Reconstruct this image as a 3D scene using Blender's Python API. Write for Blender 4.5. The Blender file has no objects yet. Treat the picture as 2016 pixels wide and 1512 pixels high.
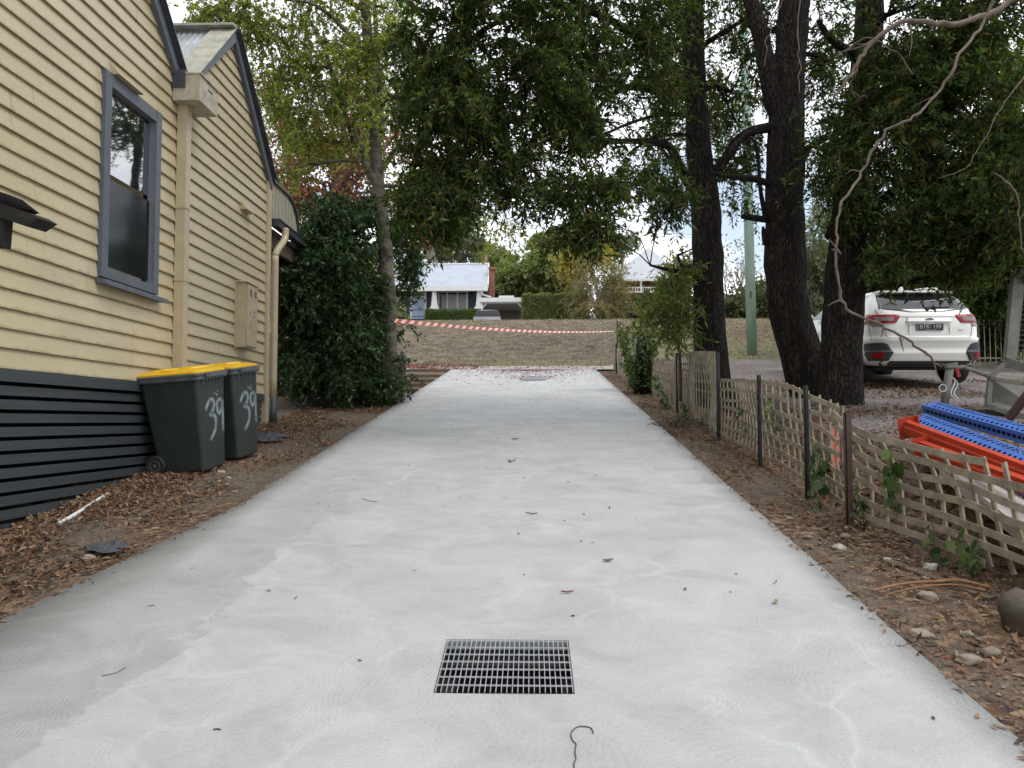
import bpy, math, random
import numpy as np
from mathutils import Vector, Matrix, Euler, noise
rnd = random.Random(7)
rng = np.random.default_rng(11)
R = math.radians
sc = bpy.context.scene
col = sc.collection
# ------------------------------------------------------------------ camera
F = 1514.0
CAM = Vector((0, 0, 1.6))
CE = Euler((R(90 + 2.76), 0, R(1.4)))
cd = bpy.data.cameras.new('camera'); cam = bpy.data.objects.new('camera', cd); col.objects.link(cam)
cam.location = CAM; cam.rotation_euler = CE
cd.sensor_width = 36; cd.lens = 36 * F / 2016; cd.clip_start = 0.05; cd.clip_end = 2000
sc.camera = cam
# ------------------------------------------------------------------ world
SUN_DIR = Vector((0.62, -0.30, 0.95)).normalized()
w = bpy.data.worlds.new("World"); sc.world = w; w.use_nodes = True
nt = w.node_tree; N = nt.nodes; L = nt.links; N.clear()
out = N.new('ShaderNodeOutputWorld'); bg = N.new('ShaderNodeBackground'); bg.inputs['Strength'].default_value = 0.13
sky = N.new('ShaderNodeTexSky'); sky.sky_type = 'NISHITA'; sky.sun_disc = False
sky.sun_elevation = math.asin(SUN_DIR.z); sky.sun_rotation = math.atan2(SUN_DIR.x, SUN_DIR.y)
tc = N.new('ShaderNodeTexCoord'); sep = N.new('ShaderNodeSeparateXYZ'); L.new(tc.outputs['Generated'], sep.inputs[0])
add = N.new('ShaderNodeMath'); add.operation = 'ADD'; add.inputs[1].default_value = 0.22; L.new(sep.outputs['Z'], add.inputs[0])
mx = N.new('ShaderNodeMath'); mx.operation = 'MAXIMUM'; mx.inputs[1].default_value = 0.05; L.new(add.outputs[0], mx.inputs[0])
dv = N.new('ShaderNodeVectorMath'); dv.operation = 'DIVIDE'
cb = N.new('ShaderNodeCombineXYZ')
for i in range(3): L.new(mx.outputs[0], cb.inputs[i])
L.new(tc.outputs['Generated'], dv.inputs[0]); L.new(cb.outputs[0], dv.inputs[1])
nz = N.new('ShaderNodeTexNoise'); nz.inputs['Scale'].default_value = 1.5; nz.inputs['Detail'].default_value = 7; nz.inputs['Roughness'].default_value = 0.55
nz.inputs['Distortion'].default_value = 0.4
mp = N.new('ShaderNodeMapping'); mp.inputs['Location'].default_value = (3.4, 1.7, 0.3); L.new(dv.outputs[0], mp.inputs[0]); L.new(mp.outputs[0], nz.inputs['Vector'])
cr = N.new('ShaderNodeValToRGB'); cr.color_ramp.elements[0].position = 0.37; cr.color_ramp.elements[1].position = 0.50
L.new(nz.outputs['Fac'], cr.inputs[0])
cr2 = N.new('ShaderNodeValToRGB'); cr2.color_ramp.elements[0].position = 0.42; cr2.color_ramp.elements[1].position = 0.75
cr2.color_ramp.elements[0].color = (9.5, 9.7, 10.0, 1); cr2.color_ramp.elements[1].color = (5.6, 5.9, 6.4, 1)
L.new(nz.outputs['Fac'], cr2.inputs[0])
hz = N.new('ShaderNodeMixRGB'); hz.inputs[0].default_value = 0.38; hz.inputs[2].default_value = (6.5, 6.9, 7.4, 1); L.new(sky.outputs[0], hz.inputs[1])
mix = N.new('ShaderNodeMixRGB'); L.new(cr.outputs[0], mix.inputs[0]); L.new(hz.outputs[0], mix.inputs[1]); L.new(cr2.outputs[0], mix.inputs[2])
L.new(mix.outputs[0], bg.inputs['Color']); L.new(bg.outputs[0], out.inputs[0])
# ------------------------------------------------------------------ sun
sd = bpy.data.lights.new('sun', 'SUN'); sd.energy = 1.0; sd.angle = R(25); sd.color = (1.0, 0.965, 0.91)
so = bpy.data.objects.new('sun', sd); col.objects.link(so); so.rotation_euler = SUN_DIR.to_track_quat('Z', 'Y').to_euler()
sc.view_settings.view_transform = 'Standard'; sc.view_settings.look = 'None'; sc.view_settings.gamma = 1; sc.view_settings.exposure = 0.55
sc.render.engine = 'CYCLES'
sc.cycles.max_bounces = 6; sc.cycles.diffuse_bounces = 3; sc.cycles.transparent_max_bounces = 12
# ------------------------------------------------------------------ helpers
RM = CE.to_matrix()
def ray(px, py): return RM @ Vector(((px - 1008) / F, (756 - py) / F, -1))
def at(px, py, Y): d = ray(px, py); return CAM + d * (Y / d.y)
def atX(px, py, X): d = ray(px, py); return CAM + d * (X / d.x)
def gp(px, py, off=0.0): d = ray(px, py); return CAM + d * ((off - 1.6) / (d.z - 0.137 * d.y))
def sm(t): t = max(0.0, min(1.0, t)); return t * t * (3 - 2 * t)
def fx(y): return 2.5 if y > 6.3 else 2.5 + (6.3 - y) * 0.17
def H(x, y):
    rise = 0.44 * sm((x - fx(y) - 0.15) / 0.8)
    ys = 24 - 3.5 * sm((x - 2.6) / 1.0)
    if y <= ys:
        z = 0.137 * max(y, -10) + rise
    elif y <= 34:
        z0 = 0.137 * ys + rise; t = (y - ys) / (34 - ys)
        z = z0 + (6.1 - z0) * (t * 1.12 - 0.12 * t * t)
        z += 0.05 * noise.noise(Vector((x * .4, y * .4, 0))) * min(1, 6 * t)
    else:
        z = 6.1 + 0.115 * (min(y, 75) - 34) + 0.05 * max(0, y - 75)
    return z
def slabL(y): return -2.495 + 0.0066 * y if y > 6.4 else -2.453 - (6.4 - y) * 0.130
def slabR(y): return 1.79 + 0.005 * y
class MB:
    def __init__(s): s.v = []; s.f = []; s.m = []
    def add(s, vs, fs, mi=0):
        b = len(s.v); s.v += [tuple(v) for v in vs]; s.f += [tuple(b + i for i in f) for f in fs]; s.m += [mi] * len(fs)
    def box(s, a, b, mi=0, M=None):
        x0, y0, z0 = [min(a[i], b[i]) for i in range(3)]; x1, y1, z1 = [max(a[i], b[i]) for i in range(3)]
        vs = [(x0, y0, z0), (x1, y0, z0), (x1, y1, z0), (x0, y1, z0), (x0, y0, z1), (x1, y0, z1), (x1, y1, z1), (x0, y1, z1)]
        if M is not None: vs = [M @ Vector(v) for v in vs]
        s.add(vs, [(0, 3, 2, 1), (4, 5, 6, 7), (0, 1, 5, 4), (1, 2, 6, 5), (2, 3, 7, 6), (3, 0, 4, 7)], mi)
    def bar(s, p, q, wd, th, up=(0, 0, 1), mi=0):
        p = Vector(p); q = Vector(q); d = (q - p).normalized(); u = Vector(up); u = (u - d * u.dot(d)).normalized(); r = d.cross(u)
        vs = []
        for c in (p, q):
            for a, b in ((-1, -1), (1, -1), (1, 1), (-1, 1)): vs.append(c + r * (a * th / 2) + u * (b * wd / 2))
        s.add(vs, [(0, 1, 2, 3), (7, 6, 5, 4), (0, 4, 5, 1), (1, 5, 6, 2), (2, 6, 7, 3), (3, 7, 4, 0)], mi)
    def tube(s, pts, rad, n=8, mi=0, caps=True, rough=0.0, fr=1.5):
        pts = [Vector(p) for p in pts]; k = len(pts)
        if not hasattr(rad, '__len__'): rad = [rad] * k
        vs = []; r0 = None
        for i, p in enumerate(pts):
            d = (pts[min(i + 1, k - 1)] - pts[max(i - 1, 0)]).normalized()
            if r0 is None: r0 = d.orthogonal().normalized()
            r0 = (r0 - d * r0.dot(d)).normalized(); u = d.cross(r0)
            for j in range(n):
                a = 2 * math.pi * j / n; dr = (r0 * math.cos(a) + u * math.sin(a))
                rr = rad[i]
                if rough: rr *= 1 + rough * noise.noise((p + dr * rad[i]) * fr)
                vs.append(p + dr * rr)
        fs = [(i * n + j, i * n + (j + 1) % n, (i + 1) * n + (j + 1) % n, (i + 1) * n + j) for i in range(k - 1) for j in range(n)]
        if caps: fs += [tuple(range(n - 1, -1, -1)), tuple((k - 1) * n + j for j in range(n))]
        s.add(vs, fs, mi)
    def loft(s, rings, mi=0, caps=True):
        n = len(rings[0]); k = len(rings); vs = [p for r in rings for p in r]
        fs = [(i * n + j, i * n + (j + 1) % n, (i + 1) * n + (j + 1) % n, (i + 1) * n + j) for i in range(k - 1) for j in range(n)]
        if caps: fs += [tuple(range(n - 1, -1, -1)), tuple((k - 1) * n + j for j in range(n))]
        s.add(vs, fs, mi)
    def prism(s, poly, d, mi=0):
        n = len(poly); d = Vector(d); a = [Vector(p) for p in poly]; b = [p + d for p in a]
        s.add(a + b, [tuple(range(n - 1, -1, -1)), tuple(range(n, 2 * n))] + [(i, (i + 1) % n, n + (i + 1) % n, n + i) for i in range(n)], mi)
    def build(s, name, mats, parent=None, smooth=False, loc=None):
        me = bpy.data.meshes.new(name); me.from_pydata(s.v, [], s.f)
        if not isinstance(mats, (list, tuple)): mats = [mats]
        for m in mats: me.materials.append(m)
        if len(mats) > 1: me.polygons.foreach_set('material_index', s.m)
        if smooth: me.polygons.foreach_set('use_smooth', [True] * len(s.f))
        me.validate(); me.update()
        o = bpy.data.objects.new(name, me); col.objects.link(o)
        if parent is not None:
            o.parent = parent
            if tuple(parent.location) != (0, 0, 0) or tuple(parent.rotation_euler) != (0, 0, 0):
                pass
        if loc: o.location = loc
        return o
def tag(o, label=None, cat=None, group=None, kind=None):
    if label: o['label'] = label
    if cat: o['category'] = cat
    if group: o['group'] = group
    if kind: o['kind'] = kind
    return o
def empty(name, label, cat, group=None, loc=(0, 0, 0), rot=(0, 0, 0), kind=None):
    o = bpy.data.objects.new(name, None); col.objects.link(o); o.location = loc; o.rotation_euler = rot
    o.empty_display_size = 0.1
    return tag(o, label, cat, group, kind)
def world_child(o, parent):        # parts modelled in world coordinates under an empty that sits elsewhere
    o.parent = parent
    M = Matrix.Translation(parent.location) @ Euler(parent.rotation_euler).to_matrix().to_4x4()
    o.matrix_parent_inverse = M.inverted()
    return o
def copy_tree(o, parent=None):
    c = o.copy(); col.objects.link(c)
    if parent is not None: c.parent = parent
    for ch in [x for x in col.objects if x.parent == o]: copy_tree(ch, c)
    return c
# ------------------------------------------------------------------ materials
def _base(name):
    m = bpy.data.materials.new(name); m.use_nodes = True; n = m.node_tree.nodes; l = m.node_tree.links
    return m, n, l, n['Principled BSDF'], n['Material Output']
def coords(n, l, scale=(1, 1, 1), rot=(0, 0, 0)):
    t = n.new('ShaderNodeTexCoord'); p = n.new('ShaderNodeMapping'); p.inputs['Scale'].default_value = scale; p.inputs['Rotation'].default_value = rot
    l.new(t.outputs['Object'], p.inputs[0]); return p.outputs[0]
def noise_n(n, l, vec, scale, detail=5, rough=0.6, dist=0):
    t = n.new('ShaderNodeTexNoise'); t.inputs['Scale'].default_value = scale; t.inputs['Detail'].default_value = detail
    t.inputs['Roughness'].default_value = rough; t.inputs['Distortion'].default_value = dist; l.new(vec, t.inputs['Vector']); return t.outputs['Fac']
def ramp(n, l, fac, stops):
    c = n.new('ShaderNodeValToRGB'); e = c.color_ramp.elements
    while len(e) < len(stops): e.new(0.5)
    for i, (p, cc) in enumerate(stops):
        e[i].position = p; e[i].color = (*cc, 1) if len(cc) == 3 else cc
    l.new(fac, c.inputs[0]); return c.outputs[0]
def mixc(n, l, fac, a, b, mode='MIX'):
    x = n.new('ShaderNodeMixRGB'); x.blend_type = mode
    for i, q in ((0, fac), (1, a), (2, b)):
        if hasattr(q, 'is_linked') or hasattr(q, 'links'): l.new(q, x.inputs[i])
        elif isinstance(q, (int, float)): x.inputs[i].default_value = q
        else: x.inputs[i].default_value = (*q, 1)
    return x.outputs[0]
def bumpn(n, l, b, h, strength=0.5, dist=0.02):
    u = n.new('ShaderNodeBump'); u.inputs['Strength'].default_value = strength; u.inputs['Distance'].default_value = dist
    l.new(h, u.inputs['Height']); l.new(u.outputs[0], b.inputs['Normal'])
def mat(name, c, c2=None, scale=6, rough=0.7, bump=0.0, bscale=None, metal=0.0, stretch=(1, 1, 1), spec=0.5, dist=0.01, lo=0.35, hi=0.7, coat=0):
    m, n, l, b, o = _base(name)
    b.inputs['Roughness'].default_value = rough; b.inputs['Metallic'].default_value = metal; b.inputs['Specular IOR Level'].default_value = spec
    if coat: b.inputs['Coat Weight'].default_value = coat; b.inputs['Coat Roughness'].default_value = 0.05
    if c2 is None: c2 = tuple(x * 0.8 for x in c)
    v = coords(n, l, stretch); f = noise_n(n, l, v, scale)
    l.new(ramp(n, l, f, [(lo, c), (hi, c2)]), b.inputs['Base Color'])
    if bump: bumpn(n, l, b, noise_n(n, l, v, bscale or scale * 4), bump, dist)
    return m
def leafmat(name, cols, rough=0.45, trans=0.35, spec=0.4):
    m, n, l, b, o = _base(name)
    g = n.new('ShaderNodeNewGeometry')
    k = len(cols); c = ramp(n, l, g.outputs['Random Per Island'], [((i + .5) / k, x) for i, x in enumerate(cols)])
    b.inputs['Roughness'].default_value = rough; b.inputs['Specular IOR Level'].default_value = spec
    l.new(c, b.inputs['Base Color'])
    t = n.new('ShaderNodeBsdfTranslucent'); l.new(mixc(n, l, 1.0, c, (1.5, 1.6, 0.7), 'MULTIPLY'), t.inputs['Color'])
    s = n.new('ShaderNodeMixShader'); s.inputs[0].default_value = trans
    l.new(b.outputs[0], s.inputs[1]); l.new(t.outputs[0], s.inputs[2]); l.new(s.outputs[0], o.inputs[0])
    return m
# concrete slab ------------------------------------------------
def concrete():
    m, n, l, b, o = _base('brushed_concrete')
    v = coords(n, l)
    vd = coords(n, l, (0.9, 1.0, 1))
    big = noise_n(n, l, v, 0.7, 4, 0.6, 0.8)
    med = noise_n(n, l, coords(n, l, (1.0, 1.3, 1)), 1.9, 6, 0.6, 1.0)
    c = ramp(n, l, med, [(0.32, (0.385, 0.385, 0.382)), (0.50, (0.44, 0.44, 0.437)), (0.70, (0.485, 0.485, 0.482))])
    c2 = ramp(n, l, big, [(0.35, (0.93, 0.93, 0.92)), (0.65, (1.03, 1.03, 1.03))])
    c = mixc(n, l, 1.0, c, c2, 'MULTIPLY')
    # pale laitance veins
    dn = n.new('ShaderNodeTexNoise'); dn.inputs['Scale'].default_value = 1.3; dn.inputs['Detail'].default_value = 3; l.new(vd, dn.inputs['Vector'])
    va = n.new('ShaderNodeVectorMath'); va.operation = 'MULTIPLY_ADD'; va.inputs[1].default_value = (1.1, 1.1, 1.1); l.new(dn.outputs['Color'], va.inputs[0]); l.new(vd, va.inputs[2])
    vo = n.new('ShaderNodeTexVoronoi'); vo.feature = 'DISTANCE_TO_EDGE'; vo.inputs['Scale'].default_value = 1.9; l.new(va.outputs[0], vo.inputs['Vector'])
    vein = ramp(n, l, vo.outputs['Distance'], [(0.0, (1, 1, 1)), (0.075, (0, 0, 0))])
    msk = ramp(n, l, noise_n(n, l, v, 1.1, 3), [(0.45, (0, 0, 0)), (0.65, (0.5, 0.5, 0.5))])
    c = mixc(n, l, mixc(n, l, 1.0, vein, msk, 'MULTIPLY'), c, (0.55, 0.56, 0.555))
    # damp tide mark along the left third: boundary x = f(y) + noise
    sp = n.new('ShaderNodeSeparateXYZ'); l.new(v, sp.inputs[0])
    nb = noise_n(n, l, v, 1.6, 6, 0.65, 0.6)
    a1 = n.new('ShaderNodeMath'); a1.operation = 'MULTIPLY_ADD'; a1.inputs[1].default_value = 0.95; l.new(nb, a1.inputs[0]); l.new(sp.outputs['X'], a1.inputs[2])
    a2 = n.new('ShaderNodeMath'); a2.operation = 'MULTIPLY_ADD'; a2.inputs[1].default_value = 0.05; l.new(sp.outputs['Y'], a2.inputs[0]); l.new(a1.outputs[0], a2.inputs[2])
    tide = ramp(n, l, a2.outputs[0], [(0.0, (0.85, 0.85, 0.835)), (0.03, (1, 1, 1))])
    # shift so that x about -1.1 maps to 0
    a2.inputs[1].default_value = -0.04
    sh = n.new('ShaderNodeMath'); sh.operation = 'ADD'; sh.inputs[1].default_value = 1.40; l.new(a2.outputs[0], sh.inputs[0])
    for lk in list(l):
        if lk.from_socket == a2.outputs[0] and lk.to_node.type == 'VALTORGB': l.new(sh.outputs[0], lk.to_socket)
    fy = n.new('ShaderNodeMapRange'); fy.inputs['From Min'].default_value = 5.2; fy.inputs['From Max'].default_value = 8.0; l.new(sp.outputs['Y'], fy.inputs[0])
    tide = mixc(n, l, fy.outputs[0], tide, (0.97, 0.97, 0.97))
    c = mixc(n, l, 1.0, c, tide, 'MULTIPLY')
    vs = n.new('ShaderNodeTexVoronoi'); vs.inputs['Scale'].default_value = 38; l.new(v, vs.inputs['Vector'])
    c = mixc(n, l, ramp(n, l, vs.outputs['Distance'], [(0.05, (.5, .5, .5)), (0.11, (0, 0, 0))]), c, (0.70, 0.70, 0.69))
    fine = noise_n(n, l, v, 90, 3, 0.7)
    c = mixc(n, l, 1.0, c, ramp(n, l, fine, [(0.3, (0.9, 0.9, 0.9)), (0.7, (1.06, 1.06, 1.06))]), 'MULTIPLY')
    l.new(c, b.inputs['Base Color']); b.inputs['Roughness'].default_value = 0.72; b.inputs['Specular IOR Level'].default_value = 0.35
    # trowel arcs: rings round voronoi cells
    v2 = n.new('ShaderNodeTexVoronoi'); v2.inputs['Scale'].default_value = 1.0; l.new(va.outputs[0], v2.inputs['Vector'])
    wv = n.new('ShaderNodeMath'); wv.operation = 'MULTIPLY'; wv.inputs[1].default_value = 190; l.new(v2.outputs['Distance'], wv.inputs[0])
    sn = n.new('ShaderNodeMath'); sn.operation = 'SINE'; l.new(wv.outputs[0], sn.inputs[0])
    hs = n.new('ShaderNodeMath'); hs.operation = 'MULTIPLY_ADD'; hs.inputs[1].default_value = 0.13; l.new(sn.outputs[0], hs.inputs[0])
    hm = n.new('ShaderNodeMath'); hm.operation = 'MULTIPLY_ADD'; hm.inputs[1].default_value = 1.3; l.new(med, hm.inputs[0]); l.new(fine, hm.inputs[2])
    l.new(hm.outputs[0], hs.inputs[2])
    bumpn(n, l, b, hs.outputs[0], 0.6, 0.004)
    return m
def soil():
    m, n, l, b, o = _base('leafy_soil')
    v = coords(n, l)
    vo = n.new('ShaderNodeTexVoronoi'); vo.inputs['Scale'].default_value = 26; vo.inputs['Randomness'].default_value = 1
    d = n.new('ShaderNodeTexNoise'); d.inputs['Scale'].default_value = 14; l.new(v, d.inputs['Vector'])
    a = n.new('ShaderNodeVectorMath'); a.operation = 'MULTIPLY_ADD'; a.inputs[1].default_value = (.12, .12, .12); l.new(d.outputs['Color'], a.inputs[0]); l.new(v, a.inputs[2])
    l.new(a.outputs[0], vo.inputs['Vector'])
    s = n.new('ShaderNodeSeparateColor'); l.new(vo.outputs['Color'], s.inputs[0])
    litter = ramp(n, l, s.outputs[0], [(0.0, (0.035, 0.022, 0.014)), (0.35, (0.10, 0.055, 0.03)), (0.7, (0.19, 0.11, 0.06)), (1.0, (0.30, 0.20, 0.12))])
    dirt = ramp(n, l, noise_n(n, l, v, 9, 8, 0.7), [(0.3, (0.075, 0.055, 0.04)), (0.7, (0.20, 0.155, 0.11))])
    k = ramp(n, l, noise_n(n, l, v, 1.3, 4, 0.6), [(0.42, (0, 0, 0)), (0.58, (1, 1, 1))])
    l.new(mixc(n, l, k, litter, dirt), b.inputs['Base Color']); b.inputs['Roughness'].default_value = 0.9
    h = n.new('ShaderNodeMath'); h.operation = 'ADD'; l.new(vo.outputs['Distance'], h.inputs[0]); l.new(noise_n(n, l, v, 30, 6), h.inputs[1])
    bumpn(n, l, b, h.outputs[0], 0.9, 0.03)
    return m
def gravel():
    m, n, l, b, o = _base('gravel')
    v = coords(n, l); vo = n.new('ShaderNodeTexVoronoi'); vo.inputs['Scale'].default_value = 45; l.new(v, vo.inputs['Vector'])
    s = n.new('ShaderNodeSeparateColor'); l.new(vo.outputs['Color'], s.inputs[0])
    g = ramp(n, l, s.outputs[0], [(0.0, (0.07, 0.065, 0.062)), (0.5, (0.165, 0.15, 0.143)), (1.0, (0.30, 0.275, 0.265))])
    d = ramp(n, l, noise_n(n, l, v, 0.9, 6, 0.7), [(0.35, (1.1, 1.05, 1.05)), (0.65, (0.62, 0.52, 0.45))])
    l.new(mixc(n, l, 1.0, g, d, 'MULTIPLY'), b.inputs['Base Color']); b.inputs['Roughness'].default_value = 0.9
    bumpn(n, l, b, vo.outputs['Distance'], 0.8, 0.02); return m
def grass_ground():
    m, n, l, b, o = _base('dry_grass')
    v = coords(n, l); a = noise_n(n, l, coords(n, l, (1, 1, 1.5)), 2.2, 10, 0.75)
    base = ramp(n, l, a, [(0.36, (0.085, 0.065, 0.05)), (0.48, (0.175, 0.135, 0.10)), (0.58, (0.275, 0.22, 0.16)), (0.75, (0.39, 0.33, 0.225))])
    sp = n.new('ShaderNodeSeparateXYZ'); l.new(v, sp.inputs[0])
    yy = n.new('ShaderNodeMath'); yy.operation = 'MULTIPLY_ADD'; yy.inputs[1].default_value = 7.0; l.new(noise_n(n, l, v, 0.8, 5), yy.inputs[0]); l.new(sp.outputs['Y'], yy.inputs[2])
    yb = n.new('ShaderNodeMapRange'); yb.inputs['From Min'].default_value = 27.0; yb.inputs['From Max'].default_value = 29.5; yb.inputs['To Min'].default_value = 0.55; yb.inputs['To Max'].default_value = 0.0
    l.new(yy.outputs[0], yb.inputs[0])
    gcol = ramp(n, l, noise_n(n, l, v, 30, 4), [(0.3, (0.14, 0.15, 0.05)), (0.7, (0.34, 0.33, 0.13))])
    c = mixc(n, l, yb.outputs[0], base, gcol)
    g2 = ramp(n, l, noise_n(n, l, v, 0.55, 6, 0.6), [(0.55, (0, 0, 0)), (0.72, (0.5, 0.5, 0.5))])
    c = mixc(n, l, g2, c, gcol)
    l.new(c, b.inputs['Base Color']); b.inputs['Roughness'].default_value = 0.95
    bumpn(n, l, b, noise_n(n, l, v, 12, 8, 0.8), 1.0, 0.12); return m
M = {}
M['concrete'] = concrete(); M['soil'] = soil(); M['gravel'] = gravel(); M['grass'] = grass_ground()
M['path'] = mat('path_concrete', (0.36, 0.32, 0.29), (0.25, 0.20, 0.18), 3, 0.85, 0.3, 40)
def paint_board():
    m, n, l, b, o = _base('cream_weatherboard_paint')
    v = coords(n, l, (1, 0.35, 1.0))
    c = ramp(n, l, noise_n(n, l, v, 3.0, 6, 0.6), [(0.30, (0.47, 0.395, 0.245)), (0.62, (0.41, 0.345, 0.215)), (0.82, (0.31, 0.26, 0.165))])
    sp = n.new('ShaderNodeSeparateXYZ'); l.new(coords(n, l), sp.inputs[0])
    # grime plus painted shadow lines where boards lap: saw of z
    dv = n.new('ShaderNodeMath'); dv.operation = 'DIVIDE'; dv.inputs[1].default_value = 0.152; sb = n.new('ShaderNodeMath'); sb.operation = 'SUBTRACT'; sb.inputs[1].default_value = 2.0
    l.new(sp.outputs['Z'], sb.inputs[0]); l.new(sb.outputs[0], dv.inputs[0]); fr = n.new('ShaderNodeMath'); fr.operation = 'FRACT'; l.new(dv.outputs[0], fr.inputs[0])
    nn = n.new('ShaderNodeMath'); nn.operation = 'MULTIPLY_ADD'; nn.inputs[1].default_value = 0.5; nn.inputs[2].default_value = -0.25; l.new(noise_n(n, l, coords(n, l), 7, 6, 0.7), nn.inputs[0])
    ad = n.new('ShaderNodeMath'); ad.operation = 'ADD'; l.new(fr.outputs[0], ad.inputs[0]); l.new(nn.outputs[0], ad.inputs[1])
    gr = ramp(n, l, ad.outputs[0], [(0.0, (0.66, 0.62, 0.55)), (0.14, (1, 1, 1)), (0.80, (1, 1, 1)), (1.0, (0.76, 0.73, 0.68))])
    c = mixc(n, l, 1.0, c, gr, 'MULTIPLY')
    st = ramp(n, l, noise_n(n, l, coords(n, l, (1, 5, 0.7)), 1.6, 8, 0.7), [(0.60, (1, 1, 1)), (0.78, (0.60, 0.57, 0.5))])
    l.new(mixc(n, l, 1.0, c, st, 'MULTIPLY'), b.inputs['Base Color'])
    b.inputs['Roughness'].default_value = 0.38; b.inputs['Specular IOR Level'].default_value = 0.5
    bumpn(n, l, b, noise_n(n, l, coords(n, l, (1, 0.4, 1)), 8, 5), 0.25, 0.01); return m
M['board'] = paint_board()
M['cream'] = mat('cream_metal_paint', (0.44, 0.36, 0.235), (0.37, 0.305, 0.205), 5, 0.4, 0.1, 15)
M['dirtycream'] = mat('stained_cream_metal', (0.47, 0.42, 0.31), (0.24, 0.22, 0.17), 9, 0.5, 0.1, 20)
M['bluegrey'] = mat('blue_grey_trim_paint', (0.092, 0.105, 0.125), (0.072, 0.082, 0.098), 10, 0.45, 0.1, 60)
M['slat'] = mat('charcoal_slat_paint', (0.040, 0.050, 0.055), (0.030, 0.037, 0.042), 6, 0.5, 0.25, 30, stretch=(1, .2, 4))
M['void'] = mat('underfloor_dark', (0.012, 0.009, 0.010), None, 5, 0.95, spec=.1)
M['iron'] = mat('weathered_corrugated_iron', (0.40, 0.41, 0.43), (0.22, 0.23, 0.24), 5, 0.42, 0.1, 12, metal=0.4)
M['mossyflash'] = mat('mossy_flashing', (0.40, 0.38, 0.30), (0.23, 0.23, 0.17), 7, 0.7, 0.1, 30)
M['mossy'] = mat('mossy_vertical_boards', (0.38, 0.36, 0.28), (0.20, 0.20, 0.14), 7, 0.8, 0.2, 30, stretch=(1, 6, .7))
M['darkmetal'] = mat('dark_gutter_metal', (0.045, 0.05, 0.058), (0.03, 0.033, 0.04), 5, 0.4)
def glass(name, base, ior, rough=0.02, metal=0.0):
    m, n, l, b, o = _base(name); b.inputs['Base Color'].default_value = (*base, 1); b.inputs['Roughness'].default_value = rough
    b.inputs['IOR'].default_value = ior; b.inputs['Metallic'].default_value = metal
    bumpn(n, l, b, noise_n(n, l, coords(n, l), 1.5, 2), 0.05, 0.02); return m
M['pane'] = glass('window_glass', (0.012, 0.014, 0.018), 5.0)
M['screen'] = glass('fly_screen_pane', (0.008, 0.010, 0.011), 1.35, 0.08)
M['carglass'] = glass('car_window_glass', (0.008, 0.010, 0.013), 1.75, 0.04)
M['bark'] = None
def bark(name, a, b_, sc_=9, st=(1, 1, .22), bump=1.0, dist=.04):
    m, n, l, b, o = _base(name); v = coords(n, l, st)
    vo = n.new('ShaderNodeTexVoronoi'); vo.feature = 'DISTANCE_TO_EDGE'; vo.inputs['Scale'].default_value = sc_ * 2.2
    d = n.new('ShaderNodeTexNoise'); d.inputs['Scale'].default_value = 8; l.new(v, d.inputs['Vector'])
    aa = n.new('ShaderNodeVectorMath'); aa.operation = 'MULTIPLY_ADD'; aa.inputs[1].default_value = (.18, .18, .18); l.new(d.outputs['Color'], aa.inputs[0]); l.new(v, aa.inputs[2]); l.new(aa.outputs[0], vo.inputs['Vector'])
    f = noise_n(n, l, v, sc_, 8, 0.7)
    c = ramp(n, l, f, [(0.35, a), (0.7, b_)])
    e = ramp(n, l, vo.outputs['Distance'], [(0.0, (0.30, 0.30, 0.30)), (0.22, (1, 1, 1))])
    l.new(mixc(n, l, 1.0, c, e, 'MULTIPLY'), b.inputs['Base Color']); b.inputs['Roughness'].default_value = 0.9; b.inputs['Specular IOR Level'].default_value = 0.2
    h = n.new('ShaderNodeMath'); h.operation = 'ADD'; l.new(f, h.inputs[0]); l.new(e, h.inputs[1])
    bumpn(n, l, b, h.outputs[0], bump, dist); return m
M['bark'] = bark('dark_furrowed_bark', (0.027, 0.021, 0.018), (0.080, 0.064, 0.053), sc_=15, st=(1, 1, .20), bump=1.0, dist=.06)
M['twig'] = mat('twig_bark', (0.10, 0.075, 0.055), (0.06, 0.045, 0.035), 12, 0.85)
M['paletwig'] = mat('pale_dead_twig', (0.16, 0.12, 0.09), (0.085, 0.062, 0.047), 12, 0.85)
M['greybark'] = mat('grey_bark', (0.34, 0.31, 0.28), (0.20, 0.18, 0.16), 8, 0.85)
def birch():
    m, n, l, b, o = _base('birch_bark'); v = coords(n, l, (1, 1, 1.6))
    c = ramp(n, l, noise_n(n, l, v, 3.2, 8, 0.7), [(0.42, (0.04, 0.033, 0.026)), (0.52, (0.095, 0.08, 0.06)), (0.76, (0.20, 0.175, 0.14))])
    k = ramp(n, l, noise_n(n, l, coords(n, l, (1, 1, 7)), 3, 5), [(0.58, (1, 1, 1)), (0.68, (0.35, 0.32, 0.3))])
    l.new(mixc(n, l, 1.0, c, k, 'MULTIPLY'), b.inputs['Base Color']); b.inputs['Roughness'].default_value = .8
    bumpn(n, l, b, noise_n(n, l, v, 10, 6), 0.8, 0.03); return m
M['birch'] = birch()
M['leaf_dark'] = leafmat('dark_evergreen_leaves', [(0.017, 0.034, 0.012), (0.030, 0.056, 0.015), (0.044, 0.076, 0.018), (0.022, 0.044, 0.015), (0.06, 0.10, 0.024), (0.10, 0.16, 0.035), (0.13, 0.11, 0.035)], 0.6, 0.38, 0.12)  # brighter ramp colours paint the lit leaves of the canopy
M['leaf_bright'] = leafmat('sunlit_evergreen_leaves', [(0.07, 0.12, 0.025), (0.11, 0.17, 0.035), (0.16, 0.20, 0.05), (0.20, 0.17, 0.05)], 0.45, 0.45)
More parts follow.
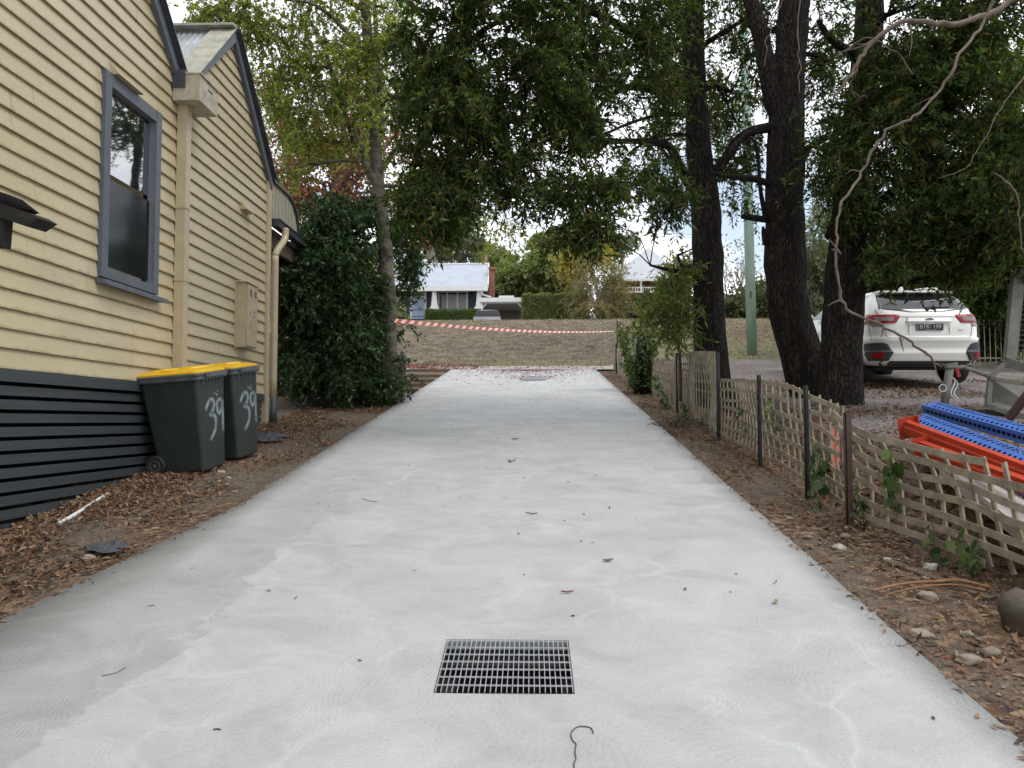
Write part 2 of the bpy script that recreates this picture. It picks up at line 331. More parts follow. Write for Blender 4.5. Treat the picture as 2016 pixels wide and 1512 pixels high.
M['leaf_birch'] = leafmat('birch_leaves', [(0.17, 0.24, 0.07), (0.24, 0.31, 0.09), (0.13, 0.20, 0.055), (0.32, 0.34, 0.10), (0.38, 0.29, 0.08)], 0.6, 0.6, 0.15)
M['leaf_red'] = leafmat('autumn_red_leaves', [(0.27, 0.10, 0.10), (0.34, 0.16, 0.13), (0.20, 0.08, 0.08), (0.30, 0.24, 0.12)], 0.55, 0.5)
M['leaf_camellia'] = leafmat('glossy_shrub_leaves', [(0.018, 0.04, 0.016), (0.028, 0.062, 0.022), (0.04, 0.08, 0.028), (0.065, 0.115, 0.035), (0.03, 0.055, 0.025)], 0.38, 0.25, 0.3)
M['leaf_ivy'] = leafmat('ivy_leaves', [(0.035, 0.075, 0.02), (0.065, 0.12, 0.03), (0.12, 0.18, 0.05)], 0.4, 0.3)
M['leaf_strap'] = leafmat('strap_leaves', [(0.07, 0.16, 0.02), (0.12, 0.22, 0.03)], 0.45, 0.4)
M['litter'] = leafmat('dead_leaves', [(0.135, 0.075, 0.042), (0.21, 0.125, 0.07), (0.08, 0.047, 0.03), (0.31, 0.22, 0.14), (0.22, 0.10, 0.05), (0.05, 0.034, 0.024)], 0.75, 0.1, 0.3)
M['redlitter'] = leafmat('fallen_red_leaves', [(0.20, 0.03, 0.04), (0.30, 0.06, 0.07), (0.12, 0.02, 0.03)], 0.7, 0.1, 0.3)
M['darklitter'] = leafmat('fallen_dark_leaves', [(0.05, 0.03, 0.02), (0.09, 0.06, 0.03), (0.12, 0.11, 0.05), (0.03, 0.02, 0.02)], 0.7, 0.1, 0.3)
M['trellis'] = mat('weathered_trellis_timber', (0.36, 0.31, 0.225), (0.17, 0.14, 0.10), 9, 0.85, 0.2, 60, stretch=(1, 1, 1))
M['blackpost'] = mat('black_steel_post', (0.012, 0.012, 0.013), None, 6, 0.5)
M['rustpost'] = mat('brown_steel_post', (0.075, 0.035, 0.025), (0.05, 0.025, 0.02), 8, 0.6)
M['rock'] = mat('pale_rock', (0.30, 0.25, 0.195), (0.18, 0.145, 0.11), 9, 0.9, 0.8, 30)
M['darkrock'] = mat('grey_rock', (0.13, 0.105, 0.085), (0.07, 0.058, 0.046), 6, 0.9, 0.8, 20)
M['cement'] = mat('broken_cement', (0.45, 0.42, 0.36), (0.28, 0.26, 0.22), 12, 0.9, 0.8, 30)
M['timber'] = mat('old_sleeper_timber', (0.16, 0.115, 0.08), (0.08, 0.058, 0.042), 8, 0.9, 0.5, 30, stretch=(.3, 1, 1))
# ------------------------------------------------------------------ leaves (numpy)
def nmesh(name, V, Fq, mats, parent=None, smooth=False, mi=None):
    V = np.asarray(V, np.float32).reshape(-1, 3); Fq = np.asarray(Fq, np.int32); k = Fq.shape[1]
    me = bpy.data.meshes.new(name); me.vertices.add(len(V)); me.vertices.foreach_set('co', V.ravel())
    me.loops.add(Fq.size); me.loops.foreach_set('vertex_index', Fq.ravel())
    me.polygons.add(len(Fq)); me.polygons.foreach_set('loop_start', np.arange(0, Fq.size, k, dtype=np.int32))
    if not isinstance(mats, (list, tuple)): mats = [mats]
    for m in mats: me.materials.append(m)
    if mi is not None: me.polygons.foreach_set('material_index', np.asarray(mi, np.int32))
    me.update(calc_edges=True)
    o = bpy.data.objects.new(name, me); col.objects.link(o)
    if parent is not None: world_child(o, parent)
    return o
def unit(a): return a / np.maximum(np.linalg.norm(a, axis=-1, keepdims=True), 1e-9)
def leafquads(P, D, Ln, W, fold=0.25):
    """rhombus leaves: P base, D direction, lengths, widths"""
    n = len(P); D = unit(D); r = unit(np.cross(D, rng.normal(size=(n, 3)))); u = np.cross(D, r)
    Ln = np.broadcast_to(np.asarray(Ln, float).reshape(-1, 1), (n, 1)); W = np.broadcast_to(np.asarray(W, float).reshape(-1, 1), (n, 1))
    mid = P + D * Ln * .45 + u * W * fold
    V = np.stack([P, mid + r * W * .5, P + D * Ln, mid - r * W * .5], 1)
    Fq = np.arange(4 * n).reshape(n, 4)
    return V.reshape(-1, 3), Fq
def twigs(starts, dirs, length, m, Ln, W, droop=0.3, spread=0.9):
    n = len(starts); dirs = unit(dirs); length = length * rng.uniform(.6, 1.3, (n, 1))
    t = rng.uniform(.1, 1.05, (n, m, 1)); p = starts[:, None] + dirs[:, None] * length[:, None] * t
    p[..., 2] -= droop * (t[..., 0] ** 2) * length * .6
    d = dirs[:, None] * .6 + rng.normal(size=(n, m, 3)) * spread; d[..., 2] -= droop
    V, Fq = leafquads(p.reshape(-1, 3), d.reshape(-1, 3), Ln * rng.uniform(.6, 1.25, n * m), W * rng.uniform(.6, 1.25, n * m))
    # stems: thin triangular spikes
    end = starts + dirs * length; end[:, 2] -= droop * length[:, 0] * .6
    r = unit(np.cross(dirs, rng.normal(size=(n, 3)))) * .006
    s2 = unit(np.cross(dirs, r)) * .006
    SV = np.stack([starts - r, starts + r, end + r * .3, end - r * .3, starts - s2, starts + s2, end + s2 * .3, end - s2 * .3], 1).reshape(-1, 3)
    SF = np.arange(8 * n).reshape(2 * n, 4)
    return V, Fq, SV, SF
def blob_points(b, n, clump=9):
    px, py, Y, rx, ry, rd = b[:6]
    c = np.array(at(px, py, Y)); s = Y / F
    rad = np.array([rx * s, rd, ry * s])
    cc = unit(rng.normal(size=(clump, 3))) * rng.uniform(.25, .95, (clump, 1))
    k = rng.integers(0, clump, n)
    q = cc[k] + rng.normal(size=(n, 3)) * .22
    return c + q * rad, c + cc * rad, c
def limb(mb, p, q, r0, r1, sag=0.0, n=7, seg=6, wig=0.12):
    p = Vector(p); q = Vector(q); Ln = (q - p).length; off = Vector((rnd.uniform(-1, 1), rnd.uniform(-1, 1), rnd.uniform(-.2, 1))) * wig * Ln
    pts = []
    for i in range(n):
        t = i / (n - 1); b = 4 * t * (1 - t)
        pts.append(p.lerp(q, t) + off * b * .5 + Vector((0, 0, -sag * b)) + Vector((rnd.gauss(0, 1), rnd.gauss(0, 1), rnd.gauss(0, 1))) * .012 * Ln * (0 < i < n - 1))
    mb.tube(pts, [r0 + (r1 - r0) * (i / (n - 1)) for i in range(n)], seg, caps=False)
    return pts
def smooth_poly(pts, k=5):
    out = []
    n = len(pts)
    for i in range(n - 1):
        p0, p1, p2, p3 = [np.array(pts[max(0, min(n - 1, j))], float) for j in (i - 1, i, i + 1, i + 2)]
        for s in range(k):
            t = s / k
            out.append(.5 * ((2 * p1) + (-p0 + p2) * t + (2 * p0 - 5 * p1 + 4 * p2 - p3) * t * t + (-p0 + 3 * p1 - 3 * p2 + p3) * t ** 3))
    out.append(np.array(pts[-1], float)); return out
def tree(name, label, cat, trunks, limbs, blobs, leafm, barkm, Ln=.1, W=.028, m=16, tl=.45, droop=.35, group=None, auto=True, tn=14, twigm=None, rough=.12, clump=9, crown='crown', dens=1.0):
    """trunks: lists of (px,py,Y,radius_m); limbs likewise; blobs: (px,py,Y,rx,ry,rd_m,ntwigs)"""
    b0 = at(*trunks[0][0][:3]) if trunks else at(*blobs[0][:3])
    root = empty(name, label, cat, group, loc=tuple(b0))
    tb = MB(); anchors = []
    for tr in trunks:
        pts = smooth_poly([(*at(a, b, c), r) for a, b, c, r in tr], 6)
        tb.tube([p[:3] for p in pts], [p[3] for p in pts], tn, caps=True, rough=rough, fr=3)
        anchors += [(Vector(p[:3]), p[3]) for p in pts]
    for tr in limbs:
        pts = smooth_poly([(*at(a, b, c), r) for a, b, c, r in tr], 5)
        tb.tube([p[:3] for p in pts], [p[3] for p in pts], 7, caps=True, rough=rough, fr=4)
        anchors += [(Vector(p[:3]), p[3]) for p in pts[len(pts) // 3:]]
    VV = []; FF = []; SVV = []; SFF = []; o1 = o2 = 0
    for b in blobs:
        pts, cc, c = blob_points(b, max(8, int(b[6] * dens)), clump)
        if auto and anchors:
            cv = Vector(c)
            base = min(anchors, key=lambda a: (a[0] - cv).length + max(0, (a[0].z - cv.z)) * 1.2)
            r0 = min(base[1] * .5, .05)
            lp = limb(tb, base[0], cv, r0, r0 * .45)
            for q in cc[:7]:
                limb(tb, lp[rnd.randint(3, 6)], Vector(q), r0 * .4, .006, n=5, seg=4, wig=.2)
        dirs = (pts - c) * .8 + rng.normal(size=pts.shape) * .35
        dirs = unit(dirs); dirs[:, 2] -= droop * .6
        V, Fq, SV, SF = twigs(pts, dirs, tl, m, Ln, W, droop)
        VV.append(V); FF.append(Fq + o1); o1 += len(V); SVV.append(SV); SFF.append(SF + o2); o2 += len(SV)
    if tb.v:
        t = tb.build('trunk', barkm, smooth=True); world_child(t, root)
    if VV:
        V = np.concatenate(VV); Fq = np.concatenate(FF); SV = np.concatenate(SVV); SF = np.concatenate(SFF) + len(V)
        nmesh(crown, np.concatenate([V, SV]), np.concatenate([Fq, SF]), [leafm, twigm or M['twig']], root, mi=np.concatenate([np.zeros(len(Fq)), np.ones(len(SF))]))
    return root
def kid(mb, name, mats, root, smooth=False):
    o = mb.build(name, mats, smooth=smooth); return world_child(o, root)
def lkid(mb, name, mats, root, smooth=False):      # part modelled in its thing's own coordinates
    o = mb.build(name, mats, smooth=smooth); o.parent = root; return o
# ================================================================== SETTING: ground
GX0, GX1, GY0, GY1 = -0.415, 0.185, 3.31, 3.85
def ground():
    xs = list(np.arange(-90, -9, 4.0)) + list(np.arange(-9, -2.2, .2)) + list(np.arange(-2.2, 1.6, .4)) + list(np.arange(1.6, 5.0, .14)) + list(np.arange(5, 14, .5)) + list(np.arange(14, 100, 4.0))
    ys = list(np.arange(-40, -1, 3.0)) + list(np.arange(-1, 12, .2)) + list(np.arange(12, 36, .35)) + list(np.arange(36, 60, 3.0)) + list(np.arange(60, 260, 10.0))
    nx, ny = len(xs), len(ys); P = []
    for y in ys:
        for x in xs:
            z = H(x, y)
            if y < 24: z += -.03 + (.022 * noise.noise(Vector((x * 2.2, y * 2.2, 3))) + .012 * noise.noise(Vector((x * 7, y * 7, 3)))) * (0 if slabL(y) < x < slabR(y) else 1)
            if y < 18 and x < -3.2: z += .02
            P.append((x, y, z))
    parts = {'soil_ground': [], 'gravel_ground': [], 'grass_bank': []}
    for j in range(ny - 1):
        for i in range(nx - 1):
            x = (xs[i] + xs[i + 1]) / 2; y = (ys[j] + ys[j + 1]) / 2
            if slabL(y) + .45 < x < slabR(y) - .35 and -6 < y < 22.2: continue
            f = (j * nx + i, j * nx + i + 1, (j + 1) * nx + i + 1, (j + 1) * nx + i)
            e = .5 * noise.noise(Vector((x * .8, y * .8, 9)))
            if y > 24 - 3.5 * sm((x - 2.6) / 1.0) + e * .8 * (x > 3): parts['grass_bank'].append(f)
            elif x > fx(y) + .75 + e * .5: parts['gravel_ground'].append(f)
            else: parts['soil_ground'].append(f)
    for nm, mt in (('soil_ground', 'soil'), ('gravel_ground', 'gravel'), ('grass_bank', 'grass')):
        me = bpy.data.meshes.new(nm); used = sorted({i for f in parts[nm] for i in f}); mp_ = {a: k for k, a in enumerate(used)}
        me.from_pydata([P[i] for i in used], [], [tuple(mp_[i] for i in f) for f in parts[nm]]); me.materials.append(M[mt])
        me.polygons.foreach_set('use_smooth', [True] * len(me.polygons)); me.update()
        o = bpy.data.objects.new(nm, me); col.objects.link(o); tag(o, kind='structure')
ground()
def slabz(x, y):
    c = -.12 + .006 * y
    d = -.03 * max(0, 1 - abs(x - c) / 1.6)
    return .137 * y + .02 + d + .006 * noise.noise(Vector((x * .9, y * .9, 0)))
def driveway():
    ys = sorted(set(list(np.round(np.arange(-5, 22.6, .3), 3)) + [GY0, GY1, 6.4, 22.6]))
    xin = sorted(set(list(np.round(np.arange(-2.2, 1.65, .2), 3)) + [GX0, GX1]))
    V = []; Fc = []; n = len(xin) + 2
    for y in ys:
        for x in [slabL(y) + .010 * noise.noise(Vector((y * 2.1, 1, 1)))] + xin + [slabR(y) + .010 * noise.noise(Vector((y * 2.1, 9, 1)))]: V.append((x, y, slabz(x, y)))
    for j in range(len(ys) - 1):
        for i in range(n - 1):
            if GY0 <= ys[j] < GY1 and 0 < i < n - 1 and GX0 <= xin[i - 1] < GX1: continue
            Fc.append((j * n + i, j * n + i + 1, (j + 1) * n + i + 1, (j + 1) * n + i))
    # skirts
    for side in (0, n - 1):
        b = len(V)
        for j in range(len(ys)):
            x, y, z = V[j * n + side]; V.append((x + (-.004 if side == 0 else .004), y, z - .14))
        for j in range(len(ys) - 1):
            Fc.append((j * n + side, (j + 1) * n + side, b + j + 1, b + j))
    b = len(V)
    for i in range(n): x, y, z = V[i + n * (len(ys) - 1)]; V.append((x, y, z - .14))
    # grate hole sides
    mb = MB(); mb.v = V; mb.f = Fc; mb.m = [0] * len(Fc)
    zc = lambda x, y: slabz(x, y)
    for (xa, ya, xb, yb) in ((GX0, GY0, GX1, GY0), (GX1, GY0, GX1, GY1), (GX1, GY1, GX0, GY1), (GX0, GY1, GX0, GY0)):
        mb.add([(xa, ya, zc(xa, ya)), (xb, yb, zc(xb, yb)), (xb, yb, zc(xb, yb) - .05), (xa, ya, zc(xa, ya) - .05)], [(0, 1, 2, 3)])
    o = mb.build('driveway', M['concrete'], smooth=True); tag(o, kind='structure')
driveway()
mb = MB(); k = 40
for i in range(k + 1):
    x = -14 + 16.9 * i / k
    mb.v += [(x, 22.604, H(x, 22.604) + .02), (x, 24.05, H(x, 24.05) + .02)]
mb.f = [(2 * i, 2 * i + 2, 2 * i + 3, 2 * i + 1) for i in range(k)]; mb.m = [0] * k
tag(mb.build('footpath', M['path']), kind='structure')
# ---------------------------------------------------------------- drain grate
M['galv'] = mat('galvanised_steel', (0.62, 0.63, 0.65), (0.42, 0.43, 0.45), 30, 0.4, metal=0.6)
M['galvdull'] = mat('dull_galvanised_steel', (0.19, 0.185, 0.16), (0.11, 0.11, 0.095), 9, 0.6, 0.1, 20, metal=0.15)
M['pit'] = mat('dark_pit_plastic', (0.02, 0.02, 0.022), (0.05, 0.045, 0.04), 12, 0.7)
def grate(x0, x1, y0, y1, nx, ny, label, deep=.45):
    r = empty('drain_grate', label, 'drain grate', loc=((x0 + x1) / 2, (y0 + y1) / 2, slabz((x0 + x1) / 2, (y0 + y1) / 2)))
    f = lambda x, y: Vector((x, y, .137 * y + .004 - .013))
    mb = MB()
    for i in range(nx + 1):
        x = x0 + .008 + (x1 - x0 - .016) * i / nx; mb.bar(f(x, y0 + .004) + Vector((0, 0, .005)), f(x, y1 - .004) + Vector((0, 0, .005)), .012, .0036)
    kid(mb, 'bearing_bars', M['galv'], r)
    mb = MB()
    for j in range(ny):
        y = y0 + .06 + (y1 - y0 - .09) * j / (ny - 1); p = f(x0 + .004, y); q = f(x1 - .004, y); mb.bar(p + Vector((0, 0, .009)), q + Vector((0, 0, .009)), .006, .006)
    kid(mb, 'cross_rods', M['galv'], r)
    mb = MB()
    za = .137 * y0 - deep; g = .03
    c = [(x0 - .001, y0 - .001), (x1 + .001, y0 - .001), (x1 + .001, y1 + .001), (x0 - .001, y1 + .001)]
    vs = [(a, b, .137 * b - .025) for a, b in c] + [(a, b, za) for a, b in c]
    mb.add(vs, [(4, 5, 6, 7), (0, 1, 5, 4), (1, 2, 6, 5), (2, 3, 7, 6), (3, 0, 4, 7)])
    kid(mb, 'pit_walls', M['pit'], r)
    mb = MB()
    mb.box((x0 + .004, y1 - .10, .137 * y1 - .12), (x1 - .004, y1 - .006, .137 * y1 - .10)); mb.box((x0 + .004, y0 + .01, .137 * y0 - .14), (x0 + .06, y1 - .11, .137 * y0 - .09)); mb.box((x1 - .05, y0 + .01, .137 * y0 - .14), (x1 - .004, y1 - .11, .137 * y0 - .09))
    kid(mb, 'pit_ledge', M['pit'], r)
    return r
grate(GX0, GX1, GY0, GY1, 25, 7, 'large galvanised steel grate over the dark drain pit in the near concrete')
def flush_grate():
    c = gp(1052, 745, .02); r = empty('drain_grate', 'small far drain grate littered with red leaves at the top of the driveway', 'drain grate', loc=tuple(c))
    mb = MB()
    mb.add([(c.x - .3, c.y - .3, slabz(c.x, c.y - .3) + .004), (c.x + .3, c.y - .3, slabz(c.x, c.y - .3) + .004), (c.x + .3, c.y + .3, slabz(c.x, c.y + .3) + .006), (c.x - .3, c.y + .3, slabz(c.x, c.y + .3) + .006)], [(0, 1, 2, 3)])
    kid(mb, 'pit_opening', M['pit'], r); mb = MB()
    for i in range(17):
        x = c.x - .3 + .6 * i / 16; mb.bar((x, c.y - .31, slabz(c.x, c.y - .31) + .02), (x, c.y + .31, slabz(c.x, c.y + .31) + .02), .02, .008)
    for y in (-.31, 0, .31): mb.bar((c.x - .31, c.y + y, slabz(c.x, c.y + y) + .024), (c.x + .31, c.y + y, slabz(c.x, c.y + y) + .024), .02, .012)
    kid(mb, 'bearing_bars', M['galv'], r)
flush_grate()
# ================================================================== HOUSE ON THE LEFT
XW = -4.0
def house():
    root = empty('weatherboard_house', 'cream weatherboard house with two gables and charcoal slatted base beside the driveway', 'house', loc=(XW, 6, H(XW, 6)))
    PB = .152
    g1 = dict(y0=-3.5, y1=8.66, eave=5.32, apex_y=2.6, slope=1.0)
    g2 = dict(y0=8.66, y1=11.62, eave=5.2, apex_y=10.22, slope=1.0)
    win = (7.14, 8.18, 2.93, 4.87)
    def rng_y(g, z):
        if z <= g['eave']: return g['y0'], g['y1']
        d = (z - g['eave']) / g['slope']; a, b = g['y0'] + d, g['y1'] - d
        return (a, b) if a < b else (None, None)
    for gi, (g, zbot) in enumerate(((g1, 2.0), (g2, 2.0))):
        mb = MB(); z = zbot
        while z < (11.5 if gi == 0 else 6.8):
            z1 = z + PB; a0, b0 = rng_y(g, z); a1, b1 = rng_y(g, z1)
            if a0 is None: break
            if a1 is None: a1 = b1 = (a0 + b0) / 2
            segs = [(a0, b0, a1, b1)]
            if gi == 0 and z1 > win[2] and z < win[3]:
                segs = [(a0, win[0], a1, win[0]), (win[1], b0, win[1], b1)]
            # butt joints: random vertical split
            ss = []
            for s in segs:
                if s[1] - s[0] > 2.5:
                    q = rnd.uniform(s[0] + 1, s[1] - .8); ss += [(s[0], q - .002, s[2], q - .002), (q + .002, s[1], q + .002, s[3])]
                else: ss.append(s)
            for (ya, yb, yc, yd) in ss:
                k = max(1, int((yb - ya) / .5)); o_ = rnd.uniform(-.0012, .0012); row = []
                for i in range(k + 1):
                    t = i / k; w_ = .005 * noise.noise(Vector(((ya + (yb - ya) * t) * 1.1, z * 9, 1)))
                    yl = ya + (yb - ya) * t; yu = yc + (yd - yc) * t
                    row.append(((XW + .032 + w_ + o_, yl, z + w_ * 1.3), (XW + .008 + o_, yu, z1 + .012), (XW - .01, yl, z + w_ * 1.3)))
                b = len(mb.v)
                for r3 in row: mb.v += list(r3)
                for i in range(k):
                    q = b + 3 * i; mb.f += [(q, q + 3, q + 4, q + 1), (q + 2, q + 5, q + 3, q)]; mb.m += [0, 0]
                mb.add([row[0][0], row[0][1], row[0][2]], [(0, 1, 2)]); mb.add([row[-1][0], row[-1][1], row[-1][2]], [(0, 2, 1)])
            z = z1
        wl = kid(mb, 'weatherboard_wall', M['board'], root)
        # backing & bottom board
        mb = MB(); bx = XW - .012
        if gi == 0:
            mb.prism([(bx, g['y0'], 2.0), (bx, win[0], 2.0), (bx, win[0], g['eave']), (bx, g['y0'], g['eave'])], (-.1, 0, 0))
            mb.prism([(bx, win[1], 2.0), (bx, g['y1'], 2.0), (bx, g['y1'], g['eave']), (bx, win[1], g['eave'])], (-.1, 0, 0))
            mb.prism([(bx, win[0], 2.0), (bx, win[1], 2.0), (bx, win[1], win[2]), (bx, win[0], win[2])], (-.1, 0, 0))
            mb.prism([(bx, win[0], win[3]), (bx, win[1], win[3]), (bx, win[1], g['eave']), (bx, win[0], g['eave'])], (-.1, 0, 0))
        else: mb.prism([(bx, g['y0'], 2.0), (bx, g['y1'], 2.0), (bx, g['y1'], g['eave']), (bx, g['y0'], g['eave'])], (-.1, 0, 0))
        ym = (g['y0'] + g['y1']) / 2; mb.prism([(bx, g['y0'], g['eave']), (bx, g['y1'], g['eave']), (bx, ym, g['eave'] + (g['y1'] - g['y0']) / 2)], (-.1, 0, 0))
        kid(mb, 'wall_lining', M['void'], root)
    # far end return wall
    mb = MB(); mb.box((XW - 6, 11.54, 1.2), (XW - .012, 11.62, 5.3)); kid(mb, 'end_wall', M['board'], root)
    # slatted base
    mb = MB(); z = 1.985; i = 0
    mb.box((XW - .01, -3.5, 1.90), (XW + .045, 11.55, 1.997))
    z = 1.90
    while z > .2:
        z0 = z - .031; z1 = z0 - .074
        mb.box((XW - .005 + rnd.uniform(-.002, .002), -3.5, z1), (XW + .018 + rnd.uniform(-.002, .002), 11.5, z0)); z = z1
        for y in np.arange(-3, 11.6, 1.05): mb.box((XW - .055, y - .04, 0.2), (XW - .008, y + .04, 1.9))
    kid(mb, 'slatted_skirting', M['slat'], root)
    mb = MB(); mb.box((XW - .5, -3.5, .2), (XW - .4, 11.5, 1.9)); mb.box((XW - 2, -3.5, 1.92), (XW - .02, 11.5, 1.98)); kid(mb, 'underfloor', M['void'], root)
    # barge boards
    def barge(g, nm, over=.22, y_lo=None):
        mb = MB(); t = .16
        for sgn in (-1, 1):
            ye = g['y1'] if sgn > 0 else g['y0']; yo = ye + sgn * .05
            n = 1
            p = [(XW + over, yo, g['eave'] - .10), (XW + over, yo, g['eave'] + .08)]
            ap = (g['y0'] + g['y1']) / 2; az = g['eave'] + abs(ye - ap)
            mb.prism([(XW + .02, yo, g['eave'] - (.09 if not (g is g2 and sgn < 0) else -.03)), (XW + .02, ap, az - .04), (XW + .02, ap, az + .12), (XW + .02, yo, g['eave'] + .07)], (.06, 0, 0))
        o = kid(mb, nm, M['bluegrey'], root)
        mb = MB()
        for sgn in (-1, 1):
            ye = g['y1'] if sgn > 0 else g['y0']; yo = ye + sgn * .07; ap = (g['y0'] + g['y1']) / 2; az = g['eave'] + abs(ye - ap)
            if not (g is g2 and sgn < 0): mb.prism([(XW + .082, yo, g['eave'] + .045), (XW + .082, ap, az + .10), (XW + .082, ap, az + .145), (XW + .082, yo, g['eave'] + .09)], (.03, 0, 0))
            if not (g is g2 and sgn < 0): mb.prism([(XW - .05, yo, g['eave'] + .08), (XW - .05, ap, az + .13), (XW - .05, ap, az + .15), (XW - .05, yo, g['eave'] + .10)], (.19, 0, 0))
        kid(mb, 'barge_capping', M['darkmetal'], root)
    barge(g1, 'barge_board'); barge(g2, 'barge_board')
    # corrugated roofs (as sine sheets)
    def corr(ya, za, yb, zb, x0, x1, nm, m_, parent=root, pitch=.076, amp=.009):
        n = int(abs(x1 - x0) / (pitch / 8)); mb = MB(); d = Vector((0, yb - ya, zb - za)).normalized(); nn = Vector((0, -d.z, d.y))
        if nn.z < 0: nn = -nn
        for i in range(n + 1):
            x = x0 + (x1 - x0) * i / n; h = amp * math.sin(2 * math.pi * (x - x0) / pitch)
            mb.v += [tuple(Vector((x, ya, za)) + nn * h), tuple(Vector((x, yb, zb)) + nn * h)]
        mb.f = [(2 * i, 2 * i + 2, 2 * i + 3, 2 * i + 1) for i in range(n)]; mb.m = [0] * n
        return kid(mb, nm, m_, parent, smooth=True)
    ap2 = (g2['y0'] + g2['y1']) / 2; az2 = g2['eave'] + (g2['y1'] - g2['y0']) / 2
    rf = corr(g2['y0'] - .02, g2['eave'] + .12, ap2, az2 + .12, XW - 6, XW + .0, 'roof', M['iron'])
    corr(g2['y1'] + .1, g2['eave'] + .02, ap2, az2 + .12, XW - 6, XW + .0, 'roof', M['iron'])
    ap1 = (g1['y0'] + g1['y1']) / 2; az1 = g1['eave'] + (g1['y1'] - g1['y0']) / 2
    corr(g1['y1'] + .05, g1['eave'] + .11, ap1, az1 + .13, XW - 6, XW + .0, 'roof', M['iron'])
    corr(g1['y0'] - .05, g1['eave'] + .11, ap1, az1 + .13, XW - 6, XW + .0, 'roof', M['iron'])
    mb = MB()
    mb.box((XW - 6, ap2 - .13, az2 + .135), (XW + .09, ap2 + .13, az2 + .165)); mb.tube([(XW - 6, ap2, az2 + .16), (XW + .09, ap2, az2 + .16)], .035, 8)
    d = az2 - g2['eave']
    mb.prism([(XW - .24, g2['y0'] + .02, g2['eave'] + .15), (XW + .10, g2['y0'] + .02, g2['eave'] + .15), (XW + .10, ap2, az2 + .15), (XW - .24, ap2, az2 + .15)], (0, 0, .012))
    kid(mb, 'ridge_flashing', M['mossyflash'], root)
    # valley end block
    mb = MB(); mb.box((XW - .3, 8.48, 5.30), (XW + .17, 8.74, 5.50)); kid(mb, 'valley_gutter_end', M['darkmetal'], root)
    # window
    y0, y1, z0, z1 = win; X = XW
    fr = MB(); t = .085
    fr.box((X - .02, y0 - .02, z0), (X + .065, y0 + t, z1)); fr.box((X - .02, y1 - t, z0), (X + .065, y1 + .02, z1))
    fr.box((X - .02, y0 + t + .002, z1 - .12), (X + .062, y1 - t - .002, z1 - .001)); fr.box((X - .02, y0 + t + .002, z0 + .001), (X + .06, y1 - t - .002, z0 + .09))
    wf = kid(fr, 'window', M['bluegrey'], root)
    a, b = y0 + t + .003, y1 - t - .003; zm = (z0 + z1) / 2 + .02; lo, hi = z0 + .093, z1 - .123
    s = MB()
    for (za, zb, xo, tt) in ((zm, hi, .018, .04), (lo, zm - .003, .040, .042)):
        s.box((X + xo - .03, a, za), (X + xo, a + tt, zb)); s.box((X + xo - .03, b - tt, za), (X + xo, b, zb))
        s.box((X + xo - .03, a + tt + .001, zb - tt), (X + xo - .001, b - tt - .001, zb - .001)); s.box((X + xo - .03, a + tt + .001, za + .001), (X + xo - .001, b - tt - .001, za + tt))
    world_child(s.build('sash', M['bluegrey']), root).parent = root
    p = MB(); p.box((X - .012, a + .03, zm + .03), (X - .006, b - .03, hi - .03)); kid(p, 'upper_pane', M['pane'], root)
    p = MB(); p.box((X + .012, a + .03, lo + .03), (X + .018, b - .03, zm - .03)); kid(p, 'flyscreen_pane', M['screen'], root)
    sl = MB(); sl.prism([(X + .0, y0 - .04, z0 - .06), (X + .12, y0 - .04, z0 - .075), (X + .12, y0 - .04, z0 - .03), (X + .0, y0 - .04, z0 - .002)], (0, y1 - y0 + .16, 0)); kid(sl, 'window_sill', M['bluegrey'], root)
    # little hooded vents
    for (ya, yb, zt) in ((7.25, 7.72, 5.0), (11.62 * 0 + 10.55, 10.85, 4.63)):
        v = MB(); X0 = XW + .024; dz = .12
        v.add([(X0, ya, zt), (X0, yb, zt), (X0 + .09, yb, zt - dz), (X0 + .09, ya, zt - dz), (X0 - .03, ya, zt - dz), (X0 - .03, yb, zt - dz)], [(0, 1, 2, 3), (0, 3, 4), (1, 5, 2), (3, 2, 5, 4)])
        kid(v, 'hooded_vent', M['cream'], root)
    # rainwater head and square downpipe
    mb = MB(); rx1 = XW + .33
    mb.box((XW + .03, 8.50, 5.16), (rx1, 8.99, 5.45))
    mb.box((XW + .025, 8.49, 5.452), (rx1 + .02, 9.01, 5.47))
    rh = kid(mb, 'rainwater_head', M['dirtycream'], root)
    mb = MB(); mb.box((rx1 + .001, 8.72, 5.36), (rx1 + .006, 8.84, 5.375)); kid(mb, 'overflow_slot', M['darkmetal'], root)
    mb = MB(); mb.box((XW + .03, 8.62, 1.0), (XW + .14, 8.74, 5.168)); 
    for z in (3.98, 3.16): mb.box((XW + .026, 8.612, z), (XW + .146, 8.748, z + .03))
    kid(mb, 'square_downpipe', M['cream'], root)
    mb = MB(); mb.box((XW + .0, 8.75, 2.0), (XW + .05, 8.80, 5.3)); kid(mb, 'corner_stop', M['cream'], root)
    # round downpipe at far corner with offset
    mb = MB(); xd = XW + .09; yd = 11.80
    mb.tube(smooth_poly([(xd + .06, yd + .28, 4.62), (xd + .06, yd + .25, 4.45), (xd + .02, yd + .06, 4.24), (xd, yd, 4.12), (xd, yd, 3.9), (xd, yd, 1.95)], 5), .052, 14)
    kid(mb, 'round_downpipe', M['cream'], root, smooth=True)
    mb = MB(); mb.tube([(xd, yd, 1.95), (xd, yd, 1.5)], .058, 14); kid(mb, 'downpipe_shoe', M['slat'], root, smooth=True)
    mb = MB(); mb.box((XW - .02, 11.56, 1.3), (XW + .06, 11.70, 5.3)); kid(mb, 'corner_board', M['cream'], root)
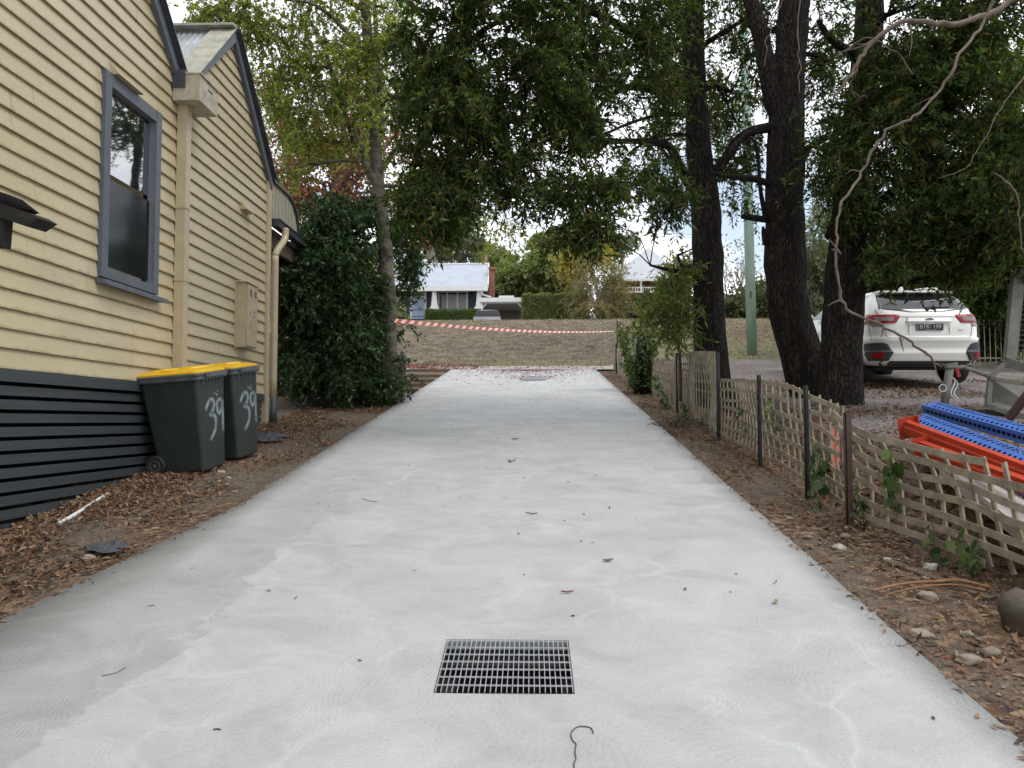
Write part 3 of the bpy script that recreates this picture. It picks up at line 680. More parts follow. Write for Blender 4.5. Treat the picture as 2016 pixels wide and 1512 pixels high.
    # side verandah: fascia gutter, curved end panel
    mb = MB(); mb.box((XW + .0, 11.85, 4.60), (XW + .12, 13.3, 4.70)); mb.box((XW - .02, 11.85, 4.702), (XW + .135, 13.3, 4.72)); kid(mb, 'side_gutter', M['darkmetal'], root)
    mb = MB(); top = [(11.74, 5.28), (12.2, 5.28), (12.6, 5.27), (12.83, 5.20), (12.98, 5.08), (13.08, 4.93), (13.11, 4.73)]
    for (a_, b_) in zip(top, top[1:]): mb.prism([(XW - .02, a_[0], 4.725), (XW - .02, b_[0], 4.725), (XW - .02, b_[0], b_[1]), (XW - .02, a_[0], a_[1])], (.04, 0, 0))
    for yy in np.arange(11.8, 12.9, .16): mb.box((XW + .021, yy, 4.73), (XW + .03, yy + .012, 5.2))
    kid(mb, 'curved_end_panel', M['mossy'], root)
    mb = MB(); tp = [Vector((XW, a_, b_ + .02)) for a_, b_ in top]
    for a_, b_ in zip(tp, tp[1:]): mb.bar(a_, b_, .035, .12)
    kid(mb, 'panel_capping', M['darkmetal'], root)
    mb = MB(); mb.box((XW - 3, 11.9, 4.55), (XW - .03, 13.5, 4.6)); mb.box((XW - .12, 11.8, 4.3), (XW - .05, 13.4, 4.5)); kid(mb, 'verandah_soffit', M['timber'], root)
    # meter box
    mb = MB(); y0, y1, z0, z1 = 10.44, 10.84, 2.60, 3.47
    mb.box((XW + .02, y0, z0), (XW + .16, y1, z1)); bx_ = kid(mb, 'meter_box', M['cream'], root)
    mb = MB(); mb.box((XW + .162, y0 + .015, z0 + .02), (XW + .176, y1 - .01, z1 - .02)); kid(mb, 'meter_box_door', M['cream'], root)
    mb = MB()
    for yy in (.10, .27):
        mb = MB()
        for k in range(4): mb.box((XW + .1762, y0 + yy, z1 - .09 - .025 * k), (XW + .180, y0 + yy + .08, z1 - .08 - .025 * k))
        kid(mb, 'door_louvre', M['darkmetal'], root)
    for (yy, zz) in ((.12, .45), (.15, .30), (.12, .25), (.26, .48), (.27, .42)): mb = MB(); mb.box((XW + .1762, y0 + yy, z0 + zz), (XW + .179, y0 + yy + .015, z0 + zz + .035)); kid(mb, 'door_screw', M['darkmetal'], root)
    mb = MB(); mb.box((XW + .021, y0 - .05, z0 - .02), (XW + .035, y0 - .002, z1 + .01)); kid(mb, 'meter_box_flange', M['cream'], root)
    mb = MB(); mb.prism([(XW + .02, y0 - .03, z1 + .005), (XW + .185, y0 - .03, z1 + .002), (XW + .185, y0 - .03, z1 + .016), (XW + .02, y0 - .03, z1 + .03)], (0, y1 - y0 + .05, 0)); kid(mb, 'meter_box_hood', M['cream'], root)
    return root
hs = house(); hs.location.y -= 0.22
# object at the very left edge: bent tray on a dark arm with cloth
def tray():
    M['traydark'] = mat('weathered_black_sheet', (0.022, 0.022, 0.020), (0.055, 0.045, 0.035), 16, 0.8, 0.3, 40, spec=.2, lo=.5, hi=.8)
    Yb = 3.9
    c = at(20, 430, Yb); r = empty('bracket_tray', 'weathered black tray with sagging dark cover on a short post at the left edge', 'tray', loc=tuple(c))
    mb = MB(); A = at(-160, 360, Yb - .3); B = at(75, 432, Yb); C_ = at(50, 445, Yb - .12); 
    pts = [at(-200, 340, Yb), at(0, 400, Yb), at(60, 420, Yb), at(76, 430, Yb), at(52, 446, Yb), at(-10, 425, Yb), at(-200, 385, Yb)]
    mb.prism(pts, (.0, .16, .01)); kid(mb, 'tray', M['traydark'], r)
    mb = MB(); rings = []
    for i, (px, hh) in enumerate(((-200, 40), (-100, 42), (-30, 40), (20, 32), (45, 24), (60, 12), (70, 3))):
        b = at(px, 372 + (px + 30) * .25 + 20, Yb + .08); s = hh * Yb / F * .7
        rings.append([tuple(b + Vector((0, math.cos(a) * .07 * (.4 + hh / 60), math.sin(a) * s * (1 + .3 * noise.noise(Vector((i, a, 0))))))) for a in np.linspace(0, 2 * math.pi, 13)[:-1]])
    mb.loft(rings); kid(mb, 'cloth_cover', M['void'], r, smooth=True)
    mb = MB(); a = at(5, 425, Yb + .05); b = at(0, 487, Yb + .05); mb.bar(a, b, .07, .07, up=(1, 0, 0)); kid(mb, 'post', M['traydark'], r)
tray()
# ================================================================== BINS
M['bin'] = mat('dark_green_bin_plastic', (0.018, 0.028, 0.022), (0.028, 0.036, 0.032), 5, 0.5, 0.06, 60)
M['binrim'] = mat('grey_bin_rim', (0.10, 0.115, 0.125), (0.055, 0.06, 0.068), 8, 0.6)
M['yellow'] = mat('yellow_bin_lid_plastic', (0.72, 0.43, 0.008), (0.60, 0.34, 0.008), 4, 0.42)
M['tyre'] = mat('black_rubber', (0.016, 0.016, 0.017), (0.024, 0.024, 0.025), 20, 0.75)
def spraymat():
    m, n, l, b, o = _base('white_spray_paint'); m.surface_render_method = 'DITHERED' if hasattr(m, 'surface_render_method') else None
    a = n.new('ShaderNodeAttribute'); a.attribute_name = 'cov'; nn = ramp(n, l, noise_n(n, l, coords(n, l), 22, 5), [(0.25, (.35, .35, .35)), (0.6, (1, 1, 1))])
    k = n.new('ShaderNodeMath'); k.operation = 'MULTIPLY'; l.new(a.outputs['Fac'], k.inputs[0]); l.new(nn, k.inputs[1])
    t = n.new('ShaderNodeBsdfTransparent'); s = n.new('ShaderNodeMixShader'); l.new(k.outputs[0], s.inputs[0]); l.new(t.outputs[0], s.inputs[1]); l.new(b.outputs[0], s.inputs[2]); l.new(s.outputs[0], o.inputs[0])
    b.inputs['Base Color'].default_value = (0.27, 0.31, 0.35, 1); b.inputs['Roughness'].default_value = .7; return m
M['spray'] = spraymat()
def rrect(cx, cy, hx, hy, r, z, n=5):
    pts = []
    for (sx, sy, a0) in ((1, 1, 0), (-1, 1, 90), (-1, -1, 180), (1, -1, 270)):
        for i in range(n + 1):
            a = R(a0 + 90 * i / n); pts.append((cx + sx * (hx - r) + r * math.cos(a), cy + sy * (hy - r) + r * math.sin(a), z))
    return pts
def make_bin(label, loc, rot):
    r = empty('wheelie_bin', label, 'wheelie bin', 'yellow lidded wheelie bins against the house', loc=loc, rot=rot)
    mb = MB()    # front is +x
    def sec(z):
        t = z / .98; return -.285 + .0 - .075 * t, .235 + .065 * t, .215 + .055 * t      # xb, xf, hy
    rings = []
    for z in (0.0, .02, .25, .5, .75, .93, .98):
        xb, xf, hy = sec(z); e = .02 if z == 0 else 0; rings.append(rrect((xb + xf) / 2, 0, (xf - xb) / 2 - e, hy - e, .055, z))
    mb.loft(rings); lkid(mb, 'body', M['bin'], r, smooth=False)
    mb = MB(); xb, xf, hy = sec(.98)
    mb.loft([rrect(.0 + (xb + xf) / 2, 0, (xf - xb) / 2 + a, hy + a, .06, z) for a, z in ((.002, .935), (.022, .94), (.028, .96), (.022, .975), (.034, .985), (.034, 1.005), (.01, 1.008))]); lkid(mb, 'rim', M['binrim'], r)
    mb = MB()
    for k in range(7): mb.box((xf + .0, -.2 + k * .062, .905), (xf + .018, -.2 + k * .062 + .012, .94))
    mb.box((xf + .03, -hy * .75, .962), (xf + .055, hy * .75, .998)); lkid(mb, 'front_lip', M['binrim'], r)
    mb = MB(); cx = (xb + xf) / 2; hx = (xf - xb) / 2
    mb.loft([rrect(cx - .01, 0, hx + .025, hy + .02, .07, 1.006), rrect(cx - .01, 0, hx + .025, hy + .02, .07, 1.022), rrect(cx - .01, 0, hx - .0, hy - .01, .06, 1.038), rrect(cx, 0, hx - .07, hy - .06, .05, 1.052), rrect(cx, 0, hx - .13, hy - .1, .05, 1.056)])
    ld = lkid(mb, 'lid', M['yellow'], r, smooth=False)
    mb = MB()
    mb.loft([rrect(cx + .12, 0, .10, .15, .03, 1.045), rrect(cx + .12, 0, .085, .135, .03, 1.072)]); mb.loft([rrect(cx - .16, 0, .09, .16, .03, 1.045), rrect(cx - .16, 0, .075, .145, .03, 1.066)])
    for s in (-1, 1):
        mb.tube([(cx - .02 + .07 * math.cos(a), s * (hy - .045) + .022 * math.sin(a), 1.047) for a in np.linspace(0, 2 * math.pi, 17)], .006, 6, caps=False)
    mb.box((xb - .06, -hy + .02, 1.0), (xb + .0, -hy + .10, 1.028)); mb.box((xb - .06, hy - .10, 1.0), (xb + .0, hy - .02, 1.028))
    o = lkid(mb, 'lid_moulding', M['yellow'], r)
    mb = MB(); mb.tube([(xb - .07, -hy + .01, .992), (xb - .07, hy - .01, .992)], .016, 10); mb.box((xb - .075, -hy + .02, .975), (xb, -hy + .05, 1.0)); mb.box((xb - .075, hy - .05, .975), (xb, hy - .02, 1.0)); lkid(mb, 'handle', M['bin'], r)
    for s in (-1, 1):
        mb = MB(); cy = s * .262
        mb.loft([[(-.27 + .1 * q * math.cos(a), cy + o_, .1 + .1 * q * math.sin(a)) for a in np.linspace(0, 2 * math.pi, 25)[:-1]] for q, o_ in ((.62, -.022), (.95, -.024), (1, -.012), (1, .012), (.95, .024), (.62, .022))])
        wh = lkid(mb, 'wheel', M['tyre'], r, smooth=False)
        mb = MB(); mb.loft([[(-.27 + .1 * q * math.cos(a), cy + s * o_, .1 + .1 * q * math.sin(a)) for a in np.linspace(0, 2 * math.pi, 25)[:-1]] for q, o_ in ((.58, .019), (.56, .026), (.50, .026), (.48, .016), (.18, .016), (.16, .03), (.02, .03))]); o = mb.build('hub', M['binrim']); o.parent = wh
    mb = MB(); mb.tube([(-.27, -.24, .1), (-.27, .24, .1)], .012, 8); lkid(mb, 'axle', M['tyre'], r)
    # sprayed number 39 on the front (+x) face; y runs right to left seen from the front -> text x = +y
    three = [(-.17, .62), (-.12, .68), (-.06, .72), (-.01, .71), (.01, .66), (-.03, .60), (-.08, .565), (-.03, .565), (.025, .52), (.02, .43), (-.03, .36), (-.10, .31)]
    nine = [(.165, .66), (.125, .705), (.075, .68), (.065, .61), (.10, .565), (.15, .60), (.172, .69), (.175, .60), (.172, .48), (.165, .36)]
    V = []; Fc = []; cov = []
    for st in (three, nine):
        pts = smooth_poly([(a, b, 0) for a, b in st], 4); hw = .021
        for i, p in enumerate(pts):
            q = pts[min(i + 1, len(pts) - 1)] - pts[max(0, i - 1)]; q = q / (np.linalg.norm(q) + 1e-9); nrm = np.array([-q[1], q[0], 0])
            e = min(1, .4 + i / 4, .4 + (len(pts) - 1 - i) / 4)
            for s, c in ((-1.6, 0), (-.7, .75), (0, .95), (.7, .75), (1.6, 0)):
                y, z = (p + nrm * hw * s)[:2]; V.append((sec(z)[1] + .003, y, z)); cov.append(c * e)
            if i: b = len(V) - 10; Fc += [(b + j, b + j + 1, b + 6 + j, b + 5 + j) for j in range(4)]
    me = bpy.data.meshes.new('sprayed_number'); me.from_pydata(V, [], Fc); me.materials.append(M['spray']); at_ = me.attributes.new('cov', 'FLOAT', 'POINT'); at_.data.foreach_set('value', cov)
    o = bpy.data.objects.new('sprayed_number', me); col.objects.link(o); o.parent = r
    mb = MB()
    for (y, z, a, b) in ((.02, .765, .006, .03), (.045, .77, .02, .008), (.07, .755, .03, .006), (.06, .742, .008, .02), (.09, .78, .006, .025)): mb.box((sec(z)[1] + .002, y, z), (sec(z)[1] + .005, y + a, z + b))
    lkid(mb, 'paint_flecks', M['galv'], r)
    return r
sl = math.atan(.137)
def place_bin(px, py, Y, label, yaw):
    p = at(px, py, Y); z = H(p.x, p.y) + .0
    return make_bin(label, (p.x, p.y, z), (sl, R(-3.5), R(yaw)))
place_bin(385, 925, 8.02, 'nearer dark green wheelie bin with yellow lid and white sprayed 39, its wheel showing', -7)
place_bin(455, 900, 8.72, 'farther wheelie bin with yellow lid and sprayed 39, standing behind the nearer bin', -9)
# ================================================================== TRELLIS FENCE
def fence():
    # (px, top py, X) along the fence line, far to near
    prof = [(1209, 683, 2.42), (1232, 690, 2.40), (1246, 700, 2.46), (1264, 698, 2.50), (1290, 703, 2.50), (1324, 706, 2.52), (1334, 700, 2.50), (1350, 694, 2.50), (1366, 690, 2.50), (1413, 690, 2.52)]
    prof2 = [(1418, 746, 2.50), (1450, 744, 2.53), (1497, 744, 2.48), (1540, 749, 2.50), (1590, 766, 2.50), (1630, 782, 2.55), (1668, 801, 2.52), (1710, 829, 2.58), (1752, 856, 2.62), (1800, 869, 2.68), (1850, 879, 2.74), (1930, 893, 2.80), (2016, 912, 2.88), (2100, 935, 2.96)]
    def world(px, py, X): p = atX(px, py, X); return (p.y, X, p.z)
    root = empty('trellis_fence', 'sagging weathered timber trellis fence on black steel posts along the right of the driveway', 'fence', loc=(2.5, 8, H(2.5, 8)))
    def interp(tab, y):
        tab = sorted(tab)
        y = max(tab[0][0], min(tab[-1][0], y))
        for a, b in zip(tab, tab[1:]):
            if a[0] <= y <= b[0]:
                t = (y - a[0]) / max(1e-6, b[0] - a[0]); return a[1] + (b[1] - a[1]) * t, a[2] + (b[2] - a[2]) * t
        return tab[-1][1:]
    def panel(tab, ya, yb, pitch, hr, slat_first, name, gap=.03, bott=None, rails=6, lean=0.0, skew=0.0, sw=.019):
        ms = MB(); mr = MB(); n = max(2, int(abs(yb - ya) / pitch)); seed = rnd.random() * 50
        def pos(y, t):   # t 0 bottom .. 1 top
            x, zt = interp(tab, y); zb = H(x, y) + .03 if bott is None else bott(y)
            z = zb + (zt - zb) * t
            return Vector((x + lean * t + (.14 if name == 'near' else .08) * noise.noise(Vector((y * 1.1, t * 1.2, seed))), y + skew * (t - .5), z))
        off = .012
        for i in range(n + 1):
            y = ya + (yb - ya) * i / n + rnd.uniform(-.004, .004); bl = rnd.choice([-.03, -.02, 0, .02]); pts = [pos(y, t) for t in np.linspace(bl, 1 - .01, 5)]
            for a, b in zip(pts, pts[1:]): ms.bar(a + Vector((off * slat_first, 0, 0)), b + Vector((off * slat_first, 0, 0)), sw * 1.25, .014, up=(0, 1, 0))
        kk = max(3, int(abs(yb - ya) / .12))
        for r_ in range(rails):
            t = (r_ + .42) / rails if rails > 1 else .5; t = .965 - (rails - 1 - r_) * (.93 / (rails - 1))
            y0_, y1_ = ya, yb
            if name == 'near': y1_ = [4.95, 4.2, 4.15, 4.2, 4.38, 4.42, 4.72][r_]
            elif r_ not in (rails - 1, 0) and rnd.random() < .22 and abs(yb - ya) > .9: y1_ = ya + (yb - ya) * rnd.uniform(.45, .8)
            w_ = .007 * rnd.uniform(-1, 1)
            pts = []
            for i in range(kk + 1):
                y = y0_ + (y1_ - y0_) * i / kk; pts.append(pos(y, t) + Vector((-off * slat_first, 0, w_ + .03 * noise.noise(Vector((y * 1.7, r_ * 5, seed))))))
            for a, b in zip(pts, pts[1:]): mr.bar(a, b, hr, .008)
        p = empty('trellis_panel', None, None); p.parent = root; p.matrix_parent_inverse = Matrix.Translation(root.location).inverted()
        p2 = ms.build('vertical_slats', M['trellis']); p2.parent = p
        p3 = mr.build('horizontal_battens', M['trellis']); p3.parent = p
    W1 = [world(*p) for p in prof]; W2 = [world(*p) for p in prof2]
    Y = lambda px, tab, W: W[[p[0] for p in tab].index(px)][0]
    y1209, y1232, y1246, y1264, y1324, y1334, y1366, y1413 = [Y(q, prof, W1) for q in (1209, 1232, 1246, 1264, 1324, 1334, 1366, 1413)]
    y1418, y1497, y1590, y1668, y1930 = [Y(q, prof2, W2) for q in (1418, 1497, 1590, 1668, 1930)]
    panel(W1, y1209, y1232, .07, .035, -1, 'a', rails=7, sw=.03)
    panel(W1, y1232 - .05, y1264 + .1, .075, .035, -1, 'a', rails=6, sw=.03)
    panel(W1, y1264, y1324, .13, .035, -1, 'b', rails=7, skew=.1)
    panel(W1, y1324 - .05, y1413, .11, .035, -1, 'b', rails=8, sw=.03)
    panel(W2, y1418, y1497, .14, .040, 1, 'c', rails=7, sw=.028, skew=.06)
    panel(W2, y1497 - .05, y1590 + .04, .16, .042, 1, 'c', rails=7, sw=.028, skew=.08)
    panel(W2, y1590 - .03, y1668 + .05, .165, .044, 1, 'c', rails=7, sw=.028, skew=.1)
    panel(W2, y1668 - .03, 4.25, .165, .048, 1, 'near', rails=7, skew=.27, sw=.03)
    def post(px, tp, X, d=.035, m='blackpost', ext=0, yoff=0, dx=-.03):
        p = atX(px, tp, X); g = H(X, p.y); mb = MB()
        for (a, b) in (((0, 0), (d, .005)), ((0, 0), (.005, d))): mb.box((p.x + dx, p.y + a[1], g - .1), (p.x + dx + b[0], p.y + b[1] * 1.0, p.z))
        kid(mb, 'post', M[m], root)
    post(1214, 676, 2.42); post(1263, 694, 2.47, .035); post(1334, 695, 2.47, .036); post(1415, 694, 2.46, .042)
    post(1497, 738, 2.45, .036); post(1590, 758, 2.47, .034); post(1672, 812, 2.44, .045, 'rustpost')
    return root
fence()
def stake(px, y0, y1, Y, label, name='star_picket', w=.05):
    a = at(px, y0, Y); g = H(a.x, Y); r = MB()
    for ang in (0, 120, 240):
        d = Vector((math.cos(R(ang)), math.sin(R(ang)), 0)); r.bar(Vector((a.x, Y, g - .2)) + d * w / 4, a + d * w / 4, w / 2, .008, up=d)
    o = r.build(name, M['rustpost']); tag(o, label, 'stake'); o['group'] = 'dark stakes at the far end of the fence'; return o
stake(1215, 631, 690, 22.2, 'left dark red picket stake with the barrier tape tied to it'); stake(1221, 633, 690, 22.5, 'right dark red picket stake just behind the taped one')
# barrier tape
M['tapered'] = mat('red_tape_plastic', (0.62, 0.07, 0.06), None, 5, 0.4); M['tapewhite'] = mat('white_tape_plastic', (0.78, 0.68, 0.58), None, 5, 0.4)
def tape():
    A = at(778, 631, 14.1); B = at(1212, 652, 22.3); n = 160; mb = MB(); pr = None
    for i in range(n + 1):
        t = i / n; p = A.lerp(B, t); p.z -= .10 * 4 * t * (1 - t); tw = .25 + .9 * t + .1 * math.sin(9 * t); h = .0375
        up = Vector((.0, math.sin(tw) * .8, math.cos(tw))) * h
        lo = p - up; hi = p + up; sk = (B - A).normalized() * .035
        cur = (lo - sk, hi + sk)
        if pr: mb.add([pr[0], cur[0], cur[1], pr[1]], [(0, 1, 2, 3)], 0 if (i // 2) % 2 else 1)
        pr = cur
    o = mb.build('barrier_tape', [M['tapered'], M['tapewhite']]); tag(o, 'red and white striped barrier tape stretched from the birch to the stake', 'barrier tape')
    mb = MB(); a = at(1222, 640, 22.4); b = at(1236, 660, 19.6); mb.tube([a, a.lerp(b, .5) - Vector((0, 0, .15)), b], .006, 5); tag(mb.build('string', M['tapewhite']), 'thin loose white string hanging from the stakes to the trellis', 'string')
tape()
# ================================================================== TREES
dark = dict(leafm=M['leaf_dark'], barkm=M['bark'], Ln=.105, W=.030, m=18, tl=.34, droop=.45, dens=.62)
tree('evergreen_tree', 'large dark evergreen with a straight black trunk behind the tall trellis panel', 'tree',
     [[(1412, 800, 12.0, .36), (1404, 745, 12.0, .29), (1396, 640, 12.0, .245), (1394, 520, 12.0, .235), (1388, 400, 12.0, .225), (1377, 300, 12.05, .20), (1368, 150, 12.1, .175), (1364, 0, 12.1, .16), (1362, -200, 12.2, .12), (1365, -420, 12.2, .06)]],
     [[(1372, 385, 12, .10), (1345, 340, 11.8, .075), (1318, 290, 11.5, .065), (1290, 281, 11.2, .05), (1230, 278, 10.8, .04), (1170, 285, 10.3, .025), (1110, 300, 9.8, .012)],
      [(1365, 186, 12.05, .10), (1300, 178, 11.7, .075), (1235, 172, 11.4, .055), (1190, 200, 11.0, .03), (1140, 250, 10.7, .012)],
      [(1362, 175, 12.05, .12), (1310, 120, 11.6, .09), (1265, 80, 11.0, .07), (1180, 30, 10.2, .05), (1080, 10, 9.5, .04), (950, 60, 9.0, .03), (860, 150, 8.9, .02)],
      [(1360, 80, 12.1, .14), (1335, 30, 11.8, .11), (1300, -40, 11.2, .09), (1200, -100, 10, .06), (1050, -100, 9, .04), (900, -60, 8.6, .02)],
      [(1375, 270, 12, .05), (1340, 265, 11.9, .035), (1290, 270, 11.8, .03), (1240, 300, 11.6, .015)],
      [(1360, 230, 12, .04), (1300, 225, 11.8, .03), (1200, 260, 11.0, .02), (1100, 330, 10.2, .012)],
      [(1400, 345, 12, .09), (1425, 315, 11.9, .07), (1450, 275, 11.8, .06), (1480, 255, 11.7, .05), (1515, 245, 11.5, .035)],
      [(1390, 85, 12.1, .05), (1430, 60, 12, .04), (1470, 35, 12, .02)],
      [(1362, 538, 12, .045), (1335, 534, 11.8, .038), (1310, 530, 11.5, .028), (1280, 522, 11.2, .018)],
      [(1365, 522, 12, .03), (1345, 525, 11.8, .025), (1335, 505, 11.6, .02), (1352, 495, 11.5, .012), (1372, 488, 11.3, .008)]],
     [(872, 370, 8.8, 72, 58, .6, 700), (960, 300, 9.2, 110, 110, .8, 500), (895, 200, 8.8, 90, 100, .8, 480), (1010, 140, 9.0, 130, 110, .9, 600), (885, 60, 8.8, 90, 85, .8, 460),
      (1130, 90, 9.6, 130, 120, .9, 560), (1080, 230, 9.8, 110, 80, .7, 330), (1180, 220, 10.3, 110, 90, .8, 320), (1040, 340, 9.6, 80, 50, .6, 240), (1150, 380, 9.4, 80, 48, .6, 260), (1190, 440, 9.0, 55, 32, .4, 120),
      (1120, 445, 9.2, 38, 25, .4, 55), (1290, 360, 10.8, 75, 55, .7, 190), (1320, 405, 10.6, 45, 30, .5, 80), (1240, 110, 10.6, 90, 110, .8, 300), (1320, 230, 11.6, 60, 120, .7, 180), (980, -60, 8.8, 200, 80, 1.2, 600), (1200, -60, 9.8, 170, 80, 1.2, 500),
      (1440, 180, 12.6, 55, 120, .8, 220), (1450, 330, 12.4, 55, 70, .7, 150), (1400, -80, 12, 120, 90, 1.4, 350), (815, 130, 9.6, 35, 100, .5, 130), (812, 300, 9.6, 30, 60, .4, 110), (1330, 60, 12, 60, 60, .7, 130)], **dark)
tree('evergreen_tree', 'black trunked evergreen leaning left and forking, middle one of the three by the trellis', 'tree',
     [[(1625, 830, 11.2, .42), (1600, 770, 11.2, .34), (1575, 690, 11.2, .295), (1553, 600, 11.2, .29), (1545, 480, 11.2, .285), (1546, 330, 11.2, .27), (1550, 180, 11.25, .25), (1560, 60, 11.3, .23), (1568, -40, 11.3, .21), (1580, -300, 11.4, .12), (1590, -450, 11.4, .05)],
      [(1545, 240, 11.2, .16), (1525, 200, 11.2, .155), (1508, 120, 11.2, .13), (1490, 40, 11.2, .12), (1470, -30, 11.2, .10), (1440, -200, 11.2, .06)]],
     [[(1525, 250, 11.2, .09), (1495, 255, 11.1, .065), (1465, 268, 11.0, .055), (1440, 300, 11.0, .05), (1420, 335, 11.1, .035)],
      [(1512, 362, 11.1, .05), (1480, 352, 10.9, .045), (1440, 348, 10.7, .04), (1400, 341, 10.5, .034)],
      [(1510, 432, 11.1, .05), (1490, 430, 10.9, .045), (1462, 426, 10.7, .04)],
      [(1508, 430, 11.1, .045), (1498, 380, 11.0, .03), (1493, 320, 10.9, .026), (1488, 285, 10.8, .022), (1476, 270, 10.8, .016)],
      [(1508, 480, 11.1, .05), (1504, 460, 11.0, .035), (1502, 446, 10.95, .015)],
      [(1575, 300, 11.2, .05), (1620, 275, 11.0, .04), (1660, 262, 10.8, .02)]],
     [(1640, 120, 11.8, 60, 110, .9, 260), (1480, 80, 12.2, 60, 90, .8, 170), (1620, -90, 11.5, 160, 90, 1.4, 420), (1640, 330, 12.0, 40, 60, .6, 120)], **dark)
tree('evergreen_tree', 'rightmost of the three black trunks, dense hanging foliage in front of the white car roof', 'tree',
     [[(1665, 860, 10.4, .38), (1656, 790, 10.4, .30), (1655, 700, 10.4, .27), (1662, 600, 10.4, .265), (1668, 480, 10.4, .25), (1675, 380, 10.4, .22), (1690, 250, 10.4, .20), (1705, 120, 10.4, .19), (1712, 0, 10.4, .18), (1720, -250, 10.5, .10), (1725, -400, 10.5, .05)],
      [(1640, 470, 10.4, .12), (1655, 430, 10.4, .12), (1672, 395, 10.3, .10)]],
     [[(1695, 430, 10.4, .07), (1730, 400, 10.2, .06), (1770, 370, 9.9, .05), (1830, 330, 9.5, .03)], [(1700, 200, 10.4, .08), (1780, 160, 10, .06), (1850, 100, 9.6, .03)],
      [(1700, 120, 10.4, .08), (1640, 80, 10, .05), (1610, 40, 9.8, .03)]],
     [(1720, 270, 9.9, 110, 100, .9, 560), (1650, 330, 9.8, 60, 70, .5, 210), (1830, 230, 9.6, 110, 110, .9, 560), (1780, 130, 9.9, 120, 90, .9, 330), (1900, 120, 9.4, 100, 110, .9, 420), (1720, 410, 10.0, 55, 45, .5, 170), (1740, 500, 9.7, 45, 45, .4, 130),
      (1840, 390, 9.6, 80, 55, .6, 260), (1860, 490, 9.6, 80, 35, .5, 260), (1930, 330, 9.2, 90, 100, .8, 420), (1965, 460, 9.0, 65, 65, .6, 330), (1760, 20, 9.8, 130, 70, 1.2, 260), (1960, 20, 9.2, 130, 120, 1.2, 420), (1800, -130, 9.5, 200, 80, 1.4, 420), (2060, 250, 8.8, 90, 160, 1.0, 420), (1870, 545, 9.6, 45, 14, .3, 50)], **dark)
big = dict(dark); big.update(Ln=.13, W=.04, m=18, leafm=M['leaf_dark'], tl=.55)
tree('spreading_tree', 'dense dark tree filling the right edge behind the parked white car and trailer', 'tree',
     [[(1975, 700, 19.5, .3), (1970, 560, 19.5, .25), (1960, 400, 19.5, .2), (1950, 200, 19.5, .12)]], [],
     [(1800, 500, 19.5, 110, 90, 1.6, 750), (1920, 520, 19.0, 100, 100, 1.6, 1000), (2000, 560, 17.5, 90, 110, 1.6, 900), (1900, 380, 19.5, 130, 110, 2, 900), (2010, 380, 18.5, 110, 120, 2, 800), (1780, 400, 20, 70, 70, 1.6, 300), (1960, 640, 19, 60, 50, 1.2, 620), (1990, 580, 18.5, 60, 60, 1.2, 500), (1930, 240, 20, 140, 90, 2, 400), (1880, 650, 19.5, 60, 50, 1.2, 300), (2120, 480, 17, 100, 200, 2, 700)], **big)
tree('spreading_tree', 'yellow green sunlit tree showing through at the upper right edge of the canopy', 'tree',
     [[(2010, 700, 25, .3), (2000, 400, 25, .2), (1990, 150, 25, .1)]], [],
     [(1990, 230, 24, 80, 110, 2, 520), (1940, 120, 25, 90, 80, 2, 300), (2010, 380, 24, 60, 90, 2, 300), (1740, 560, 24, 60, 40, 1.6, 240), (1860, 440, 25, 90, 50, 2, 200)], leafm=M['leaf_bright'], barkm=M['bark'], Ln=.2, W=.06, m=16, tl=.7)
tree('open_tree', 'sparse branching tree far behind the first black trunk, showing through canopy gaps', 'tree',  # added so that the upper window pane has a tree to reflect
     [[(1392, 720, 26, .28), (1385, 560, 26, .24), (1378, 420, 26, .20), (1370, 300, 26, .15), (1355, 200, 26, .10), (1345, 80, 26, .06)]],
     [[(1376, 400, 26, .12), (1330, 330, 26, .08), (1290, 270, 26, .05), (1260, 190, 26, .02)], [(1365, 280, 26, .10), (1400, 220, 26, .07), (1440, 140, 26, .03)], [(1350, 180, 26, .08), (1320, 120, 26, .05), (1280, 80, 26, .02)]],
     [(1300, 300, 26, 60, 60, 1.2, 110), (1350, 230, 26, 70, 70, 1.3, 120), (1420, 260, 26, 50, 70, 1.2, 90), (1320, 140, 26, 60, 60, 1.2, 100), (1390, 120, 26, 70, 60, 1.2, 90)], leafm=M['leaf_dark'], barkm=M['bark'], Ln=.16, W=.06, m=14, tl=.7, droop=.3)
# low leafy branch sprouting left of the first trunk
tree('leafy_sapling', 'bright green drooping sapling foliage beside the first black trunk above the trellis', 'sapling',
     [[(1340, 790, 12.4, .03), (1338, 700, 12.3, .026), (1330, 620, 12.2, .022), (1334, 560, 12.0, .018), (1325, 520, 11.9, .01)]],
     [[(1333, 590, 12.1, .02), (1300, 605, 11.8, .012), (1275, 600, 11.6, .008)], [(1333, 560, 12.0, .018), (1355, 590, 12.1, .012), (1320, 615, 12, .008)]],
     [(1330, 590, 11.7, 42, 50, .4, 58), (1300, 620, 11.7, 35, 40, .4, 36), (1345, 530, 11.8, 25, 30, .3, 22), (1315, 555, 11.8, 28, 35, .3, 28), (1330, 655, 11.6, 40, 22, .3, 20), (1275, 625, 11.7, 25, 25, .3, 18)], leafm=M['leaf_bright'], barkm=M['twig'], Ln=.13, W=.034, m=12, tl=.32, droop=.5, rough=0, tn=6)
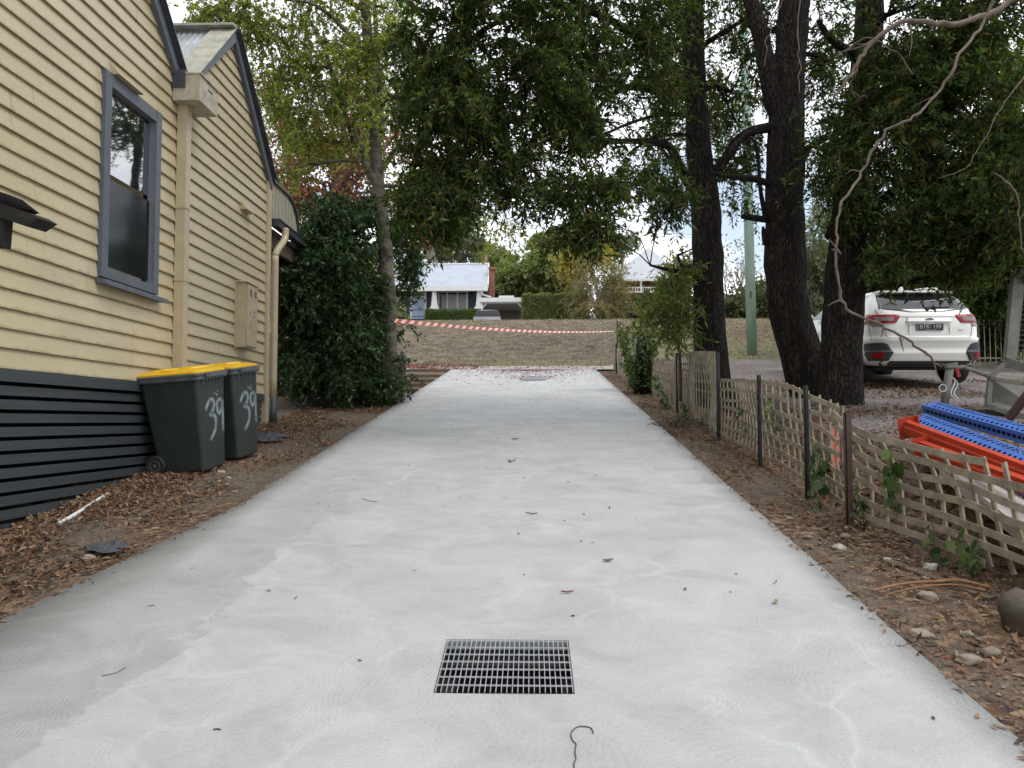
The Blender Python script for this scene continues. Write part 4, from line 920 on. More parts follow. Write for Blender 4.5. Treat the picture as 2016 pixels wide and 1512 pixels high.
# birch
tree('birch_tree', 'silver birch with peeling pale trunk and yellow green leaves beside the driveway', 'tree',
     [[(772, 800, 14.3, .26), (768, 745, 14.3, .20), (766, 660, 14.3, .155), (763, 560, 14.3, .145), (756, 470, 14.3, .135), (748, 400, 14.3, .13), (742, 330, 14.3, .12), (737, 250, 14.3, .105), (730, 150, 14.3, .09), (722, 50, 14.4, .095), (716, -60, 14.4, .08), (715, -250, 14.5, .04)]],
     [[(748, 370, 14.3, .10), (722, 330, 14.2, .075), (716, 300, 14.2, .06), (690, 250, 14, .04), (660, 210, 13.8, .02)], [(752, 260, 14.3, .06), (747, 180, 14.5, .06), (742, 100, 14.6, .05), (735, -40, 14.6, .03)],
      [(740, 350, 14.3, .07), (775, 300, 14.1, .04), (800, 250, 13.9, .02)], [(725, 120, 14.3, .06), (680, 60, 14, .045), (620, 10, 13.6, .03), (560, 0, 13.4, .015)], [(700, 290, 14.3, .05), (640, 100, 14, .04), (610, 40, 13.8, .02)],
      [(715, 20, 14.4, .05), (640, -20, 14, .04), (520, -40, 13.4, .03), (420, 30, 13.0, .012)], [(745, 365, 14.3, .05), (800, 365, 14.5, .03), (900, 350, 15.0, .02), (960, 380, 15.2, .014), (1000, 400, 15.3, .008)], [(790, 700, 14.5, .10), (785, 760, 14.5, .13)]],
     [(610, 190, 14, 95, 70, .9, 420), (560, 130, 14, 60, 60, .8, 230), (690, 190, 14.3, 70, 80, .8, 300), (640, 90, 14.2, 80, 60, .8, 260), (480, 30, 13.6, 100, 45, .9, 360), (410, 40, 13.4, 45, 40, .6, 150), (600, -10, 14, 130, 50, 1, 420), (720, 60, 14.6, 70, 90, .9, 330), (560, 230, 14, 50, 40, .6, 130), (640, 280, 14.2, 60, 35, .6, 120), (780, 120, 15, 60, 110, .8, 220), (590, 330, 14, 25, 35, .4, 40), (500, 60, 13.6, 60, 50, .8, 180),
      (700, -120, 14.4, 160, 80, 1.5, 420), (790, 340, 14.6, 50, 40, .6, 90), (735, 220, 13.7, 35, 80, .3, 110), (725, 90, 13.8, 45, 60, .4, 130), (520, 150, 13.6, 30, 60, .6, 90), (700, 130, 13.8, 40, 60, .5, 130), (430, 15, 13.2, 70, 30, .7, 160), (800, 60, 13.8, 40, 80, .5, 140), (815, 200, 13.8, 30, 70, .4, 90), (985, 430, 15.3, 28, 38, .4, 50), (1012, 470, 15.3, 16, 25, .3, 18), (930, 440, 15.2, 35, 38, .4, 40)],
     leafm=M['leaf_birch'], barkm=M['birch'], Ln=.055, W=.040, m=20, tl=.4, droop=.6, rough=.22, dens=.6)
# autumn red tree behind the house
tree('autumn_tree', 'red leaved autumn tree with bare grey limbs behind the birch', 'tree',
     [[(650, 700, 22, .22), (648, 560, 22, .18), (640, 430, 22, .15), (660, 360, 22, .12), (635, 280, 22, .09), (600, 180, 22, .06)], [(640, 430, 22, .1), (580, 360, 21.6, .08), (560, 300, 21.5, .05), (545, 200, 21.5, .03)], [(655, 380, 22, .09), (700, 320, 22, .06), (720, 200, 22.3, .03)]], [],
     [(590, 350, 21.6, 50, 50, 1.0, 150), (650, 380, 21.8, 60, 40, 1.0, 150), (560, 270, 21.6, 40, 40, .9, 90), (690, 330, 22, 50, 50, 1, 130), (640, 300, 22, 50, 40, 1, 90), (720, 260, 22.2, 50, 60, 1, 90), (600, 410, 21.8, 60, 25, 1, 110), (690, 410, 21.8, 50, 30, .9, 90), (770, 300, 22, 40, 60, .9, 80), (540, 190, 21.6, 35, 40, .8, 70), (700, 160, 22, 60, 60, 1, 90), (670, 250, 22, 60, 50, 1, 120), (790, 380, 22, 40, 40, .9, 70), (535, 340, 21.5, 25, 40, .8, 50)],
     leafm=M['leaf_red'], barkm=M['greybark'], Ln=.10, W=.07, m=18, tl=.6, droop=.3)
# big camellia-like shrub
tree('leafy_shrub', 'tall glossy dark green shrub filling the corner between house and birch', 'shrub',
     [[(660, 800, 13.6, .07), (655, 700, 13.6, .06), (640, 600, 13.6, .05), (650, 480, 13.6, .03)], [(585, 790, 13.8, .06), (600, 720, 13.8, .05), (620, 600, 13.8, .03)], [(740, 790, 14, .05), (735, 700, 14, .04), (720, 560, 14, .03)]], [],
     [(640, 690, 13.6, 65, 75, .7, 760), (680, 620, 13.8, 45, 75, .6, 520), (600, 590, 13.6, 50, 75, .7, 560), (650, 520, 13.7, 60, 55, .7, 560), (595, 500, 13.6, 45, 35, .6, 300), (690, 480, 14.2, 40, 45, .5, 260), (735, 600, 15.2, 40, 80, .5, 350), (640, 430, 13.9, 70, 40, .7, 260), (735, 700, 15.2, 45, 70, .4, 280), (600, 730, 13.8, 45, 45, .5, 330), (675, 745, 13.8, 50, 30, .4, 300), (560, 560, 13.8, 35, 60, .5, 160), (800, 490, 15.4, 25, 30, .4, 100), (808, 530, 15.4, 20, 20, .3, 55), (798, 575, 15.4, 16, 20, .3, 26), (800, 640, 15.3, 8, 18, .2, 8), (742, 760, 13.9, 22, 28, .25, 90), (735, 660, 13.9, 16, 40, .25, 60), (738, 560, 13.9, 18, 40, .25, 60), (785, 740, 13.95, 10, 30, .15, 18), (570, 690, 14.4, 40, 60, .6, 200), (700, 400, 14, 50, 30, .6, 120), (770, 450, 15.4, 30, 40, .4, 110)],
     leafm=M['leaf_camellia'], barkm=M['twig'], Ln=.10, W=.045, m=14, tl=.34, droop=.45, rough=.05, tn=8)
# strappy plant and dark low fence behind the house corner
def strappy():
    p = at(548, 770, 15.5); p.z = H(p.x, p.y) + .75; r = empty('strap_leaf_plant', 'bright green strappy leaved plant glowing behind the house corner', 'plant', loc=tuple(p)); mb = MB()
    for i in range(90):
        a = rnd.uniform(0, 6.28); Ln = rnd.uniform(.45, .8); h = rnd.uniform(.2, .6); d = Vector((math.cos(a), math.sin(a), 0)); s = Vector((-d.y, d.x, 0)) * .014; pr = None
        for k in range(6):
            t = k / 5; q = Vector(p) + d * Ln * t * .8 + Vector((0, 0, h * math.sin(t * 2.3) - .1 * t)); w_ = 1 - t * .9
            cur = (q - s * w_, q + s * w_)
            if pr: mb.add([pr[0], cur[0], cur[1], pr[1]], [(0, 1, 2, 3)])
            pr = cur
    kid(mb, 'leaves', M['leaf_strap'], r); mb = MB(); g = H(p.x, p.y); mb.tube([(p.x, p.y, g), (p.x, p.y, p.z)], [.16, .12], 12, rough=.2); kid(mb, 'base', M['timber'], r)
strappy()
def lowfence():
    a = at(520, 790, 15.2); g = H(a.x, 15.2); r = empty('paling_fence', 'short dark paling fence in shadow behind the shrub and house corner', 'fence', loc=(a.x, 15.3, g)); mb = MB()
    for i in range(28): mb.box((a.x - .8 + i * .1, 15.8, g), (a.x - .8 + i * .1 + .085, 15.82, g + .85 + rnd.uniform(-.01, .01)))
    kid(mb, 'palings', M['slat'], r); mb = MB(); mb.box((a.x - .8, 15.822, g + .6), (a.x + 2.0, 15.86, g + .68)); kid(mb, 'rail', M['slat'], r)
lowfence()
# ivy covered stump
def stump():
    p = at(1266, 790, 16.0); g = H(p.x, p.y); t = at(1266, 655, 16.0); r = empty('ivy_stump', 'dark stump smothered in bright green ivy behind the far trellis', 'stump', loc=(p.x, p.y, g)); mb = MB()
    mb.tube([(p.x, p.y, g - .1), (p.x, p.y, g + .5), (p.x + .03, p.y, t.z)], [.20, .17, .15], 12, rough=.2); kid(mb, 'trunk', M['bark'], r, True)
    n = 1100; th = rng.uniform(0, 2 * np.pi, n); z = rng.uniform(0, 1, n); rad = .18 + .16 * z ** 2 + rng.uniform(-.03, .10, n)
    P = np.stack([p.x - .10 * z + np.cos(th) * rad, p.y + np.sin(th) * rad, g + .1 + z * (t.z - g)], 1); D = np.stack([np.cos(th), np.sin(th), -rng.uniform(.2, 1.2, n)], 1)
    V, Fq = leafquads(P, D, rng.uniform(.06, .11, n), rng.uniform(.05, .08, n)); nmesh('ivy_leaves', V, Fq, M['leaf_ivy'], r)
stump()
def vine(px0, py0, px1, py1, X, label, n=26, L_=.075):
    a = atX(px0, py0, X - .05); b = atX(px1, py1, X - .05); r = empty('ivy_vine', label, 'vine', 'ivy climbing the trellis fence', loc=tuple(b)); mb = MB(); pts = [a.lerp(b, t) + Vector((0, .03 * math.sin(7 * t + px0), 0)) for t in np.linspace(0, 1, 8)]
    mb.tube(pts, .004, 5); kid(mb, 'stem', M['twig'], r)
    t = rng.uniform(0, 1, n); P = np.array(a)[None] * (1 - t[:, None]) + np.array(b)[None] * t[:, None] + rng.normal(size=(n, 3)) * .035; D = np.stack([rng.normal(size=n) * .4 - .2, rng.normal(size=n) * .6, -np.ones(n)], 1)
    Lc = L_ * rng.uniform(.6, 1.3, n); D = unit(D); s = unit(np.cross(D, np.array([[1, .2, .1]]) + rng.normal(size=(n, 3)) * .3)); u = np.cross(D, s); Lc = Lc[:, None]
    V = np.stack([P, P + D * Lc * .15 + s * Lc * .42, P + D * Lc * .55 + s * Lc * .36 + u * .01, P + D * Lc, P + D * Lc * .55 - s * Lc * .36 + u * .01, P + D * Lc * .15 - s * Lc * .42], 1).reshape(-1, 3)
    nmesh('leaves', V, np.arange(6 * n).reshape(n, 6), M['leaf_ivy'], r)
for v in ((1751, 880, 1762, 1000, 2.62, 'ivy strand hanging down the near trellis right of the brown post', 26, .085), (1880, 1035, 1930, 1120, 2.74, 'large leaved ivy clump low on the nearest trellis panel', 22, .07), (1612, 880, 1618, 960, 2.5, 'ivy clump between the last black post and the brown post', 34, .085),
          (1832, 1030, 1850, 1130, 2.7, 'small ivy sprig at the foot of the near trellis', 16, .06), (1515, 790, 1535, 850, 2.5, 'ivy sprig near the top of the trellis right of a black post', 18, .05), (1455, 800, 1470, 850, 2.5, 'ivy tuft midway up the trellis below the black tree', 18, .06), (1690, 960, 1700, 1040, 2.55, 'ivy bush at the base of the brown post', 34, .06), (1600, 960, 1612, 985, 2.46, 'ivy at the foot of the last black post', 20, .05),
          (1225, 715, 1250, 745, 2.35, 'ivy sprawling at the far end of the trellis', 120, .09), (1290, 740, 1315, 800, 2.4, 'ivy climbing the trellis beside the dark stump', 90, .08), (1345, 790, 1352, 830, 2.42, 'ivy at the base of the far black post', 50, .06)):
    vine(*v)
# hanging twigs, upper right
def twig_obj(pts, r0, r1, label, m='paletwig', side=(), name='hanging_twig', cat='twig', group='dead twigs hanging at the upper right'):
    mb = MB(); P = [np.array(q) + rng.normal(size=3) * .006 for q in smooth_poly([(*at(*p),) for p in pts], 5)]; k = len(P)
    for i in range(4, k - 2, 6):
        q = P[i]; d = rng.normal(size=3); d[2] -= .6; d = d / np.linalg.norm(d); Lh = rng.uniform(.03, .16); mb.tube([q, q + d * Lh * .5 + rng.normal(size=3) * .008, q + d * Lh], [r1 * .6, r1 * .45, .001], 5)
    mb.tube(P, [r0 + (r1 - r0) * i / (k - 1) for i in range(k)], 7, rough=.5, fr=25)
    for s in side:
        Q = smooth_poly([(*at(*p),) for p in s], 4); mb.tube(Q, [r1 * 1.1 + (.002 - r1 * 1.1) * i / (len(Q) - 1) if r1 > .002 else .002 for i in range(len(Q))], 5)
    o = mb.build(name, M[m], smooth=True); tag(o, label, cat, group); return o
twig_obj([(1960, -20, 5.2), (1935, 45, 5.2), (1890, 105, 5.1), (1850, 175, 5.1), (1800, 230, 5.0), (1752, 252, 5.0), (1722, 290, 5.0), (1690, 350, 5.0), (1655, 410, 4.9), (1646, 470, 4.9), (1650, 560, 4.9), (1668, 607, 4.9), (1735, 640, 4.85), (1790, 670, 4.8), (1840, 712, 4.8), (1859, 721, 4.8)], .009, .0075, 'long pale twig curving down across the white car to its bumper', side=[[(1664, 598, 4.9), (1650, 592, 4.9), (1628, 603, 4.9)], [(1740, 642, 4.85), (1735, 665, 4.85)], [(1772, 664, 4.8), (1779, 692, 4.8)], [(1655, 500, 4.9), (1632, 470, 4.9)], [(1825, 700, 4.8), (1822, 690, 4.8)]])
twig_obj([(2040, -20, 6.2), (1985, 5, 6.2), (1930, 35, 6.1), (1860, 48, 6.0), (1790, 40, 6.0), (1740, 62, 6.0), (1700, 105, 6.0), (1680, 140, 6.0), (1655, 175, 6.0), (1640, 192, 6.0)], .028, .009, 'thick bare branch bending across the top right corner', name='bare_branch', cat='branch', side=[[(1730, 70, 6), (1700, 90, 6), (1665, 100, 6)], [(1790, 42, 6), (1795, 80, 6), (1790, 110, 6)]])
twig_obj([(1575, -10, 5.6), (1570, 60, 5.6), (1574, 120, 5.6), (1572, 185, 5.6)], .005, .003, 'thin pale twig hanging straight down beside the middle trunk')
twig_obj([(1545, -10, 5.6), (1520, 50, 5.6), (1508, 90, 5.6), (1506, 130, 5.6)], .005, .002, 'short fine twig hanging left of the middle trunk')
twig_obj([(1650, 110, 5.6), (1690, 80, 5.6), (1730, 80, 5.6), (1770, 110, 5.6), (1800, 145, 5.6)], .005, .003, 'arched pale twig under the thick bare branch')
twig_obj([(1690, 130, 5.6), (1675, 160, 5.6), (1680, 180, 5.6), (1710, 195, 5.6)], .004, .002, 'hooked pale twig below the thick bare branch')
twig_obj([(2016, 150, 5.6), (1980, 200, 5.6), (1940, 270, 5.6), (1900, 330, 5.6), (1850, 350, 5.6)], .005, .002, 'long thin twig slanting in from the right edge')
twig_obj([(1960, 340, 5.4), (1995, 370, 5.4), (2008, 430, 5.4), (2012, 500, 5.4)], .007, .004, 'curved pale twig dangling down the right edge above the trailer')
# ================================================================== pole and wires
M['poleg'] = mat('green_treated_pole', (0.25, 0.34, 0.26), (0.17, 0.25, 0.19), 7, 0.8, 0.2, 30, stretch=(1, 1, .2))
def pole():
    b = at(1481, 704, 21.3); b.z = H(b.x, b.y); t = at(1462, 0, 21.3); r = empty('power_pole', 'pale green treated timber power pole standing on the dry grass between the trunks', 'power pole', loc=tuple(b))
    mb = MB(); mb.tube([b - Vector((0, 0, .2)), at(1476, 520, 21.3), at(1470, 260, 21.3), t], [.142, .134, .125, .115], 20); kid(mb, 'shaft', M['poleg'], r, True)
    mb = MB(); c = at(1478, 580, 21.15); mb.box(c - Vector((.015, .01, .09)), c + Vector((.015, .0, .09))); kid(mb, 'number_tag', M['blackpost'], r)
    mb = MB(); c = at(1462, -60, 21.3); mb.box(c - Vector((1.1, .06, .05)), c + Vector((1.1, .06, .05))); kid(mb, 'cross_arm', M['timber'], r)
pole()
for i, (y0, y1, lb) in enumerate(((452, 470, 'upper of the two right overhead wires over the grey roofed house'), (457, 476, 'lower of the two right overhead wires over the grey roofed house'))):
    mb = MB(); a = at(980, y0 - 14, 42); b = at(1420, y1 - 8, 42); P = [a.lerp(b, t) - Vector((0, 0, .5 * 4 * t * (1 - t) * .3)) for t in np.linspace(0, 1, 12)]; mb.tube(P, .012, 4); tag(mb.build('overhead_wire', M['blackpost']), lb, 'wire', 'overhead wires')
for i, (ya, lb) in enumerate(((376, 'top overhead wire crossing the sky right of the pole'), (392, 'middle overhead wire crossing the sky right of the pole'), (402, 'bottom overhead wire crossing the sky right of the pole'))):
    mb = MB(); a = at(1400, ya - 6, 30); b = at(1800, ya + 6, 30); mb.tube([a, a.lerp(b, .5) - Vector((0, 0, .05)), b], .009, 4); tag(mb.build('overhead_wire', M['blackpost']), lb, 'wire', 'overhead wires')
# ================================================================== WHITE CAR
M['carwhite'] = mat('pearl_white_car_paint', (0.74, 0.73, 0.68), (0.72, 0.71, 0.66), 2, 0.28, coat=1.0)
M['cladding'] = mat('dark_grey_cladding', (0.030, 0.032, 0.035), (0.045, 0.047, 0.05), 14, 0.6)
M['redlens'] = mat('red_lamp_lens', (0.34, 0.006, 0.010), (0.22, 0.004, 0.008), 20, 0.25, spec=.3)
M['clearlens'] = mat('clear_lamp_lens', (0.26, 0.22, 0.22), (0.13, 0.09, 0.09), 40, 0.25, spec=.4)
M['chrome'] = mat('chrome', (0.75, 0.75, 0.76), None, 5, 0.15, metal=1.0)
M['plateblack'] = mat('number_plate_black', (0.018, 0.018, 0.02), None, 5, 0.4)
M['platewhite'] = mat('number_plate_lettering', (0.62, 0.63, 0.62), None, 5, 0.5)
M['seamdark'] = mat('panel_gap', (0.02, 0.02, 0.02), None, 5, 0.8)
M['emblemblue'] = mat('dark_blue_emblem', (0.015, 0.02, 0.07), None, 5, 0.2)
def text_mesh(body, size, m, name, parent, mtx, ext=.002):
    cu = bpy.data.curves.new(name, 'FONT'); cu.body = body; cu.size = size; cu.extrude = ext; cu.align_x = 'CENTER'; cu.align_y = 'CENTER'
    t = bpy.data.objects.new(name + '_src', cu); col.objects.link(t); dg = bpy.context.evaluated_depsgraph_get(); me = bpy.data.meshes.new_from_object(t.evaluated_get(dg))
    bpy.data.objects.remove(t); me.materials.clear(); me.materials.append(m); me.name = name
    for v in me.vertices: v.co = mtx @ v.co
    o = bpy.data.objects.new(name, me); col.objects.link(o); o.parent = parent; return o
def car():
    cy = 12.3; cx = 6.30; Z0 = H(cx, 13.1)
    r = empty('parked_car', 'white hatchback seen from behind on the gravel, dark cladding and plate BTK 199', 'car', loc=(cx, cy, Z0 - .08), rot=(R(5.5), 0, R(-.5)))
    # (z, half width, y rear, y front, corner radius)
    prof = [(.31, .80, .10, 4.25, .28), (.345, .86, .03, 4.36, .30), (.40, .885, .0, 4.40, .30), (.54, .90, -.015, 4.42, .30), (.565, .895, .01, 4.42, .30), (.70, .90, .0, 4.42, .30), (.755, .90, -.02, 4.41, .30), (.775, .895, .02, 4.40, .30),
            (.85, .895, .03, 4.38, .30), (.95, .89, .045, 4.32, .28), (1.03, .87, .07, 4.15, .26), (1.10, .85, .10, 3.50, .24), (1.17, .815, .14, 3.05, .22), (1.22, .795, .18, 2.95, .20), (1.32, .755, .28, 2.75, .18), (1.42, .70, .40, 2.5, .18), (1.49, .645, .50, 2.25, .18), (1.535, .58, .62, 1.95, .2), (1.555, .48, .80, 1.7, .2)]
    def params(z):
        z = max(prof[0][0], min(prof[-1][0], z))
        for a, b in zip(prof, prof[1:]):
            if a[0] <= z <= b[0]:
                t = (z - a[0]) / (b[0] - a[0]); return [a[i] + (b[i] - a[i]) * t for i in range(1, 5)]
    def rear(x, z):
        hw, yr, yf, rr = params(z); ax = abs(x); y = yr + .07 * (ax / hw) ** 2
        if ax > hw - rr:
            d = min(1, (ax - (hw - rr)) / rr); y += rr * (1 - math.sqrt(max(0, 1 - d * d)))
        return y
    def ring(z, n=14):
        hw, yr, yf, rr = params(z); pts = []
        xs = [hw * math.sin(a) for a in np.linspace(-math.pi / 2, math.pi / 2, 2 * n + 1)]
        for x in xs: pts.append((x, rear(x, z), z))
        L_ = yf - yr
        for t in (.35, .5, .65, .8): pts.append((hw, rear(hw, z) + (yf - rear(hw, z)) * t, z))
        for a in np.linspace(math.pi / 2, -math.pi / 2, n): pts.append((hw * math.sin(a), yf - .35 * (1 - math.cos(a)) * 1.0 * (L_ > .1), z))
        for t in (.8, .65, .5, .35): pts.append((-hw, rear(hw, z) + (yf - rear(hw, z)) * t, z))
        return pts
    mb = MB(); zz = []
    for a, b in zip(prof, prof[1:]):
        k = max(1, int((b[0] - a[0]) / .035)); zz += [a[0] + (b[0] - a[0]) * i / k for i in range(k)]
    zz.append(prof[-1][0]); mb.loft([ring(z) for z in zz])
    body = lkid(mb, 'body', M['carwhite'], r, smooth=True)
    def patch(poly, name, m, off=.006, parent=None, res=.03, thick=.0):
        # rasterised polygon mapped on the rear surface; rows of quads between scan edges
        zs_ = sorted({p[1] for p in poly}); rows = []
        for a, b in zip(zs_, zs_[1:]):
            k = max(1, int((b - a) / res)); rows += [a + (b - a) * i / k for i in range(k)]
        rows.append(zs_[-1]); rows = sorted(set(rows) | {q[0] for q in prof if zs_[0] + .002 < q[0] < zs_[-1] - .002}); mb = MB(); prev = None
        for z in rows:
            xs = []
            zq = z + 1.3e-5 if z < zs_[-1] - 1e-4 else z - 1.3e-5
            for (p, q) in zip(poly, poly[1:] + poly[:1]):
                if (p[1] - zq) * (q[1] - zq) < 0: xs.append(p[0] + (q[0] - p[0]) * (zq - p[1]) / (q[1] - p[1]))
            x0, x1 = min(xs), max(xs); k = 14; cur = []
            for i in range(k + 1):
                x = x0 + (x1 - x0) * i / k; hw = params(z)[0]; x = max(-hw + .002, min(hw - .002, x))
                e = off if 0 < i < k else off * .2
                s = 1 if x > 0 else -1; d = max(0, abs(x) - (hw - params(z)[3])) / params(z)[3]
                cur.append((x + s * e * d, rear(x, z) - e * (1.05 - d * .6), z))
            if prev:
                b = len(mb.v); mb.v += prev + cur; mb.f += [(b + i, b + i + 1, b + k + 2 + i, b + k + 1 + i) for i in range(k)]; mb.m += [0] * k
            prev = cur
        o = mb.build(name, m, smooth=True); o.parent = parent or r; return o
    sym = lambda P: [(-x, z) for x, z in P][::-1]
    patch([(-.60, 1.215), (-.30, 1.18), (.30, 1.18), (.60, 1.215), (.70, 1.23), (.655, 1.40), (.60, 1.465), (.30, 1.49), (-.30, 1.49), (-.60, 1.465), (-.655, 1.40), (-.70, 1.23)], 'rear_window', M['carglass'], .014)
    # tailgate spoiler
    mb = MB(); k = 16
    for i in range(k + 1):
        x = -.60 + 1.2 * i / k; yb = rear(x, 1.49); mb.v += [(x, yb - .16 + .06 * (x / .6) ** 2, 1.515), (x, yb + .18, 1.56), (x, yb - .15 + .06 * (x / .6) ** 2, 1.485)]
    for i in range(k): b = 3 * i; mb.f += [(b, b + 3, b + 4, b + 1), (b + 2, b + 5, b + 3, b), (b + 1, b + 4, b + 5, b + 2)]; mb.m += [0, 0, 0]
    mb.f += [(0, 1, 2), (3 * k, 3 * k + 2, 3 * k + 1)]; mb.m += [0, 0]; lkid(mb, 'roof_spoiler', M['carwhite'], r, True)
    for s in (1, -1):
        f = (lambda P: P) if s > 0 else sym
        lt = patch(f([(.42, 1.11), (.50, 1.00), (.88, .985), (.885, 1.10), (.86, 1.145), (.45, 1.135)]), 'tail_light', M['redlens'], .016)
        patch(f([(.50, 1.095), (.535, 1.03), (.80, 1.02), (.80, 1.105)]), 'light_centre', M['clearlens'], .020, lt)
        patch(f([(.67, .985), (.68, .94), (.84, .945), (.86, .985)]), 'reverse_lamp', M['clearlens'], .010, lt)
        cl = patch(f([(.56, .53), (.63, .395), (.865, .395), (.893, .50), (.895, .67), (.80, .685), (.70, .685), (.64, .66)]), 'corner_cladding', M['cladding'], .022)
        patch(f([(.685, .52), (.70, .44), (.83, .44), (.835, .525)]), 'reflector', M['redlens'], .030, cl)
    patch([(-.86, .35), (-.84, .395), (.84, .395), (.86, .35), (.80, .315), (-.80, .315)], 'lower_valance', M['cladding'], .004)
    # seams
    def seam(pts, name='tailgate_seam', w_=.006, m='seamdark', off=.004):
        mb = MB(); P = []
        for a, b in zip(pts, pts[1:]):
            n = max(2, int(math.dist(a, b) / .04)); P += [(a[0] + (b[0] - a[0]) * i / n, a[1] + (b[1] - a[1]) * i / n) for i in range(n)]
        P.append(pts[-1]); mb.tube([(x, rear(x, z) - off, z) for x, z in P], w_ / 2, 6); o = mb.build(name, M[m]); o.parent = r
    seam([(-.745, 1.22), (-.70, 1.0), (-.66, .80), (-.62, .765), (.62, .765), (.66, .80), (.70, 1.0), (.745, 1.22)])
    seam([(-.55, 1.115 - .0), (-.40, 1.10), (.40, 1.10), (.55, 1.115)], 'tailgate_crease', .012, 'carwhite', .006)
    # handle bar recess & plate
    mb = MB(); y = rear(0, 1.05)
    mb.prism([(-.36, y + .03, 1.075), (-.30, y - .035, 1.06), (.30, y - .035, 1.06), (.36, y + .03, 1.075), (.38, y + .03, 1.01), (.34, y - .025, 1.005), (-.34, y - .025, 1.005), (-.38, y + .03, 1.01)], (0, 0, .0001)) if 0 else None
    rows = []
    for (z, o, hwid) in ((1.085, .004, .33), (1.075, .028, .33), (1.02, .04, .36), (1.005, .004, .37)): rows.append([(x * hwid, rear(x * hwid, z) - o * (1 if abs(x) < .95 else .05), z) for x in (-1, -.94, -.5, 0, .5, .94, 1)])
    for a, b in zip(rows, rows[1:]): mb.add(a + b, [(i, 7 + i, 8 + i, 1 + i) for i in range(6)])
    lkid(mb, 'tailgate_handle_bar', M['carwhite'], r)
    yp = rear(0, .93) - .012
    mb = MB()
    for (x0, x1, z0, z1) in ((-.32, .32, .985, .997), (-.32, .32, .808, .818), (-.32, -.31, .818, .985), (.31, .32, .818, .985)): mb.box((x0, yp + .0, z0), (x1, yp + .012, z1))
    lkid(mb, 'plate_surround', M['carwhite'], r)
    mb = MB(); mb.box((-.205, yp - .012, .877), (.205, yp - .006, .985)); pl = lkid(mb, 'number_plate', M['plateblack'], r)
    mb = MB()
    for (x0, x1, z0, z1) in ((-.195, -.187, .887, .975), (-.09, .06, .974, .980), (-.09, .09, .882, .887)): mb.box((x0, yp - .0145, z0), (x1, yp - .0122, z1))
    o = mb.build('plate_border', M['platewhite']); o.parent = pl
    T = Matrix(((1, 0, 0, 0), (0, 0, -1, 0), (0, 1, 0, 0), (0, 0, 0, 1)))
    text_mesh('BTK', .088, M['platewhite'], 'plate_letters', pl, Matrix.Translation((-.085, yp - .014, .933)) @ T)
    text_mesh('199', .088, M['platewhite'], 'plate_digits', pl, Matrix.Translation((.105, yp - .014, .933)) @ T)
    mb = MB(); mb.box((.0, yp - .016, .925), (.014, yp - .0122, .935)); o = mb.build('plate_dash', M['platewhite']); o.parent = pl
    text_mesh('XV', .05, M['chrome'], 'model_badge', r, Matrix.Translation((.50, rear(.5, .89) - .010, .885)) @ Matrix.Scale(1.35, 4, (1, 0, 0)) @ T, .003)
    ye = rear(0, 1.07) - .045; mb = MB(); mb.loft([[(.068 * q * math.cos(a), ye - o, 1.07 - .03 + .034 * q * math.sin(a)) for a in np.linspace(0, 2 * math.pi, 33)[:-1]] for q, o in ((1, -.02), (1, .0), (.93, .006))]); em = lkid(mb, 'oval_emblem', M['emblemblue'], r)
    mb = MB(); mb.tube([(.065 * math.cos(a), ye - .005, 1.04 + .032 * math.sin(a)) for a in np.linspace(0, 2 * math.pi, 33)], .004, 6, caps=False); o = mb.build('emblem_ring', M['chrome']); o.parent = em
    mb = MB()
    for (sx, sz, q) in ((-.03, 1.045, .017), (.008, 1.052, .010), (.03, 1.047, .009), (.0, 1.035, .010), (.022, 1.030, .009), (.042, 1.036, .009)):
        b = [(sx + q * (1 if i % 2 == 0 else .35) * math.cos(math.pi / 4 * i + .0), ye - .0065, sz + q * (.8 if i % 2 == 0 else .35) * math.sin(math.pi / 4 * i)) for i in range(8)]; mb.prism(b, (0, -.003, 0))
    o = mb.build('emblem_stars', M['chrome']); o.parent = em
    mb = MB(); mb.box((-.62, rear(-.58, .885) - .006, .884), (-.50, rear(-.52, .885) - .001, .889)); lkid(mb, 'small_lettering', M['galvdull'], r)
    # wiper
    mb = MB(); mb.tube([(.02, rear(0, 1.2) - .02, 1.20), (.0, rear(0, 1.24) - .03, 1.235), (.15, rear(.2, 1.25) - .03, 1.25), (.38, rear(.38, 1.25) - .025, 1.25)], [.025, .022, .012, .006], 8); lkid(mb, 'rear_wiper', M['cladding'], r, True)
    # side windows, arches, wheels, roof rails, mirrors
    for s in (1, -1):
        mb = MB(); P = []
        for (y, z) in ((.62, 1.14), (3.0, 1.13), (2.75, 1.22), (2.35, 1.42), (1.3, 1.45), (.95, 1.40)): P.append((s * (params(z)[0] + .004), y, z))
        mb.add(P, [tuple(range(6))]); mb.add([(x - s * .02, y, z) for x, y, z in P], [tuple(range(6))]); lkid(mb, 'side_window', M['carglass'], r)
        for (yw) in (.80, 3.47):
            mb = MB(); A = np.linspace(0, math.pi, 15)
            for j in range(14):
                p = [(s * .897, yw + q * math.cos(a), .34 + q * math.sin(a)) for q in (.355, .44) for a in (A[j], A[j + 1])]
                q = [(s * .925, yy, zz_) for _, yy, zz_ in p]
                mb.add(p + q, [(4, 5, 7, 6), (0, 2, 3, 1), (2, 6, 7, 3), (0, 1, 5, 4)])
            lkid(mb, 'wheel_arch', M['cladding'], r)
            mb = MB(); xo = s * .78
            mb.loft([[(xo + o, yw + .335 * q * math.cos(a), .335 + .335 * q * math.sin(a)) for a in np.linspace(0, 2 * math.pi, 33)[:-1]] for q, o in ((.68, -.11), (.95, -.115), (1, -.08), (1, .08), (.95, .115), (.68, .11))])
            wh = lkid(mb, 'wheel', M['tyre'], r, True); mb = MB()
